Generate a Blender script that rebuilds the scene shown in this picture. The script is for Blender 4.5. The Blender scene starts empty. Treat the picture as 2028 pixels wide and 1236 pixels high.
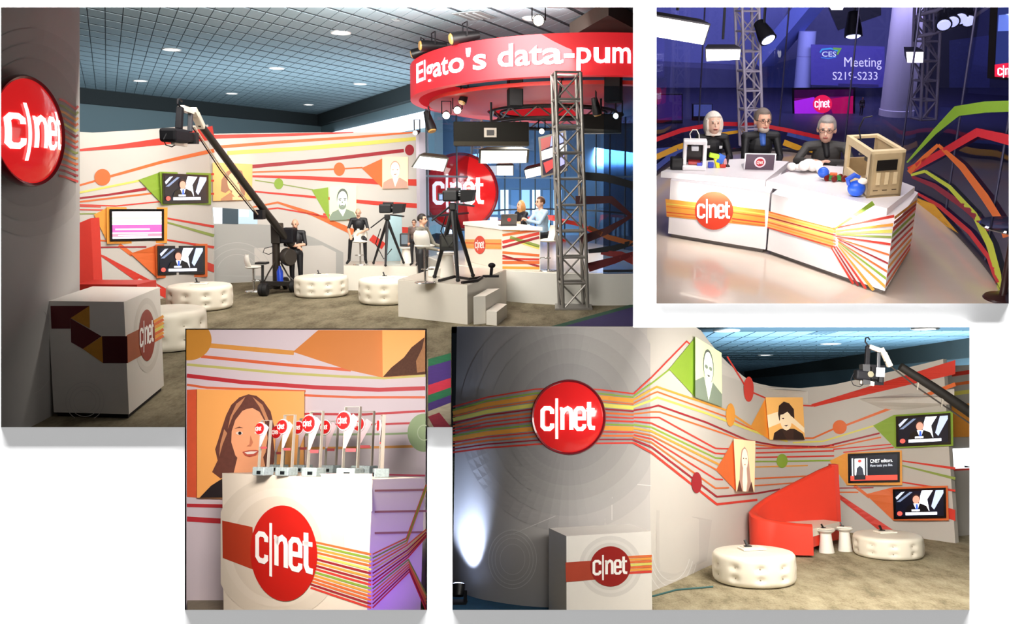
import bpy, bmesh, math, random
import numpy as np
from mathutils import Vector, Matrix
from mathutils.geometry import tessellate_polygon

random.seed(7)
scene = bpy.context.scene
COL = scene.collection

# ---------------------------------------------------------------- camera, world, exposure
F, PX, PY = 1700.0, 1100.0, 520.0            # focal length and principal point for a 2028 x 1236 frame
CAM = Vector((0, 0, 2.6))
cam_data = bpy.data.cameras.new('camera')
cam_data.sensor_width = 36.0
cam_data.lens = 36.0 * F / 2028.0
cam_data.shift_x = (1014.0 - PX) / 2028.0
cam_data.shift_y = (PY - 618.0) / 2028.0
cam_data.clip_end = 300
cam = bpy.data.objects.new('camera', cam_data)
COL.objects.link(cam)
cam.location = CAM
cam.rotation_euler = (math.pi / 2, 0, 0)
scene.camera = cam

world = bpy.data.worlds.new('world')
scene.world = world
world.use_nodes = True
world.node_tree.nodes['Background'].inputs[0].default_value = (1, 1, 1, 1)
world.node_tree.nodes['Background'].inputs[1].default_value = 1.0
vs = scene.view_settings
vs.view_transform = 'Standard'
vs.look = 'None'
vs.exposure = 0.0
vs.gamma = 1.0
vs.use_curve_mapping = False


class Stage:
    """One booth seen through one opening: yh is the image row of its horizon, H the eye height over its floor."""
    def __init__(s, yh, H):
        s.H = H
        s.th = math.atan((PY - yh) / F)
        s.R = Matrix.Rotation(s.th, 4, 'X')
        s.M = Matrix.Translation(CAM) @ s.R @ Matrix.Translation((0, 0, -H))
        s.Ri = s.R.inverted().to_3x3()

    def ray(s, px, py):
        return s.Ri @ Vector(((px - PX) / F, 1.0, (PY - py) / F))

    def floor(s, px, py, z=0.0):
        d = s.ray(px, py)
        t = (z - s.H) / d.z
        return Vector((d.x * t, d.y * t, z))

    def at(s, px, py, y):
        d = s.ray(px, py)
        t = y / d.y
        return Vector((d.x * t, y, s.H + d.z * t))

    def zat(s, p, py):
        """height over floor point p whose image row is py"""
        a = s.th
        k = (PY - py) / F                      # world: z/y = k
        # local (y, dz) -> world y' = y cos - dz sin ; z' = y sin + dz cos
        y = p[1]
        dz = (k * y * math.cos(a) - y * math.sin(a)) / (math.cos(a) + k * math.sin(a))
        return s.H + dz

    def ppm(s, p):
        """pixels per metre at local point p"""
        w = s.M @ Vector(p)
        return F / w.y

    def pix(s, p):
        w = s.M @ Vector(p) - CAM
        return PX + F * w.x / w.y, PY - F * w.z / w.y


S1 = Stage(365, 2.4)
S2 = Stage(-50, 4.2)
S3 = Stage(880, 1.30)
S4 = Stage(775, 2.6)


def lamp(st, name, kind, loc, target, power, size=(1, 1), color=(1, 1, 1), spot=None, blend=0.5, radius=0.1):
    L = bpy.data.lights.new(name, kind)
    L.energy = power
    L.color = color
    if kind == 'AREA':
        L.shape = 'RECTANGLE'
        L.size, L.size_y = size
    else:
        L.shadow_soft_size = radius
    if kind == 'SPOT':
        L.spot_size = spot
        L.spot_blend = blend
    o = bpy.data.objects.new(name, L)
    COL.objects.link(o)
    d = (Vector(target) - Vector(loc))
    m = Matrix.Translation(loc) @ d.to_track_quat('-Z', 'Y').to_matrix().to_4x4()
    o.matrix_world = (st.M @ m) if st else m
    return o

# white dome plus an added unseen lamp that whitens the wall, drops lip shadows
world.node_tree.nodes['Background'].inputs[1].default_value = 0.5
lamp(None, 'wall_fill', 'AREA', (0.2, 2.3, 9.6), (0.2, 4.5, .0), 6000, (10, 1.6))
# lounge stage
lamp(S4, 'lounge_fill', 'AREA', (4.3, 8.0, 2.95), (4.6, 13.0, 0.9), 420, (3.6, 1.6), (1.0, .95, .88))  # lounge fills: added overhead lamps without a fixture, brightening walls and pillar
lamp(S4, 'lounge_fill', 'AREA', (3.6, 10.2, 3.15), (5.2, 13.5, 0.9), 300, (2.5, 1.2), (1.0, .95, .88))
lamp(S4, 'lounge_fill', 'AREA', (1.0, 7.4, 2.9), (0.9, 10.2, 1.2), 55, (2.4, .6), (1.0, .96, .92))
c4 = S4.floor(907, 1196)
lamp(S4, 'uplight_beam', 'SPOT', c4 + Vector((0.02, .06, .27)), S4.at(922, 1060, c4.y + .35), 300, color=(.55, .68, 1.0), spot=1.4, blend=.9, radius=.05)
lamp(S4, 'hall_wash', 'AREA', (9, 24, 0.6), (9, 27, 4.0), 2600, (10, 16), (.7, .88, 1.0))  # added, hidden behind the wall; brings the hall's bluish light to the ceiling
# award stage
lamp(S3, 'award_fill', 'AREA', (-1.78, 4.9, 1.75), (-2.0, 7.7, 1.5), 85, (.6, .25), (1.0, .9, .86))  # both award fills are added lamps out of view, lifting backdrop and pedestal
lamp(S3, 'award_fill', 'AREA', (-1.75, 4.75, 1.2), (-1.8, 6.0, .8), 5, (.5, .4), (1.0, .93, .84))
lamp(S3, 'violet_spot', 'SPOT', S3.at(838, 1240, 5.25), S3.at(800, 1120, 5.6), 26, color=(.25, .04, 1.0), spot=1.9, blend=.8, radius=.08)
# broadcast booth
lamp(S1, 'booth_fill', 'AREA', (-4.5, 14.5, 5.2), (-5.5, 20.0, 1.8), 700, (6, 3), (1.0, .95, .88))  # booth fills: unseen area lamps added to brighten the back walls
lamp(S1, 'booth_fill', 'AREA', (-2.2, 17.0, 5.4), (-2.8, 22.0, 2.0), 420, (5, 2), (1.0, .95, .9))
lamp(S1, 'stage_fill', 'AREA', (.3, 20.9, 3.5), (.1, 20.4, .6), 200, (3, 2), (1.0, .95, .86))  # added lamp with no fixture, lights the desk and stage from above
lamp(S1, 'front_fill', 'AREA', (-2.5, 9.5, 3.6), (-2.0, 15.0, .2), 330, (4, 1), (1.0, .95, .88))  # added unseen lamp, lifts the carpet and near pedestal
lamp(S1, 'hall_wash', 'AREA', (-6, 28, 1.0), (-6, 29, 5.9), 1000, (14, 8), (.8, .92, 1.0))  # added bluish uplight out of sight, tints the hall ceiling
for px_, py_ in ((460, 360), (680, 400), (783, 342)):
    t_ = S1.at(px_, py_, 21.6)
    lamp(S1, 'portrait_spot', 'SPOT', t_ + Vector((.4, -3.0, 2.6)), t_, 190, color=(1, .96, .88), spot=.5, blend=.8, radius=.1)
# desk stage
lamp(S2, 'desk_key', 'AREA', (3.2, 10.5, 4.3), (3.7, 15.0, .9), 190, (3, 1.2), (1.0, .95, .93))
lamp(S2, 'desk_top_light', 'AREA', (4.2, 14.2, 4.0), (4.2, 14.4, .9), 90, (2.5, 1.5), (1.0, .95, .95))
lamp(S2, 'hall_wash', 'AREA', (8.5, 26.0, 5.0), (8.5, 33.0, 1.5), 1700, (12, 2), (.72, .7, 1.0))  # added unseen lamp for the blue-violet ambience on hall wall and columns
lamp(S2, 'glass_wash', 'AREA', (7.5, 13.0, 3.9), (8.0, 14.5, 1.0), 110, (2, 1), (1.0, .92, .9))  # added lamp so the vinyl strips on the glass read brighter
lamp(S1, 'pillar_wash', 'AREA', (-2.6, 7.6, 2.6), (-5.0, 9.5, 1.6), 10, (1.5, 1), (1.0, .95, .9))  # added unseen lamp that lifts the dark pillar
for px_, py_, y_ in ((1402, 735, 12.2), (1555, 830, 13.4), (1475, 920, 12.8)):
    t_ = S4.at(px_, py_, y_)
    lamp(S4, 'portrait_spot', 'SPOT', t_ + Vector((.3, -1.6, .55)), t_, 38, color=(1, .96, .88), spot=.7, blend=.8, radius=.06)
lamp(S2, 'arc_wash', 'AREA', (4.6, 16.6, 4.0), (4.6, 20.0, 1.2), 170, (5, .6), (.95, .92, 1.0))  # added lamp behind the presenters, brightens the coloured strips
lamp(S1, 'glass_blue', 'AREA', (2.4, 31.0, 3.6), (2.6, 38.0, 2.0), 420, (2, 1), (.6, .78, 1.0))  # added bluish lamp, lightens the far wall seen through dark glass



# ---------------------------------------------------------------- materials
def lin(c):
    if isinstance(c, str):
        c = [int(c[i:i + 2], 16) / 255 for i in (0, 2, 4)]
        c = [x / 12.92 if x <= 0.04045 else ((x + 0.055) / 1.055) ** 2.4 for x in c]
    return tuple(c[:3]) + (1.0,)


_mats = {}


def mat(col, rough=0.55, metal=0.0, emit=0.0, var=0.06, scale=14.0, bump=0.0, trans=0.0, ior=1.45, coat=0.0, spec=0.5):
    key = (col if isinstance(col, str) else tuple(col), rough, metal, emit, var, scale, bump, trans, coat, spec)
    if key in _mats:
        return _mats[key]
    m = bpy.data.materials.new('paint_%d' % len(_mats))
    m.use_nodes = True
    nt = m.node_tree
    b = nt.nodes['Principled BSDF']
    c = lin(col)
    b.inputs['Base Color'].default_value = c
    b.inputs['Roughness'].default_value = rough
    b.inputs['Metallic'].default_value = metal
    b.inputs['IOR'].default_value = ior
    b.inputs['Specular IOR Level'].default_value = spec
    if trans:
        b.inputs['Transmission Weight'].default_value = trans
    if coat:
        b.inputs['Coat Weight'].default_value = coat
    if emit:
        b.inputs['Emission Color'].default_value = c
        b.inputs['Emission Strength'].default_value = emit
    if var or bump:
        tc = nt.nodes.new('ShaderNodeTexCoord')
        nz = nt.nodes.new('ShaderNodeTexNoise')
        nz.inputs['Scale'].default_value = scale
        nz.inputs['Detail'].default_value = 3
        nt.links.new(tc.outputs['Object'], nz.inputs['Vector'])
        if var:
            mx = nt.nodes.new('ShaderNodeMix')
            mx.data_type = 'RGBA'
            mx.inputs[6].default_value = tuple(max(0, x * (1 - var)) for x in c[:3]) + (1,)
            mx.inputs[7].default_value = tuple(min(1, x * (1 + var)) for x in c[:3]) + (1,)
            nt.links.new(nz.outputs['Fac'], mx.inputs[0])
            nt.links.new(mx.outputs[2], b.inputs['Base Color'])
        if bump:
            bp = nt.nodes.new('ShaderNodeBump')
            bp.inputs['Strength'].default_value = bump
            bp.inputs['Distance'].default_value = 0.02
            nt.links.new(nz.outputs['Fac'], bp.inputs['Height'])
            nt.links.new(bp.outputs['Normal'], b.inputs['Normal'])
    _mats[key] = m
    return m


def carpet_mat(c1, c2, c3, scale=5.0, stretch=(1, 1, 1)):
    m = bpy.data.materials.new('carpet')
    m.use_nodes = True
    nt = m.node_tree
    b = nt.nodes['Principled BSDF']
    b.inputs['Roughness'].default_value = 0.95
    b.inputs['Specular IOR Level'].default_value = 0.1
    tc = nt.nodes.new('ShaderNodeTexCoord')
    mp = nt.nodes.new('ShaderNodeMapping')
    mp.inputs['Scale'].default_value = stretch
    nt.links.new(tc.outputs['Object'], mp.inputs['Vector'])
    n1 = nt.nodes.new('ShaderNodeTexNoise'); n1.inputs['Scale'].default_value = scale; n1.inputs['Detail'].default_value = 6; n1.inputs['Roughness'].default_value = .7
    n2 = nt.nodes.new('ShaderNodeTexNoise'); n2.inputs['Scale'].default_value = scale * 14; n2.inputs['Detail'].default_value = 2
    nt.links.new(mp.outputs[0], n1.inputs['Vector'])
    nt.links.new(mp.outputs[0], n2.inputs['Vector'])
    r = nt.nodes.new('ShaderNodeValToRGB')
    r.color_ramp.elements[0].position = .35; r.color_ramp.elements[0].color = lin(c1)
    r.color_ramp.elements[1].position = .68; r.color_ramp.elements[1].color = lin(c3)
    e = r.color_ramp.elements.new(.5); e.color = lin(c2)
    ad = nt.nodes.new('ShaderNodeMath'); ad.operation = 'MULTIPLY_ADD'; ad.inputs[1].default_value = .25; ad.inputs[2].default_value = -.12
    nt.links.new(n2.outputs['Fac'], ad.inputs[0])
    sm = nt.nodes.new('ShaderNodeMath'); sm.operation = 'ADD'
    nt.links.new(n1.outputs['Fac'], sm.inputs[0]); nt.links.new(ad.outputs[0], sm.inputs[1])
    nt.links.new(sm.outputs[0], r.inputs['Fac'])
    nt.links.new(r.outputs['Color'], b.inputs['Base Color'])
    bp = nt.nodes.new('ShaderNodeBump'); bp.inputs['Strength'].default_value = .5; bp.inputs['Distance'].default_value = .02
    nt.links.new(n2.outputs['Fac'], bp.inputs['Height']); nt.links.new(bp.outputs['Normal'], b.inputs['Normal'])
    return m


def glass_mat(tint, alpha, rough=0.03, ior=1.45):
    """tinted glazing: a see-through pane that still mirrors what stands before it"""
    m = bpy.data.materials.new('glazing')
    m.use_nodes = True
    nt = m.node_tree
    for n in list(nt.nodes):
        nt.nodes.remove(n)
    out = nt.nodes.new('ShaderNodeOutputMaterial')
    tr = nt.nodes.new('ShaderNodeBsdfTransparent'); tr.inputs[0].default_value = lin(tint)
    gl = nt.nodes.new('ShaderNodeBsdfGlossy'); gl.inputs['Roughness'].default_value = rough; gl.inputs[0].default_value = (.9, .93, 1, 1)
    fr = nt.nodes.new('ShaderNodeFresnel'); fr.inputs[0].default_value = ior
    ad = nt.nodes.new('ShaderNodeMath'); ad.operation = 'ADD'; ad.inputs[1].default_value = alpha; ad.use_clamp = True
    nt.links.new(fr.outputs[0], ad.inputs[0])
    mx = nt.nodes.new('ShaderNodeMixShader')
    nt.links.new(ad.outputs[0], mx.inputs[0]); nt.links.new(tr.outputs[0], mx.inputs[1]); nt.links.new(gl.outputs[0], mx.inputs[2])
    nt.links.new(mx.outputs[0], out.inputs[0])
    return m


# ---------------------------------------------------------------- mesh building
def frame_for(d):
    d = d.normalized()
    a = Vector((0, 0, 1)) if abs(d.z) < .9 else Vector((1, 0, 0))
    u = d.cross(a).normalized()
    return u, d.cross(u).normalized()


class MB:
    def __init__(s):
        s.v, s.f, s.m = [], [], []

    def add(s, verts, faces, m=0):
        k = len(s.v)
        s.v += [Vector(p) for p in verts]
        s.f += [[i + k for i in f] for f in faces]
        s.m += [m] * len(faces)
        return s

    def box(s, c, size, rot=None, bev=0.0, m=0):
        hx, hy, hz = size[0] / 2, size[1] / 2, size[2] / 2
        R = rot if rot is not None else Matrix.Identity(3)
        c = Vector(c)
        if not bev:
            vv = [c + R @ Vector((x, y, z)) for x in (-hx, hx) for y in (-hy, hy) for z in (-hz, hz)]
            return s.add(vv, [(0, 1, 3, 2), (4, 6, 7, 5), (0, 4, 5, 1), (2, 3, 7, 6), (0, 2, 6, 4), (1, 5, 7, 3)], m)
        bm = bmesh.new()
        bmesh.ops.create_cube(bm, size=1.0, matrix=Matrix.Diagonal((2 * hx, 2 * hy, 2 * hz, 1)))
        bmesh.ops.bevel(bm, geom=bm.edges[:] + bm.verts[:], offset=bev, segments=2, profile=.5, affect='EDGES')
        bm.verts.index_update()
        s.add([c + R @ v.co for v in bm.verts], [[v.index for v in f.verts] for f in bm.faces], m)
        bm.free()
        return s

    def hexa(s, b, t, m=0):
        """solid from 4 bottom points and 4 top points"""
        return s.add(list(b) + list(t), [(0, 3, 2, 1), (4, 5, 6, 7), (0, 1, 5, 4), (1, 2, 6, 5), (2, 3, 7, 6), (3, 0, 4, 7)], m)

    def tube(s, pts, r, n=8, m=0, caps=True):
        pts = [Vector(p) for p in pts]
        rr = r if isinstance(r, (list, tuple)) else [r] * len(pts)
        k = len(s.v)
        u = None
        for i, p in enumerate(pts):
            d = (pts[min(i + 1, len(pts) - 1)] - pts[max(i - 1, 0)])
            d = d.normalized() if d.length > 1e-9 else Vector((0, 0, 1))
            if u is None:
                u, w = frame_for(d)
            else:
                u = (u - d * u.dot(d)).normalized()
                w = d.cross(u)
            for j in range(n):
                a = 2 * math.pi * j / n
                s.v.append(p + (u * math.cos(a) + w * math.sin(a)) * rr[i])
        for i in range(len(pts) - 1):
            for j in range(n):
                a, b = k + i * n + j, k + i * n + (j + 1) % n
                s.f.append([a, b, b + n, a + n]); s.m.append(m)
        if caps:
            s.f.append([k + j for j in range(n)][::-1]); s.m.append(m)
            e = k + (len(pts) - 1) * n
            s.f.append([e + j for j in range(n)]); s.m.append(m)
        return s

    def bar(s, a, b, w, h=None, m=0, bev=0):
        """rectangular bar from a to b"""
        a, b = Vector(a), Vector(b)
        d = b - a
        u, v = frame_for(d)
        R = Matrix((u, d.normalized(), v)).transposed()
        return s.box((a + b) / 2, (w, d.length, h or w), R, bev, m)

    def lathe(s, prof, n=24, c=(0, 0, 0), R=None, m=0, arc=None):
        c = Vector(c)
        R = R if R is not None else Matrix.Identity(3)
        k = len(s.v)
        for r, z in prof:
            for j in range(n):
                a = 2 * math.pi * j / n
                s.v.append(c + R @ Vector((r * math.cos(a), r * math.sin(a), z)))
        for i in range(len(prof) - 1):
            for j in range(n):
                a, b = k + i * n + j, k + i * n + (j + 1) % n
                s.f.append([a, b, b + n, a + n]); s.m.append(m)
        if prof[0][0] > 1e-6:
            s.f.append([k + j for j in range(n)][::-1]); s.m.append(m)
        if prof[-1][0] > 1e-6:
            e = k + (len(prof) - 1) * n
            s.f.append([e + j for j in range(n)]); s.m.append(m)
        return s

    def ball(s, c, r, n=12, k=8, R=None, m=0):
        if not isinstance(r, (list, tuple)):
            r = (r, r, r)
        c = Vector(c)
        R = R if R is not None else Matrix.Identity(3)
        vv = [c + R @ Vector((0, 0, -r[2]))]
        for i in range(1, k):
            t = -math.pi / 2 + math.pi * i / k
            for j in range(n):
                a = 2 * math.pi * j / n
                vv.append(c + R @ Vector((r[0] * math.cos(t) * math.cos(a), r[1] * math.cos(t) * math.sin(a), r[2] * math.sin(t))))
        vv.append(c + R @ Vector((0, 0, r[2])))
        ff = []
        for j in range(n):
            ff.append((0, 1 + (j + 1) % n, 1 + j))
        for i in range(k - 2):
            for j in range(n):
                a, b = 1 + i * n + j, 1 + i * n + (j + 1) % n
                ff.append((a, b, b + n, a + n))
        e = 1 + (k - 2) * n
        for j in range(n):
            ff.append((e + j, e + (j + 1) % n, len(vv) - 1))
        return s.add(vv, ff, m)

    def prism(s, poly, vec, m=0):
        """closed solid: polygon (3D points) pushed along vec"""
        poly = [Vector(p) for p in poly]
        vec = Vector(vec)
        n = len(poly)
        tris = tessellate_polygon([poly])
        ff = [tuple(t) for t in tris] + [tuple(i + n for i in t[::-1]) for t in tris]
        ff += [(i, (i + 1) % n, (i + 1) % n + n, i + n) for i in range(n)]
        return s.add(poly + [p + vec for p in poly], ff, m)

    def obj(s, name, mats, smooth=None, recalc=True, origin=None):
        me = bpy.data.meshes.new(name)
        o0 = Vector(origin) if origin is not None else Vector((0, 0, 0))
        me.from_pydata([tuple(p - o0) for p in s.v], [], s.f)
        if recalc:
            bm = bmesh.new()
            bm.from_mesh(me)
            bmesh.ops.recalc_face_normals(bm, faces=bm.faces[:])
            bm.to_mesh(me)
            bm.free()
        mats = mats if isinstance(mats, (list, tuple)) else [mats]
        for x in mats:
            me.materials.append(x)
        if len(mats) > 1:
            me.polygons.foreach_set('material_index', s.m)
        if smooth:
            me.polygons.foreach_set('use_smooth', [True] * len(me.polygons))
            me.set_sharp_from_angle(angle=math.radians(smooth))
        o = bpy.data.objects.new(name, me)
        COL.objects.link(o)
        return o


def struct(st, name, mb, mats, parent=None, smooth=None, recalc=True):
    o = mb.obj(name, mats, smooth, recalc)
    if parent is None:
        o.matrix_world = st.M if st else Matrix.Identity(4)
        o['kind'] = 'structure'
    else:
        o.parent = parent
    return o


class Thing:
    def __init__(s, st, name, label, cat, base=(0, 0, 0), rotz=0.0, group=None, mtx=None):
        s.base = Vector(base)
        s.o = bpy.data.objects.new(name, None)
        s.o.empty_display_size = .1
        COL.objects.link(s.o)
        m = Matrix.Translation(s.base) @ Matrix.Rotation(rotz, 4, 'Z')
        if mtx is not None:
            m = Matrix.Translation(s.base) @ mtx
        s.o.matrix_world = st.M @ m
        s.o['label'] = label
        s.o['category'] = cat
        if group:
            s.o['group'] = group

    def part(s, name, mb, mats, parent=None, smooth=None, local=False, recalc=True, label=None):
        o = mb.obj(name, mats, smooth, recalc, None if local else s.base)
        o.parent = parent or s.o
        if label:
            o['label'] = label
        return o


def single(st, name, label, cat, mb, mats, base=(0, 0, 0), smooth=None, group=None, recalc=True):
    o = mb.obj(name, mats, smooth, recalc, base)
    o.matrix_world = st.M @ Matrix.Translation(base)
    o['label'] = label
    o['category'] = cat
    if group:
        o['group'] = group
    return o


# ---------------------------------------------------------------- surfaces that carry printed graphics
class PlaneSurf:
    def __init__(s, st, p0, n):
        s.st, s.p0, s.n = st, Vector(p0), Vector(n).normalized()
        if s.n.dot(Vector((0, 0, st.H)) - s.p0) < 0:
            s.n = -s.n

    def hit(s, px, py, off=0.0):
        o = Vector((0, 0, s.st.H))
        d = s.st.ray(px, py)
        t = (s.p0 + s.n * off - o).dot(s.n) / d.dot(s.n)
        return o + d * t


class PlanSurf:
    """upright wall following a polyline in plan"""
    def __init__(s, st, plan, lean=0.0):
        s.st = st
        s.lean = lean
        s.plan = [Vector((p[0], p[1])) for p in plan]
        s.seg = []
        for a, b in zip(s.plan[:-1], s.plan[1:]):
            d = b - a
            n = Vector((d.y, -d.x)).normalized()
            if n.dot(-a) < 0:
                n = -n
            s.seg.append((a, d, n))

    def hit(s, px, py, off=0.0):
        p = s.hit0(px, py, off, 0.0)
        if s.lean:
            for _ in range(4):
                p = s.hit0(px, py, off, s.lean * p.z)
        return p

    def hit0(s, px, py, off, sh):
        d = s.st.ray(px, py)
        dd = Vector((d.x, d.y))
        best = None
        sv = Vector((sh, 0))
        for i, (a, e, n) in enumerate(s.seg):
            den = dd.dot(n)
            if abs(den) < 1e-9:
                continue
            t = (a + sv).dot(n) / den
            if t <= 0:
                continue
            q = dd * t
            u = (q - a - sv).dot(e) / e.dot(e)
            over = max(0, -u, u - 1)
            if over < 1e-6:
                over = 0
            if best is None or over < best[0] - 1e-6 or (over == best[0] and t < best[1]):
                best = (over, t, den)
        t = best[1] - off / max(.12, abs(best[2]))
        return Vector((d.x * t, d.y * t, s.st.H + d.z * t))


def resample(pts, step):
    out = [tuple(pts[0])]
    for a, b in zip(pts[:-1], pts[1:]):
        n = max(1, int(math.hypot(b[0] - a[0], b[1] - a[1]) / step))
        for i in range(1, n + 1):
            out.append(tuple(a[k] + (b[k] - a[k]) * i / n for k in range(len(a))))
    return out


def stroke2d(pts, w):
    """quad strip along a polyline; w scalar or per-point width"""
    n = len(pts)
    ww = w if isinstance(w, (list, tuple)) else [w] * n
    L, Rr = [], []
    for i, p in enumerate(pts):
        a, b = pts[max(i - 1, 0)], pts[min(i + 1, n - 1)]
        d1 = Vector((p[0] - a[0], p[1] - a[1])); d2 = Vector((b[0] - p[0], b[1] - p[1]))
        d1 = d1.normalized() if d1.length > 1e-9 else d2.normalized()
        d2 = d2.normalized() if d2.length > 1e-9 else d1
        t = (d1 + d2)
        t = t.normalized() if t.length > 1e-6 else d1
        k = 1 / max(.5, t.dot(d1))
        nx, ny = -t.y * ww[i] / 2 * k, t.x * ww[i] / 2 * k
        L.append((p[0] + nx, p[1] + ny)); Rr.append((p[0] - nx, p[1] - ny))
    return L + Rr, [(i, i + 1, n + i + 1, n + i) for i in range(n - 1)]


class Art:
    """graphics printed on a surface; every call makes one part under the parent"""
    clip = None

    def __init__(s, surf, parent, base=(0, 0, 0), step=14):
        s.surf, s.parent, s.base, s.step = surf, parent, Vector(base), step

    def put(s, name, v2, ff, m, off):
        mb = MB()
        mb.add([s.surf.hit(x, y, off) for x, y in v2], ff)
        o = mb.obj(name, m, None, False, s.base)
        o.parent = s.parent
        return o

    def stroke(s, pts, w, m, off=.004, name='graphic_stripe'):
        if isinstance(w, (list, tuple)):
            q = resample([tuple(p) + (x,) for p, x in zip(pts, w)], s.step)
            v2, ff = stroke2d([p[:2] for p in q], [p[2] for p in q])
        else:
            v2, ff = stroke2d(resample(pts, s.step), w)
        return s.put(name, v2, ff, m, off)

    def poly(s, pts, m, off=.004, name='graphic_shape'):
        p = resample(list(pts) + [pts[0]], s.step)[:-1]
        t = tessellate_polygon([[Vector((x, y, 0)) for x, y in p]])
        return s.put(name, p, [tuple(x) for x in t], m, off)

    def ellipse(s, cx, cy, rx, ry, m, off=.005, name='graphic_dot', n=28, rot=0.0):
        c, q = math.cos(rot), math.sin(rot)
        k = max(1, int(max(rx, ry) / 12))
        pts, ff = [(cx, cy)], []
        for j in range(1, k + 1):
            for i in range(n):
                a = 2 * math.pi * i / n
                x, y = rx * j / k * math.cos(a), ry * j / k * math.sin(a)
                pts.append((cx + x * c - y * q, cy + x * q + y * c))
        for i in range(n):
            ff.append((0, i + 1, (i + 1) % n + 1))
            for j in range(k - 1):
                a, b = 1 + j * n + i, 1 + j * n + (i + 1) % n
                ff.append((a, b, b + n, a + n))
        if s.clip:
            x0, y0, x1, y1 = s.clip
            pts = [(min(max(x, x0), x1), min(max(y, y0), y1)) for x, y in pts]
        return s.put(name, pts, ff, m, off)

    def ring(s, cx, cy, rx, ry, w, m, off=.003, name='graphic_ring', n=48, a0=0, a1=2 * math.pi):
        pts = [(cx + rx * math.cos(a0 + (a1 - a0) * i / n), cy + ry * math.sin(a0 + (a1 - a0) * i / n)) for i in range(n + 1)]
        v2, ff = stroke2d(pts, w)
        return s.put(name, v2, ff, m, off)

    def block(s, pts, off0, off1, m, name):
        a = [s.surf.hit(x, y, off1) for x, y in pts]
        b = [s.surf.hit(x, y, off0) for x, y in pts]
        mb = MB()
        n = len(pts)
        t = tessellate_polygon([[Vector((x, y, 0)) for x, y in pts]])
        mb.add(a + b, [tuple(x) for x in t] + [tuple(i + n for i in x[::-1]) for x in t] + [(i, (i + 1) % n, (i + 1) % n + n, i + n) for i in range(n)])
        o = mb.obj(name, m, None, True, s.base)
        o.parent = s.parent
        return o


LOGO = [
    ([(-.46, .10), (-.46, .19), (-.53, .25), (-.66, .25), (-.73, .18), (-.73, -.25), (-.66, -.32), (-.53, -.32), (-.46, -.26), (-.46, -.17)], .115),
    ([(-.33, .52), (-.33, .2), (-.33, -.2), (-.33, -.60)], .075),
    ([(-.24, .24), (-.17, .24)], .08), ([(-.17, .26), (-.17, -.34)], .115),
    ([(-.17, .10), (-.11, .20), (-.02, .25), (.05, .21), (.08, .12), (.08, -.34)], .115),
    ([(.22, -.03), (.44, -.03), (.44, .17), (.38, .25), (.26, .25), (.20, .18), (.20, -.25), (.26, -.32), (.38, -.32), (.44, -.26), (.44, -.19)], .105),
    ([(.58, .42), (.58, -.2), (.62, -.29), (.74, -.30)], .115), ([(.5, .21), (.73, .21)], .09),
]


def logo_shapes(step=.1):
    V, Fc = [], []
    for pts, w in LOGO:
        v, f = stroke2d(resample(pts, step), w)
        k = len(V)
        V += v
        Fc += [[i + k for i in q] for q in f]
    return V, Fc


def art_logo(art, cx, cy, rx, ry, m, off=.008, shear=0.0, name='lettering', sq=0.0):
    V, Fc = logo_shapes()
    return art.put(name, [(cx + u * rx * (1 + sq * u), cy - v * ry * (1 + sq * u) + shear * u * rx) for u, v in V], Fc, m, off)


_tc = {}


def text2d(s, bold=0.0):
    """flat outline of a word: width-normalised vertices (cap height about .7) and faces"""
    if (s, bold) in _tc:
        return _tc[(s, bold)]
    cu = bpy.data.curves.new('words', 'FONT')
    cu.body = s
    cu.offset = bold
    cu.resolution_u = 3
    cu.fill_mode = 'BOTH'
    ob = bpy.data.objects.new('words', cu)
    COL.objects.link(ob)
    dg = bpy.context.evaluated_depsgraph_get()
    me = bpy.data.meshes.new_from_object(ob.evaluated_get(dg))
    v = [(p.co.x, p.co.y) for p in me.vertices]
    f = [tuple(p.vertices) for p in me.polygons]
    bpy.data.objects.remove(ob)
    bpy.data.curves.remove(cu)
    bpy.data.meshes.remove(me)
    _tc[(s, bold)] = (v, f)
    return v, f


def art_text(art, s, x0, y0, x1, h, m, off=.006, y1=None, bold=.01, name='lettering'):
    """text with baseline from (x0, y0) to (x1, y1), capitals h pixels tall"""
    v, f = text2d(s, bold)
    w0, w1 = min(p[0] for p in v), max(p[0] for p in v)
    y1 = y0 if y1 is None else y1
    return art.put(name, [(x0 + (x1 - x0) * (a - w0) / (w1 - w0), y0 + (y1 - y0) * (a - w0) / (w1 - w0) - b * h / .7) for a, b in v], f, m, off)


# ---------------------------------------------------------------- the white display wall with its four openings, and the partitions behind
WALL_Y = 4.5


def wpt(px, py, y=WALL_Y):
    return Vector(((px - PX) * y / F, y, CAM.z + (PY - py) * y / F))


OPEN = [(2, 14, 1254, 846), (1300, 14, 1998, 601), (366, 650, 846, 1208), (896, 648, 1920, 1208)]
WHITE = mat('f4f4f4', .7, var=.01)
mb = MB()
xs = sorted({-700, 2800} | {x for r in OPEN for x in (r[0], r[2])})
ys = sorted({-500, 1760} | {y for r in OPEN for y in (r[1], r[3])})
for i in range(len(xs) - 1):
    for j in range(len(ys) - 1):
        cx, cy = (xs[i] + xs[i + 1]) / 2, (ys[j] + ys[j + 1]) / 2
        if any(a < cx < c and b < cy < d for a, b, c, d in OPEN):
            continue
        mb.add([wpt(xs[i], ys[j]), wpt(xs[i + 1], ys[j]), wpt(xs[i + 1], ys[j + 1]), wpt(xs[i], ys[j + 1])], [(0, 1, 2, 3)])
struct(None, 'wall_front', mb, WHITE, recalc=False)
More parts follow.
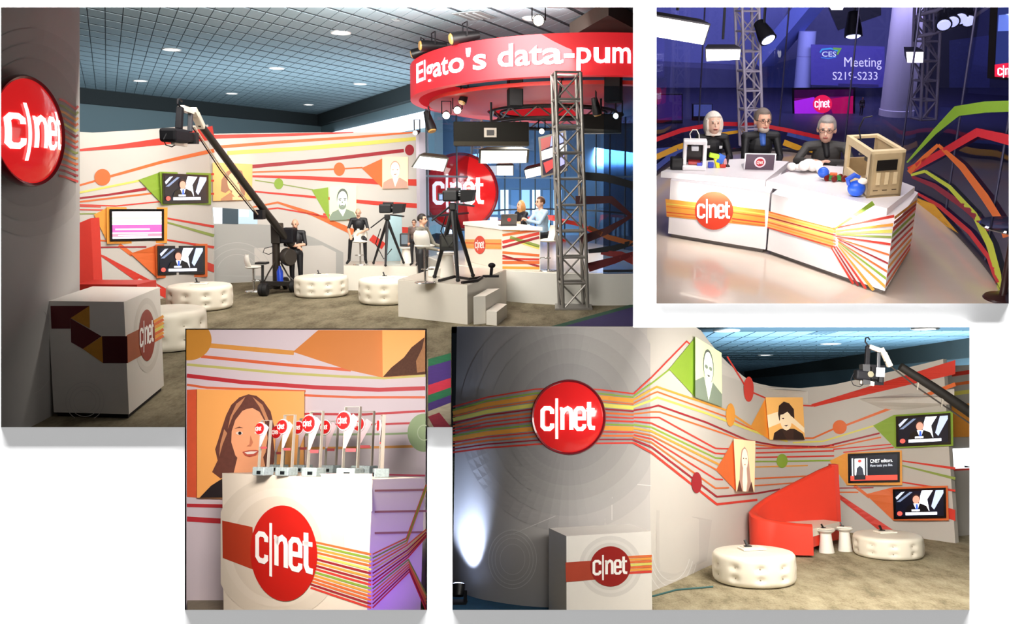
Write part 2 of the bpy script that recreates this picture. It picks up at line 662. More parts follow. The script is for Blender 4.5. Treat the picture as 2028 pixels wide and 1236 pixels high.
# thin lip added round each opening to throw a soft drop shadow
outlines = [[(2, 14), (1254, 14), (1254, 648), (896, 648), (896, 846), (846, 846), (846, 650), (366, 650), (366, 846), (2, 846)],
            [(1300, 14), (1998, 14), (1998, 601), (1300, 601)], [(366, 650), (846, 650), (846, 1208), (366, 1208)], [(896, 648), (1920, 648), (1920, 1208), (896, 1208)]]
for k, ol in enumerate(outlines):
    mb = MB()
    n = len(ol)
    for i in range(n):
        (ax, ay), (bx, by) = ol[i], ol[(i + 1) % n]
        mb.add([wpt(ax, ay), wpt(bx, by), wpt(bx, by, WALL_Y - .04), wpt(ax, ay, WALL_Y - .04)], [(0, 1, 2, 3)])
    struct(None, 'trim_%d' % (k + 1), mb, WHITE, recalc=False)

DARK = mat('4a4a4e', .9, var=.03)
FAR = 64.0


def partition(name, a, b, y0=WALL_Y + .01, y1=FAR):  # added unseen divider, stops lamp light crossing between the sets
    mb = MB()
    mb.add([wpt(*a, y0), wpt(*b, y0), wpt(*b, y1), wpt(*a, y1)], [(0, 1, 2, 3)])
    struct(None, name, mb, DARK, recalc=False)


partition('wall_left', (-200, -150), (-200, 1400))
partition('ceiling', (-200, -150), (2200, -150))
partition('wall_right', (2200, -150), (2200, 1400))
partition('wall_middle', (1277, -150), (1277, 647))
partition('wall_middle', (895, 647), (1277, 647))
partition('wall_middle', (1277, 625), (2200, 625))
partition('wall_middle', (895, 647), (895, 1400))
partition('floor', (-200, 1400), (2200, 1400))
partition('wall_inner', (367, 651), (367, 1400), y1=8.25)
partition('wall_inner', (845, 651), (845, 1400), y1=8.25)
partition('wall_inner', (367, 651), (845, 651), y1=8.25)
partition('floor', (-200, 1000), (367, 1000), y1=9.5)
partition('floor', (845, 1000), (895, 1000), y1=9.5)
mb = MB()
mb.add([wpt(367, 651, 8.25), wpt(845, 651, 8.25), wpt(845, 1400, 8.25), wpt(367, 1400, 8.25)], [(0, 1, 2, 3)])
mb.add([wpt(-200, -150, FAR), wpt(2200, -150, FAR), wpt(2200, 1400, FAR), wpt(-200, 1400, FAR)], [(0, 1, 2, 3)])
struct(None, 'wall_back', mb, DARK, recalc=False)

# ---------------------------------------------------------------- shared builders
def lerp_tab(tab, x):
    if x <= tab[0][0]:
        return tab[0][1]
    for (a, b), (c, d) in zip(tab[:-1], tab[1:]):
        if x <= c:
            return b + (d - b) * (x - a) / (c - a)
    return tab[-1][1]


def smooth_px(p, k=5):
    """Catmull-Rom through the points"""
    out = []
    for i in range(len(p) - 1):
        a, b, c, d = p[max(i - 1, 0)], p[i], p[i + 1], p[min(i + 2, len(p) - 1)]
        for j in range(k):
            t = j / k
            out.append(tuple(.5 * (2 * b[q] + (c[q] - a[q]) * t + (2 * a[q] - 5 * b[q] + 4 * c[q] - d[q]) * t * t + (-a[q] + 3 * b[q] - 3 * c[q] + d[q]) * t ** 3) for q in (0, 1)))
    return out + [tuple(p[-1])]


def plane_of(surf, q):
    a, b, c, d = [surf.hit(x, y, 0) for x, y in q]
    n = (c - a).cross(d - b)
    o = Vector((0, 0, surf.st.H))
    n.normalize()
    if n.dot(o - a) < 0:
        n = -n
    best = max((a, b, c, d), key=lambda p: (p - (a + b + c + d) / 4).dot(n))
    return PlaneSurf(surf.st, best, n)


def upright(st, name, base_px, top_px, m, th=.12, z0=0.0, parent=None, bpx_z=0.0, smooth=40, lean=0.0):
    """free-standing wall whose foot follows base_px on the floor and whose top edge follows top_px"""
    bp = resample(smooth_px(base_px), 16) if len(base_px) > 3 else resample(base_px, 16)
    plan = [st.floor(x, y, bpx_z) for x, y in bp]
    surf = PlanSurf(st, plan, lean)
    n = len(plan)
    front, back, ztop = [], [], []
    for i, p in enumerate(plan):
        a, b = plan[max(i - 1, 0)], plan[min(i + 1, n - 1)]
        d = Vector((b.x - a.x, b.y - a.y)).normalized()
        nn = Vector((-d.y, d.x))
        if nn.dot(Vector((p.x, p.y))) < 0:
            nn = -nn
        front.append(p)
        back.append(Vector((p.x + nn.x * th, p.y + nn.y * th, p.z)))
        ztop.append(st.zat(p, lerp_tab(top_px, bp[i][0])))
    mb = MB()
    v = [Vector((p.x, p.y, z0)) for p in front] + [Vector((p.x + lean * z, p.y, z)) for p, z in zip(front, ztop)]
    v += [Vector((p.x, p.y, z0)) for p in back] + [Vector((p.x + lean * z, p.y, z)) for p, z in zip(back, ztop)]
    f = []
    for i in range(n - 1):
        f += [(i, i + 1, n + i + 1, n + i), (2 * n + i, 3 * n + i, 3 * n + i + 1, 2 * n + i + 1), (n + i, n + i + 1, 3 * n + i + 1, 3 * n + i)]
    f += [(0, n, 3 * n, 2 * n), (n - 1, 3 * n - 1, 4 * n - 1, 2 * n - 1)]
    mb.add(v, f)
    o = struct(st, name, mb, m, parent, smooth)
    return o, surf


def tile_ceiling(st, z, p0, e1, e2, n1, n2, rect, m_tile, m_grid, keep=300, back=None, ymin=3.0, gap=(.012, .08)):
    """ceiling of inset tiles along e1, e2 from p0 (plan vectors); tiles seen largest are parts, the rest one joined part"""
    e1, e2, p0 = Vector(e1 + (0,)), Vector(e2 + (0,)), Vector(p0 + (0,))
    mb = MB()
    mb.prism([st.floor(x, y, z + .016) for x, y in back], (0, 0, .05))
    ceil = struct(st, 'ceiling', mb, m_grid)
    g1, g2 = gap[0] / e1.length, gap[1] / e2.length
    vis = []
    for i in range(n1):
        for j in range(n2):
            c = p0 + e1 * (i + .5) + e2 * (j + .5) + Vector((0, 0, z))
            if c.y < ymin:
                continue
            x, y = st.pix(c)
            if rect[0] < x < rect[2] and rect[1] < y < rect[3]:
                vis.append((c.y, c))
    vis.sort(key=lambda t: t[0])

    def tile(mb, c):
        u, w = e1 * (.5 - g1), e2 * (.5 - g2)
        q = [c - u - w, c + u - w, c + u + w, c - u + w]
        mb.hexa(q, [p + Vector((0, 0, .012)) for p in q])
    t0 = MB()
    tile(t0, Vector((0, 0, 0)))
    first = t0.obj('ceiling_tile', m_tile)
    first.parent = ceil
    first.location = vis[0][1]
    for _, c in vis[1:keep]:
        k = first.copy()
        COL.objects.link(k)
        k.parent = ceil
        k.location = c
    if len(vis) > keep:
        rest = MB()
        for _, c in vis[keep:]:
            tile(rest, c)
        r = rest.obj('ceiling_tile_field', m_tile)
        r.parent = ceil
        r['kind'] = 'stuff'
    return ceil


ORD = ['first', 'second', 'third', 'fourth', 'fifth', 'sixth', 'seventh', 'eighth', 'ninth', 'tenth', 'eleventh', 'twelfth']


def downlights(st, z, pxs, r, where, power=4.0):
    for i, (x, y) in enumerate(sorted(pxs)):
        c = st.floor(x, y, z - .004)
        t = Thing(st, 'ceiling_downlight', '%s glowing round downlight from the left in %s' % (ORD[i], where), 'ceiling light', c, group='downlights in ' + where)
        mb = MB(); mb.lathe([(r * .98, 0), (r * 1.12, -.02), (r * 1.2, 0), (r * 1.2, .02), (r * .98, .02)], 24)
        t.part('trim_ring', mb, mat('d8d8d8', .4), local=True, smooth=30)
        mb = MB(); mb.lathe([(0, -.012), (r * .7, -.012), (r * .98, 0), (r * .98, .01), (0, .01)], 24)
        t.part('lens', mb, mat('fffaf0', .4, emit=power, var=0), local=True, smooth=30)


LEATHER = mat('ddd6c5', .42, var=.03, scale=6, bump=.03)


def ottoman(st, label, c, r, h, rows=2, nb=10, a0=0.3):
    t = Thing(st, 'tufted_ottoman', label, 'ottoman', c, group='white tufted ottomans')
    btn = [(a0 + 2 * math.pi * k / nb, h * (.30 + .34 * q)) for k in range(nb) for q in range(rows)]
    prof = [(0, .03 * h), (r * .93, .03 * h), (r * .975, .08 * h), (r, .16 * h)]
    prof += [(r * (1 + .012 * math.sin(math.pi * q)), h * (.16 + .68 * q)) for q in [i / 14 for i in range(1, 14)]]
    prof += [(r, .84 * h), (r * .985, .91 * h), (r * .95, .965 * h), (r * .88, .99 * h), (r * .6, 1.0 * h), (r * .3, 1.0 * h), (0, 1.0 * h)]
    n = 80
    mb = MB()
    mb.lathe(prof, n)
    for i, p in enumerate(mb.v):
        a = math.atan2(p.y, p.x)
        rr = math.hypot(p.x, p.y)
        if rr > .9 * r:
            k = 0
            for b, z in btn:
                da = (a - b + math.pi) % (2 * math.pi) - math.pi
                d2 = (da * r) ** 2 + (p.z - z) ** 2
                k += math.exp(-d2 / (2 * (.07 * h * 1.1) ** 2))
            mb.v[i] = Vector((p.x * (1 - .085 * k), p.y * (1 - .085 * k), p.z))
        else:
            tb = sum(math.exp(-((p.x - r * .55 * math.cos(q)) ** 2 + (p.y - r * .55 * math.sin(q)) ** 2) / (2 * (.1 * r) ** 2)) for q in [2 * math.pi * w / 6 for w in range(6)])
            if p.z > .9 * h:
                mb.v[i] = Vector((p.x, p.y, p.z - .03 * h * tb))
    t.part('cushion', mb, LEATHER, local=True, smooth=50)
    for a, z in btn:
        if math.sin(a) < .25:
            q = MB()
            q.ball((r * .935 * math.cos(a), r * .935 * math.sin(a), z), (.024 * r, .024 * r, .024 * r), 8, 6)
            t.part('button', q, mat('a89f8c', .5), local=True, smooth=60)
    mb = MB(); mb.lathe([(r * .86, 0), (r * .88, .04 * h)], 32)
    t.part('base', mb, mat('141414', .8), local=True)
    return t


def tray_set(st, label, c, s=1.0, rot=.2):
    """leaflet holder and handset lying on an ottoman"""
    t = Thing(st, 'table_tray', label, 'tray', c + Vector((0, 0, .004)), rot)
    mb = MB(); mb.box((0, 0, .012 * s), (.34 * s, .24 * s, .024 * s), None, .006 * s)
    t.part('tray', mb, mat('ece6d8', .5), local=True)
    mb = MB(); mb.box((-.02 * s, .01 * s, .028 * s), (.24 * s, .16 * s, .008 * s))
    t.part('leaflet', mb, mat('cfc8ba', .6), local=True)
    mb = MB(); mb.bar((-.05 * s, .02 * s, .03 * s), (-.08 * s, .05 * s, .12 * s), .03 * s); mb.box((-.05 * s, .02 * s, .035 * s), (.1 * s, .06 * s, .02 * s))
    t.part('handset', mb, mat('1a1716', .5), local=True)


# colours used in the printed graphics
C_RED, C_ORG, C_AMB, C_YEL, C_GRN, C_DRD = [mat(c, .55, var=.04) for c in ('cf3b2e', 'd96a33', 'e39a3c', 'd8cf62', '86a436', '99232b')]
C_OLV = mat('8a9a4a', .55, var=.04)
PALE = mat('c9c4bc', .6, var=.03)
PAPERW = mat('f3efe8', .5, var=.02)


def quad_uv(q):
    (ax, ay), (bx, by), (cx, cy), (dx, dy) = q        # tl tr br bl

    def f(u, v):
        return ((ax * (1 - u) + bx * u) * (1 - v) + (dx * (1 - u) + cx * u) * v, (ay * (1 - u) + by * u) * (1 - v) + (dy * (1 - u) + cy * u) * v)
    return f


def uv_ellipse(cx, cy, rx, ry, n=20, a0=0, a1=2 * math.pi):
    return [(cx + rx * math.cos(a0 + (a1 - a0) * i / n), cy + ry * math.sin(a0 + (a1 - a0) * i / n)) for i in range(n if a1 - a0 > 6.2 else n + 1)]


def draw(art, q, shapes, off, d=.0012):
    f = quad_uv(q)
    for name, pts, m in shapes:
        art.poly([f(*p) for p in pts], m, off, name)
        off += d


def portrait(st, surf, label, q, kind, glow=0.0, depth=.07, col=None):
    surf = plane_of(surf, q)
    base = surf.hit((q[2][0] + q[3][0]) / 2, (q[2][1] + q[3][1]) / 2, .01)
    t = Thing(st, 'portrait_panel', label, 'wall portrait', base)
    art = Art(surf, t.o, base, 400)
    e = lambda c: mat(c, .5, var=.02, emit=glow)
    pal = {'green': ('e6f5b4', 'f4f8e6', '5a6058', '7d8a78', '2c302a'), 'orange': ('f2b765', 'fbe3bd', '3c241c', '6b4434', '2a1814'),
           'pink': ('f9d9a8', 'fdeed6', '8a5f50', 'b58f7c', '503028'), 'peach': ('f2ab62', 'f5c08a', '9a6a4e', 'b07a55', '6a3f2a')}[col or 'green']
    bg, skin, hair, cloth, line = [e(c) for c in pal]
    art.block(q, .0, depth, bg, 'panel')
    sh = []
    if kind == 'man':
        sh = [('shoulders', [(.0, 1), (.0, .88), (.1, .76), (.33, .68), (.62, .68), (.9, .78), (1, .9), (1, 1)], cloth),
              ('collar', [(.34, .7), (.5, .9), (.62, .69), (.55, .64), (.4, .64)], skin),
              ('hair', uv_ellipse(.48, .35, .215, .28), hair), ('face', uv_ellipse(.48, .42, .19, .27), skin),
              ('beard', uv_ellipse(.48, .58, .14, .12), cloth), ('chin', uv_ellipse(.48, .53, .1, .06), skin),
              ('brow', [(.33, .37), (.44, .36), (.44, .385), (.33, .39)], line), ('brow', [(.52, .36), (.63, .37), (.63, .39), (.52, .385)], line),
              ('eye', uv_ellipse(.39, .415, .035, .016), line), ('eye', uv_ellipse(.57, .415, .035, .016), line),
              ('nose', [(.47, .43), (.51, .5), (.45, .5)], cloth), ('mouth', [(.41, .555), (.55, .555), (.52, .575), (.44, .575)], line)]
    elif kind == 'bald':
        sh = [('shoulders', [(.0, 1), (.0, .72), (.3, .6), (.66, .62), (1, .76), (1, 1)], cloth), ('shirt', [(.34, .6), (.5, .98), (.66, .62)], skin),
              ('head_shadow', uv_ellipse(.5, .38, .2, .3), hair), ('face', uv_ellipse(.5, .40, .175, .275), skin),
              ('glasses', uv_ellipse(.42, .4, .06, .035), cloth), ('glasses', uv_ellipse(.58, .4, .06, .035), cloth),
              ('beard', uv_ellipse(.5, .58, .11, .1), skin), ('mouth', [(.43, .53), (.57, .53), (.5, .56)], line)]
    elif kind == 'suit':
        sh = [('shoulders', [(.0, 1), (.05, .8), (.3, .68), (.7, .66), (.98, .8), (1, 1)], cloth), ('shirt', [(.4, .66), (.5, .95), (.64, .66)], skin),
              ('hair', uv_ellipse(.5, .36, .2, .24), cloth), ('face', uv_ellipse(.5, .41, .18, .25), skin),
              ('eye', uv_ellipse(.42, .4, .03, .015), hair), ('eye', uv_ellipse(.59, .4, .03, .015), hair), ('mouth', [(.42, .54), (.6, .53), (.5, .57)], hair)]
    elif kind == 'hand':
        sh = [('light_patch', [(0, .42), (.3, .34), (.36, .6), (.0, .72)], skin), ('shoulders', [(.1, 1), (.15, .84), (.34, .74), (.72, .74), (.95, .86), (1, 1)], line),
              ('shirt', [(.38, .78), (.48, 1), (.68, 1), (.7, .76)], hair), ('hair', [(.3, .4), (.34, .2), (.48, .1), (.62, .14), (.74, .28), (.74, .5), (.62, .52), (.5, .46), (.38, .52), (.32, .55)], line),
              ('face', uv_ellipse(.5, .54, .16, .24), skin), ('fringe', [(.32, .42), (.4, .22), (.62, .24), (.66, .44), (.56, .34), (.44, .4)], line),
              ('forearm', [(.56, .46), (.66, .44), (1, .72), (1, .84), (.62, .58)], skin), ('fingers', [(.46, .5), (.6, .44), (.64, .56), (.5, .58)], skin),
              ('eye', uv_ellipse(.43, .5, .03, .016), line), ('mouth', [(.44, .66), (.56, .65), (.5, .69)], line)]
    elif kind == 'longhair':
        sh = [('hair', [(.14, 1), (.22, .72), (.28, .4), (.36, .2), (.5, .13), (.62, .2), (.7, .42), (.78, .74), (.9, 1)], cloth),
              ('face', uv_ellipse(.5, .38, .15, .21), skin), ('neck', [(.42, .5), (.58, .5), (.62, .8), (.56, 1), (.4, 1), (.36, .8)], skin),
              ('jacket', [(.05, 1), (.2, .78), (.34, 1)], line), ('jacket', [(.66, 1), (.84, .8), (.96, 1)], line),
              ('eye', uv_ellipse(.44, .36, .028, .012), line), ('eye', uv_ellipse(.56, .36, .028, .012), line), ('mouth', [(.45, .47), (.56, .47), (.5, .49)], hair)]
    elif kind == 'back':
        sh = [('hair', [(.2, .75), (.22, .45), (.36, .22), (.56, .14), (.74, .2), (.8, .45), (.82, .85), (.7, 1), (.55, .9), (.42, .72), (.32, .8)], hair),
              ('face', uv_ellipse(.5, .5, .13, .24), skin), ('hand', [(.5, .62), (.66, .55), (.72, .8), (.6, .95), (.48, .9)], skin),
              ('arm', [(.2, .95), (.45, .78), (.6, .95), (.6, 1), (.2, 1)], cloth), ('caption', [(.5, .9), (.82, .93), (.82, .99), (.5, .99)], skin)]
    draw(art, q, sh, depth + .003)
    return t


def wall_screen(st, surf, label, q, surround, m_sur, kind, depth=.06):
    surf = plane_of(surf, surround)
    base = surf.hit((q[2][0] + q[3][0]) / 2, (q[2][1] + q[3][1]) / 2, .01)
    t = Thing(st, 'wall_screen', label, 'screen', base)
    art = Art(surf, t.o, base, 400)
    art.block(surround, 0, depth, m_sur, 'surround')
    art.block(q, depth, depth + .03, mat('0c0c0e', .25, var=0), 'bezel')
    f = quad_uv(q)
    i = .045
    j = .075
    inner = [f(i, j), f(1 - i, j), f(1 - i, 1 - j), f(i, 1 - j)]
    E = lambda c, k=.9: mat(c, .3, var=0, emit=k)
    W = E('eef2ff', 1.3)
    art.poly(inner, E('0a1020', .5), depth + .033, 'display')
    if kind == 'news':
        sh = [('diagonal_light', [(.55, .0), (.78, 0), (.66, .34), (.7, .8), (.48, .8), (.5, .3)], W), ('diagonal_light', [(.84, 0), (1, 0), (1, .12), (.8, .75), (.74, .62)], E('b9c8e6', .8)),
              ('diagonal_light', [(.02, .42), (.3, .04), (.36, .05), (.1, .42)], E('7d8fb0', .6)), ('diagonal_light', [(.0, .24), (.12, .04), (.2, .02), (.03, .34)], E('c4cee0', .7)),
              ('suit', [(.18, .84), (.24, .6), (.36, .5), (.52, .5), (.64, .6), (.7, .84)], E('0a0c12', .3)), ('shirt', [(.37, .5), (.44, .82), (.5, .5)], W),
              ('tie', [(.42, .52), (.46, .52), (.47, .8), (.41, .8)], E('3b62c8', .8)), ('hair', uv_ellipse(.43, .3, .085, .17), E('3a241c', .5)), ('face', uv_ellipse(.43, .35, .072, .16), E('d99a86', .8)),
              ('caption_bar', [(.2, .84), (.86, .84), (.86, .95), (.2, .95)], W), ('channel_mark', uv_ellipse(.08, .88, .055, .09), E('e05a50', .9)),
              ('caption_text', [(.33, .73), (.5, .73), (.5, .8), (.33, .8)], W)]
    elif kind == 'news2':
        sh = [('picture', [(.03, .1), (.36, .1), (.36, .86), (.03, .86)], E('dfe4ea', .9)), ('phone', [(.06, .06), (.34, .06), (.34, .92), (.06, .92)], E('1a1d24', .4)),
              ('picture', [(.09, .12), (.31, .12), (.31, .86), (.09, .86)], E('eef0f4', 1.0)), ('figure', [(.12, .8), (.14, .5), (.2, .4), (.26, .5), (.29, .8)], E('3a3f4c', .5)),
              ('red_spot', uv_ellipse(.2, .22, .04, .06), E('d94a40', .9)), ('red_band', [(.0, .8), (1, .8), (1, 1), (.0, 1)], E('d8483a', .9)), ('phone', [(.08, .78), (.32, .78), (.32, .96), (.08, .96)], E('20242c', .4))]
    else:
        sh = [('row', [(0, 0), (1, 0), (1, .06), (0, .06)], E('f2e6ee')), ('row', [(0, .06), (1, .06), (1, .17), (0, .17)], E('e9c0b6')), ('row', [(0, .17), (1, .17), (1, .21), (0, .21)], E('f2eef2')),
              ('row', [(0, .21), (1, .21), (1, .31), (0, .31)], E('b8e6b0')), ('row', [(0, .31), (1, .31), (1, .36), (0, .36)], E('f2eef2')), ('row', [(0, .36), (1, .36), (1, .45), (0, .45)], E('e8dcb4')),
              ('row', [(0, .45), (1, .45), (1, .5), (0, .5)], E('efe6f0')), ('row', [(0, .5), (1, .5), (1, .77), (0, .77)], E('b45aa0')), ('row', [(0, .77), (1, .77), (1, .82), (0, .82)], E('e9d6e6')),
              ('row', [(0, .82), (1, .82), (1, .93), (0, .93)], E('d9849a')), ('row', [(0, .93), (1, .93), (1, 1), (0, 1)], E('efe6f0'))]
    draw(art, inner, sh, depth + .036)
    if kind == 'news2':
        g = quad_uv(inner)
        a, b = g(.42, .3), g(.9, .29)
        art_text(art, 'CNET editors.', a[0], a[1], b[0], 7, E('f4f6fa', 1.0), depth + .055, b[1])
        a, b = g(.42, .46), g(.9, .45)
        art_text(art, 'How tests you like.', a[0], a[1], b[0], 5, E('c4ccd8', .9), depth + .055, b[1])
    if kind == 'rows':
        g = quad_uv(inner)
        a, b = g(.06, .66), g(.76, .66)
        art.stroke([a, b], 3.2, E('f0dcee', .9), depth + .055, 'caption_line')
        a, b = g(.12, .88), g(.72, .88)
        art.stroke([a, b], 2.2, E('f6e4ea', .9), depth + .055, 'caption_line')
    return t


def logo_dome(st, label, c, axis, R, bulge, m_face, m_letter, up=Vector((0, 0, 1)), rim=.04, squash=1.0, lscale=1.0, lrot=0.0, loff=0.0):
    """illuminated red button sign on a wall"""
    axis = Vector(axis).normalized()
    ux = up.cross(axis).normalized()
    uy = axis.cross(ux)
    R3 = Matrix((ux, uy, axis)).transposed()
    t = Thing(st, 'logo_dome', label, 'sign', c)
    rs = (R * R + bulge * bulge) / (2 * bulge)

    def hz(r):
        return math.sqrt(max(0, rs * rs - r * r)) - (rs - bulge)
    n = 18
    prof = [(0, -.02)] + [(R, -.02)] + [(R * math.cos(a), hz(R * math.cos(a))) for a in [math.pi / 2 * i / n for i in range(n + 1)]]
    prof[-1] = (0, bulge)
    mb = MB(); mb.lathe(prof, 56, c, R3)
    t.part('face', mb, m_face, smooth=40)
    mb = MB(); mb.lathe([(R * .98, -.06), (R * 1.05, -.06), (R * 1.06, .0), (R * 1.03, .03 * R + .01), (R * .985, .03 * R), (R * .98, -.02)], 56, c, R3)
    t.part('rim', mb, mat('7c1420', .3, coat=.5), smooth=40)
    V, Fc = logo_shapes(.05)
    V = [(u + loff, v) for u, v in V]
    cr, sr = math.cos(lrot), math.sin(lrot)
    mb = MB()
    mb.add([Vector(c) + R3 @ Vector(((u * cr - v * sr) * R * lscale, (u * sr + v * cr) * R * lscale, hz(math.hypot(u, v) * R * lscale) + .035 * R)) for u, v in V], Fc)
    t.part('lettering', mb, m_letter, recalc=False)
    return t


def lattice(mb, a, b, w, bays, r, d2=None, n=6, both=True):
    """square truss from a to b, side w: four chords, rungs and diagonals"""
    a, b = Vector(a), Vector(b)
    d = b - a
    if d2 is None:
        u, v = frame_for(d)
    else:
        u = Vector(d2).normalized()
        v = d.normalized().cross(u)
    cs = [(-1, -1), (1, -1), (1, 1), (-1, 1)]
    off = [(u * x + v * y) * w / 2 for x, y in cs]
    for o in off:
        mb.tube([a + o, b + o], r, n)
    for i in range(bays + 1):
        p = a + d * i / bays
        for k in range(4):
            mb.tube([p + off[k], p + off[(k + 1) % 4]], r * .6, 5)
            if i < bays:
                q = a + d * (i + 1) / bays
                s = (i + k) % 2
                mb.tube([p + off[(k + s) % 4], q + off[(k + 1 - s) % 4]], r * .55, 5)


def truss(st, name, label, a, b, w, bays, r, m, d2=None, base_plate=None):
    """truss tower: chords, rungs and braces are parts of their own"""
    t = Thing(st, name, label, 'truss', a)
    a, b = Vector(a), Vector(b)
    d = b - a
    u = Vector(d2).normalized() if d2 is not None else frame_for(d)[0]
    v = d.normalized().cross(u)
    off = [(u * x + v * y) * w / 2 for x, y in [(-1, -1), (1, -1), (1, 1), (-1, 1)]]
    for o in off:
        mb = MB(); mb.tube([a + o, b + o], r, 10)
        t.part('chord', mb, m, smooth=40)
    for i in range(bays + 1):
        p = a + d * i / bays
        mb = MB()
        for k in range(4):
            mb.tube([p + off[k], p + off[(k + 1) % 4]], r * .7, 6)
        t.part('rung_frame', mb, m, smooth=40)
        if i < bays:
            q = a + d * (i + 1) / bays
            for k in range(4):
                s = (i + k) % 2
                mb = MB(); mb.tube([p + off[(k + s) % 4], q + off[(k + 1 - s) % 4]], r * .55, 6)
                t.part('brace', mb, m, smooth=40)
    if base_plate:
        mb = MB(); mb.box(a + d.normalized() * .015, (w * 1.5, w * 1.5, .03))
        t.part('base_plate', mb, m)
    return t


def jib_head(t, P, k, wire=True):
    """remote head and camera hanging from the tip of a crane arm; P(dx, dy) gives points in the arm's plane, k metres per pixel"""
    blk = mat('101014', .6, var=.1, spec=.15)
    alu = mat('cfc6b6', .35, metal=.3)
    mb = MB(); mb.bar(P(0, 0), P(-22, -8), 9 * k, 8 * k); mb.bar(P(2, -4), P(8, 8), 12 * k, 9 * k)
    t.part('yoke', mb, alu)
    mb = MB(); mb.bar(P(8, 4), P(22, 34), 12 * k, 10 * k, bev=2 * k)
    t.part('tip_housing', mb, alu)
    mb = MB(); mb.bar(P(-24, -10), P(-27, 38), 9 * k, 9 * k, bev=1.5 * k)
    t.part('pan_post', mb, blk)
    mb = MB(); mb.tube([P(-24, -10), P(-30, -18), P(-29, -26), P(-24, -27), P(-20, -22)], 1.6 * k, 8)
    t.part('cable_loop', mb, blk, smooth=50)
    mb = MB(); mb.bar(P(-2, 4), P(-3, 44), 6 * k, 7 * k, bev=1.5 * k)
    t.part('tilt_arm', mb, mat('2a2d33', .4))
    mb = MB(); mb.bar(P(-52, 50), P(-20, 54), 24 * k, 20 * k, bev=4 * k)
    cb = t.part('camera_body', mb, blk)
    mb = MB(); mb.bar(P(-20, 54), P(-4, 56), 16 * k, 15 * k, bev=3 * k)
    t.part('lens_barrel', mb, mat('0b0b0d', .5, spec=.15), parent=cb)
    mb = MB(); mb.bar(P(-4, 57), P(3, 58), 19 * k, 17 * k)
    t.part('lens_hood', mb, mat('08080a', .6), parent=cb)
    mb = MB(); mb.tube([P(-24, 50) + Vector((0, -13 * k, 0)), P(-24, 50) + Vector((0, -15 * k, 0))], 6 * k, 14)
    t.part('focus_dial', mb, mat('6a6654', .4, metal=.6), parent=cb)
    mb = MB(); mb.bar(P(-40, 65), P(-12, 70), 5 * k, 8 * k)
    t.part('camera_plate', mb, alu)
    if wire:
        mb = MB(); mb.tube([P(-54, 48), P(-60, 60), P(-55, 72), P(-42, 76), P(-32, 70)], .8 * k, 6)
        t.part('loose_wire', mb, blk, smooth=50)

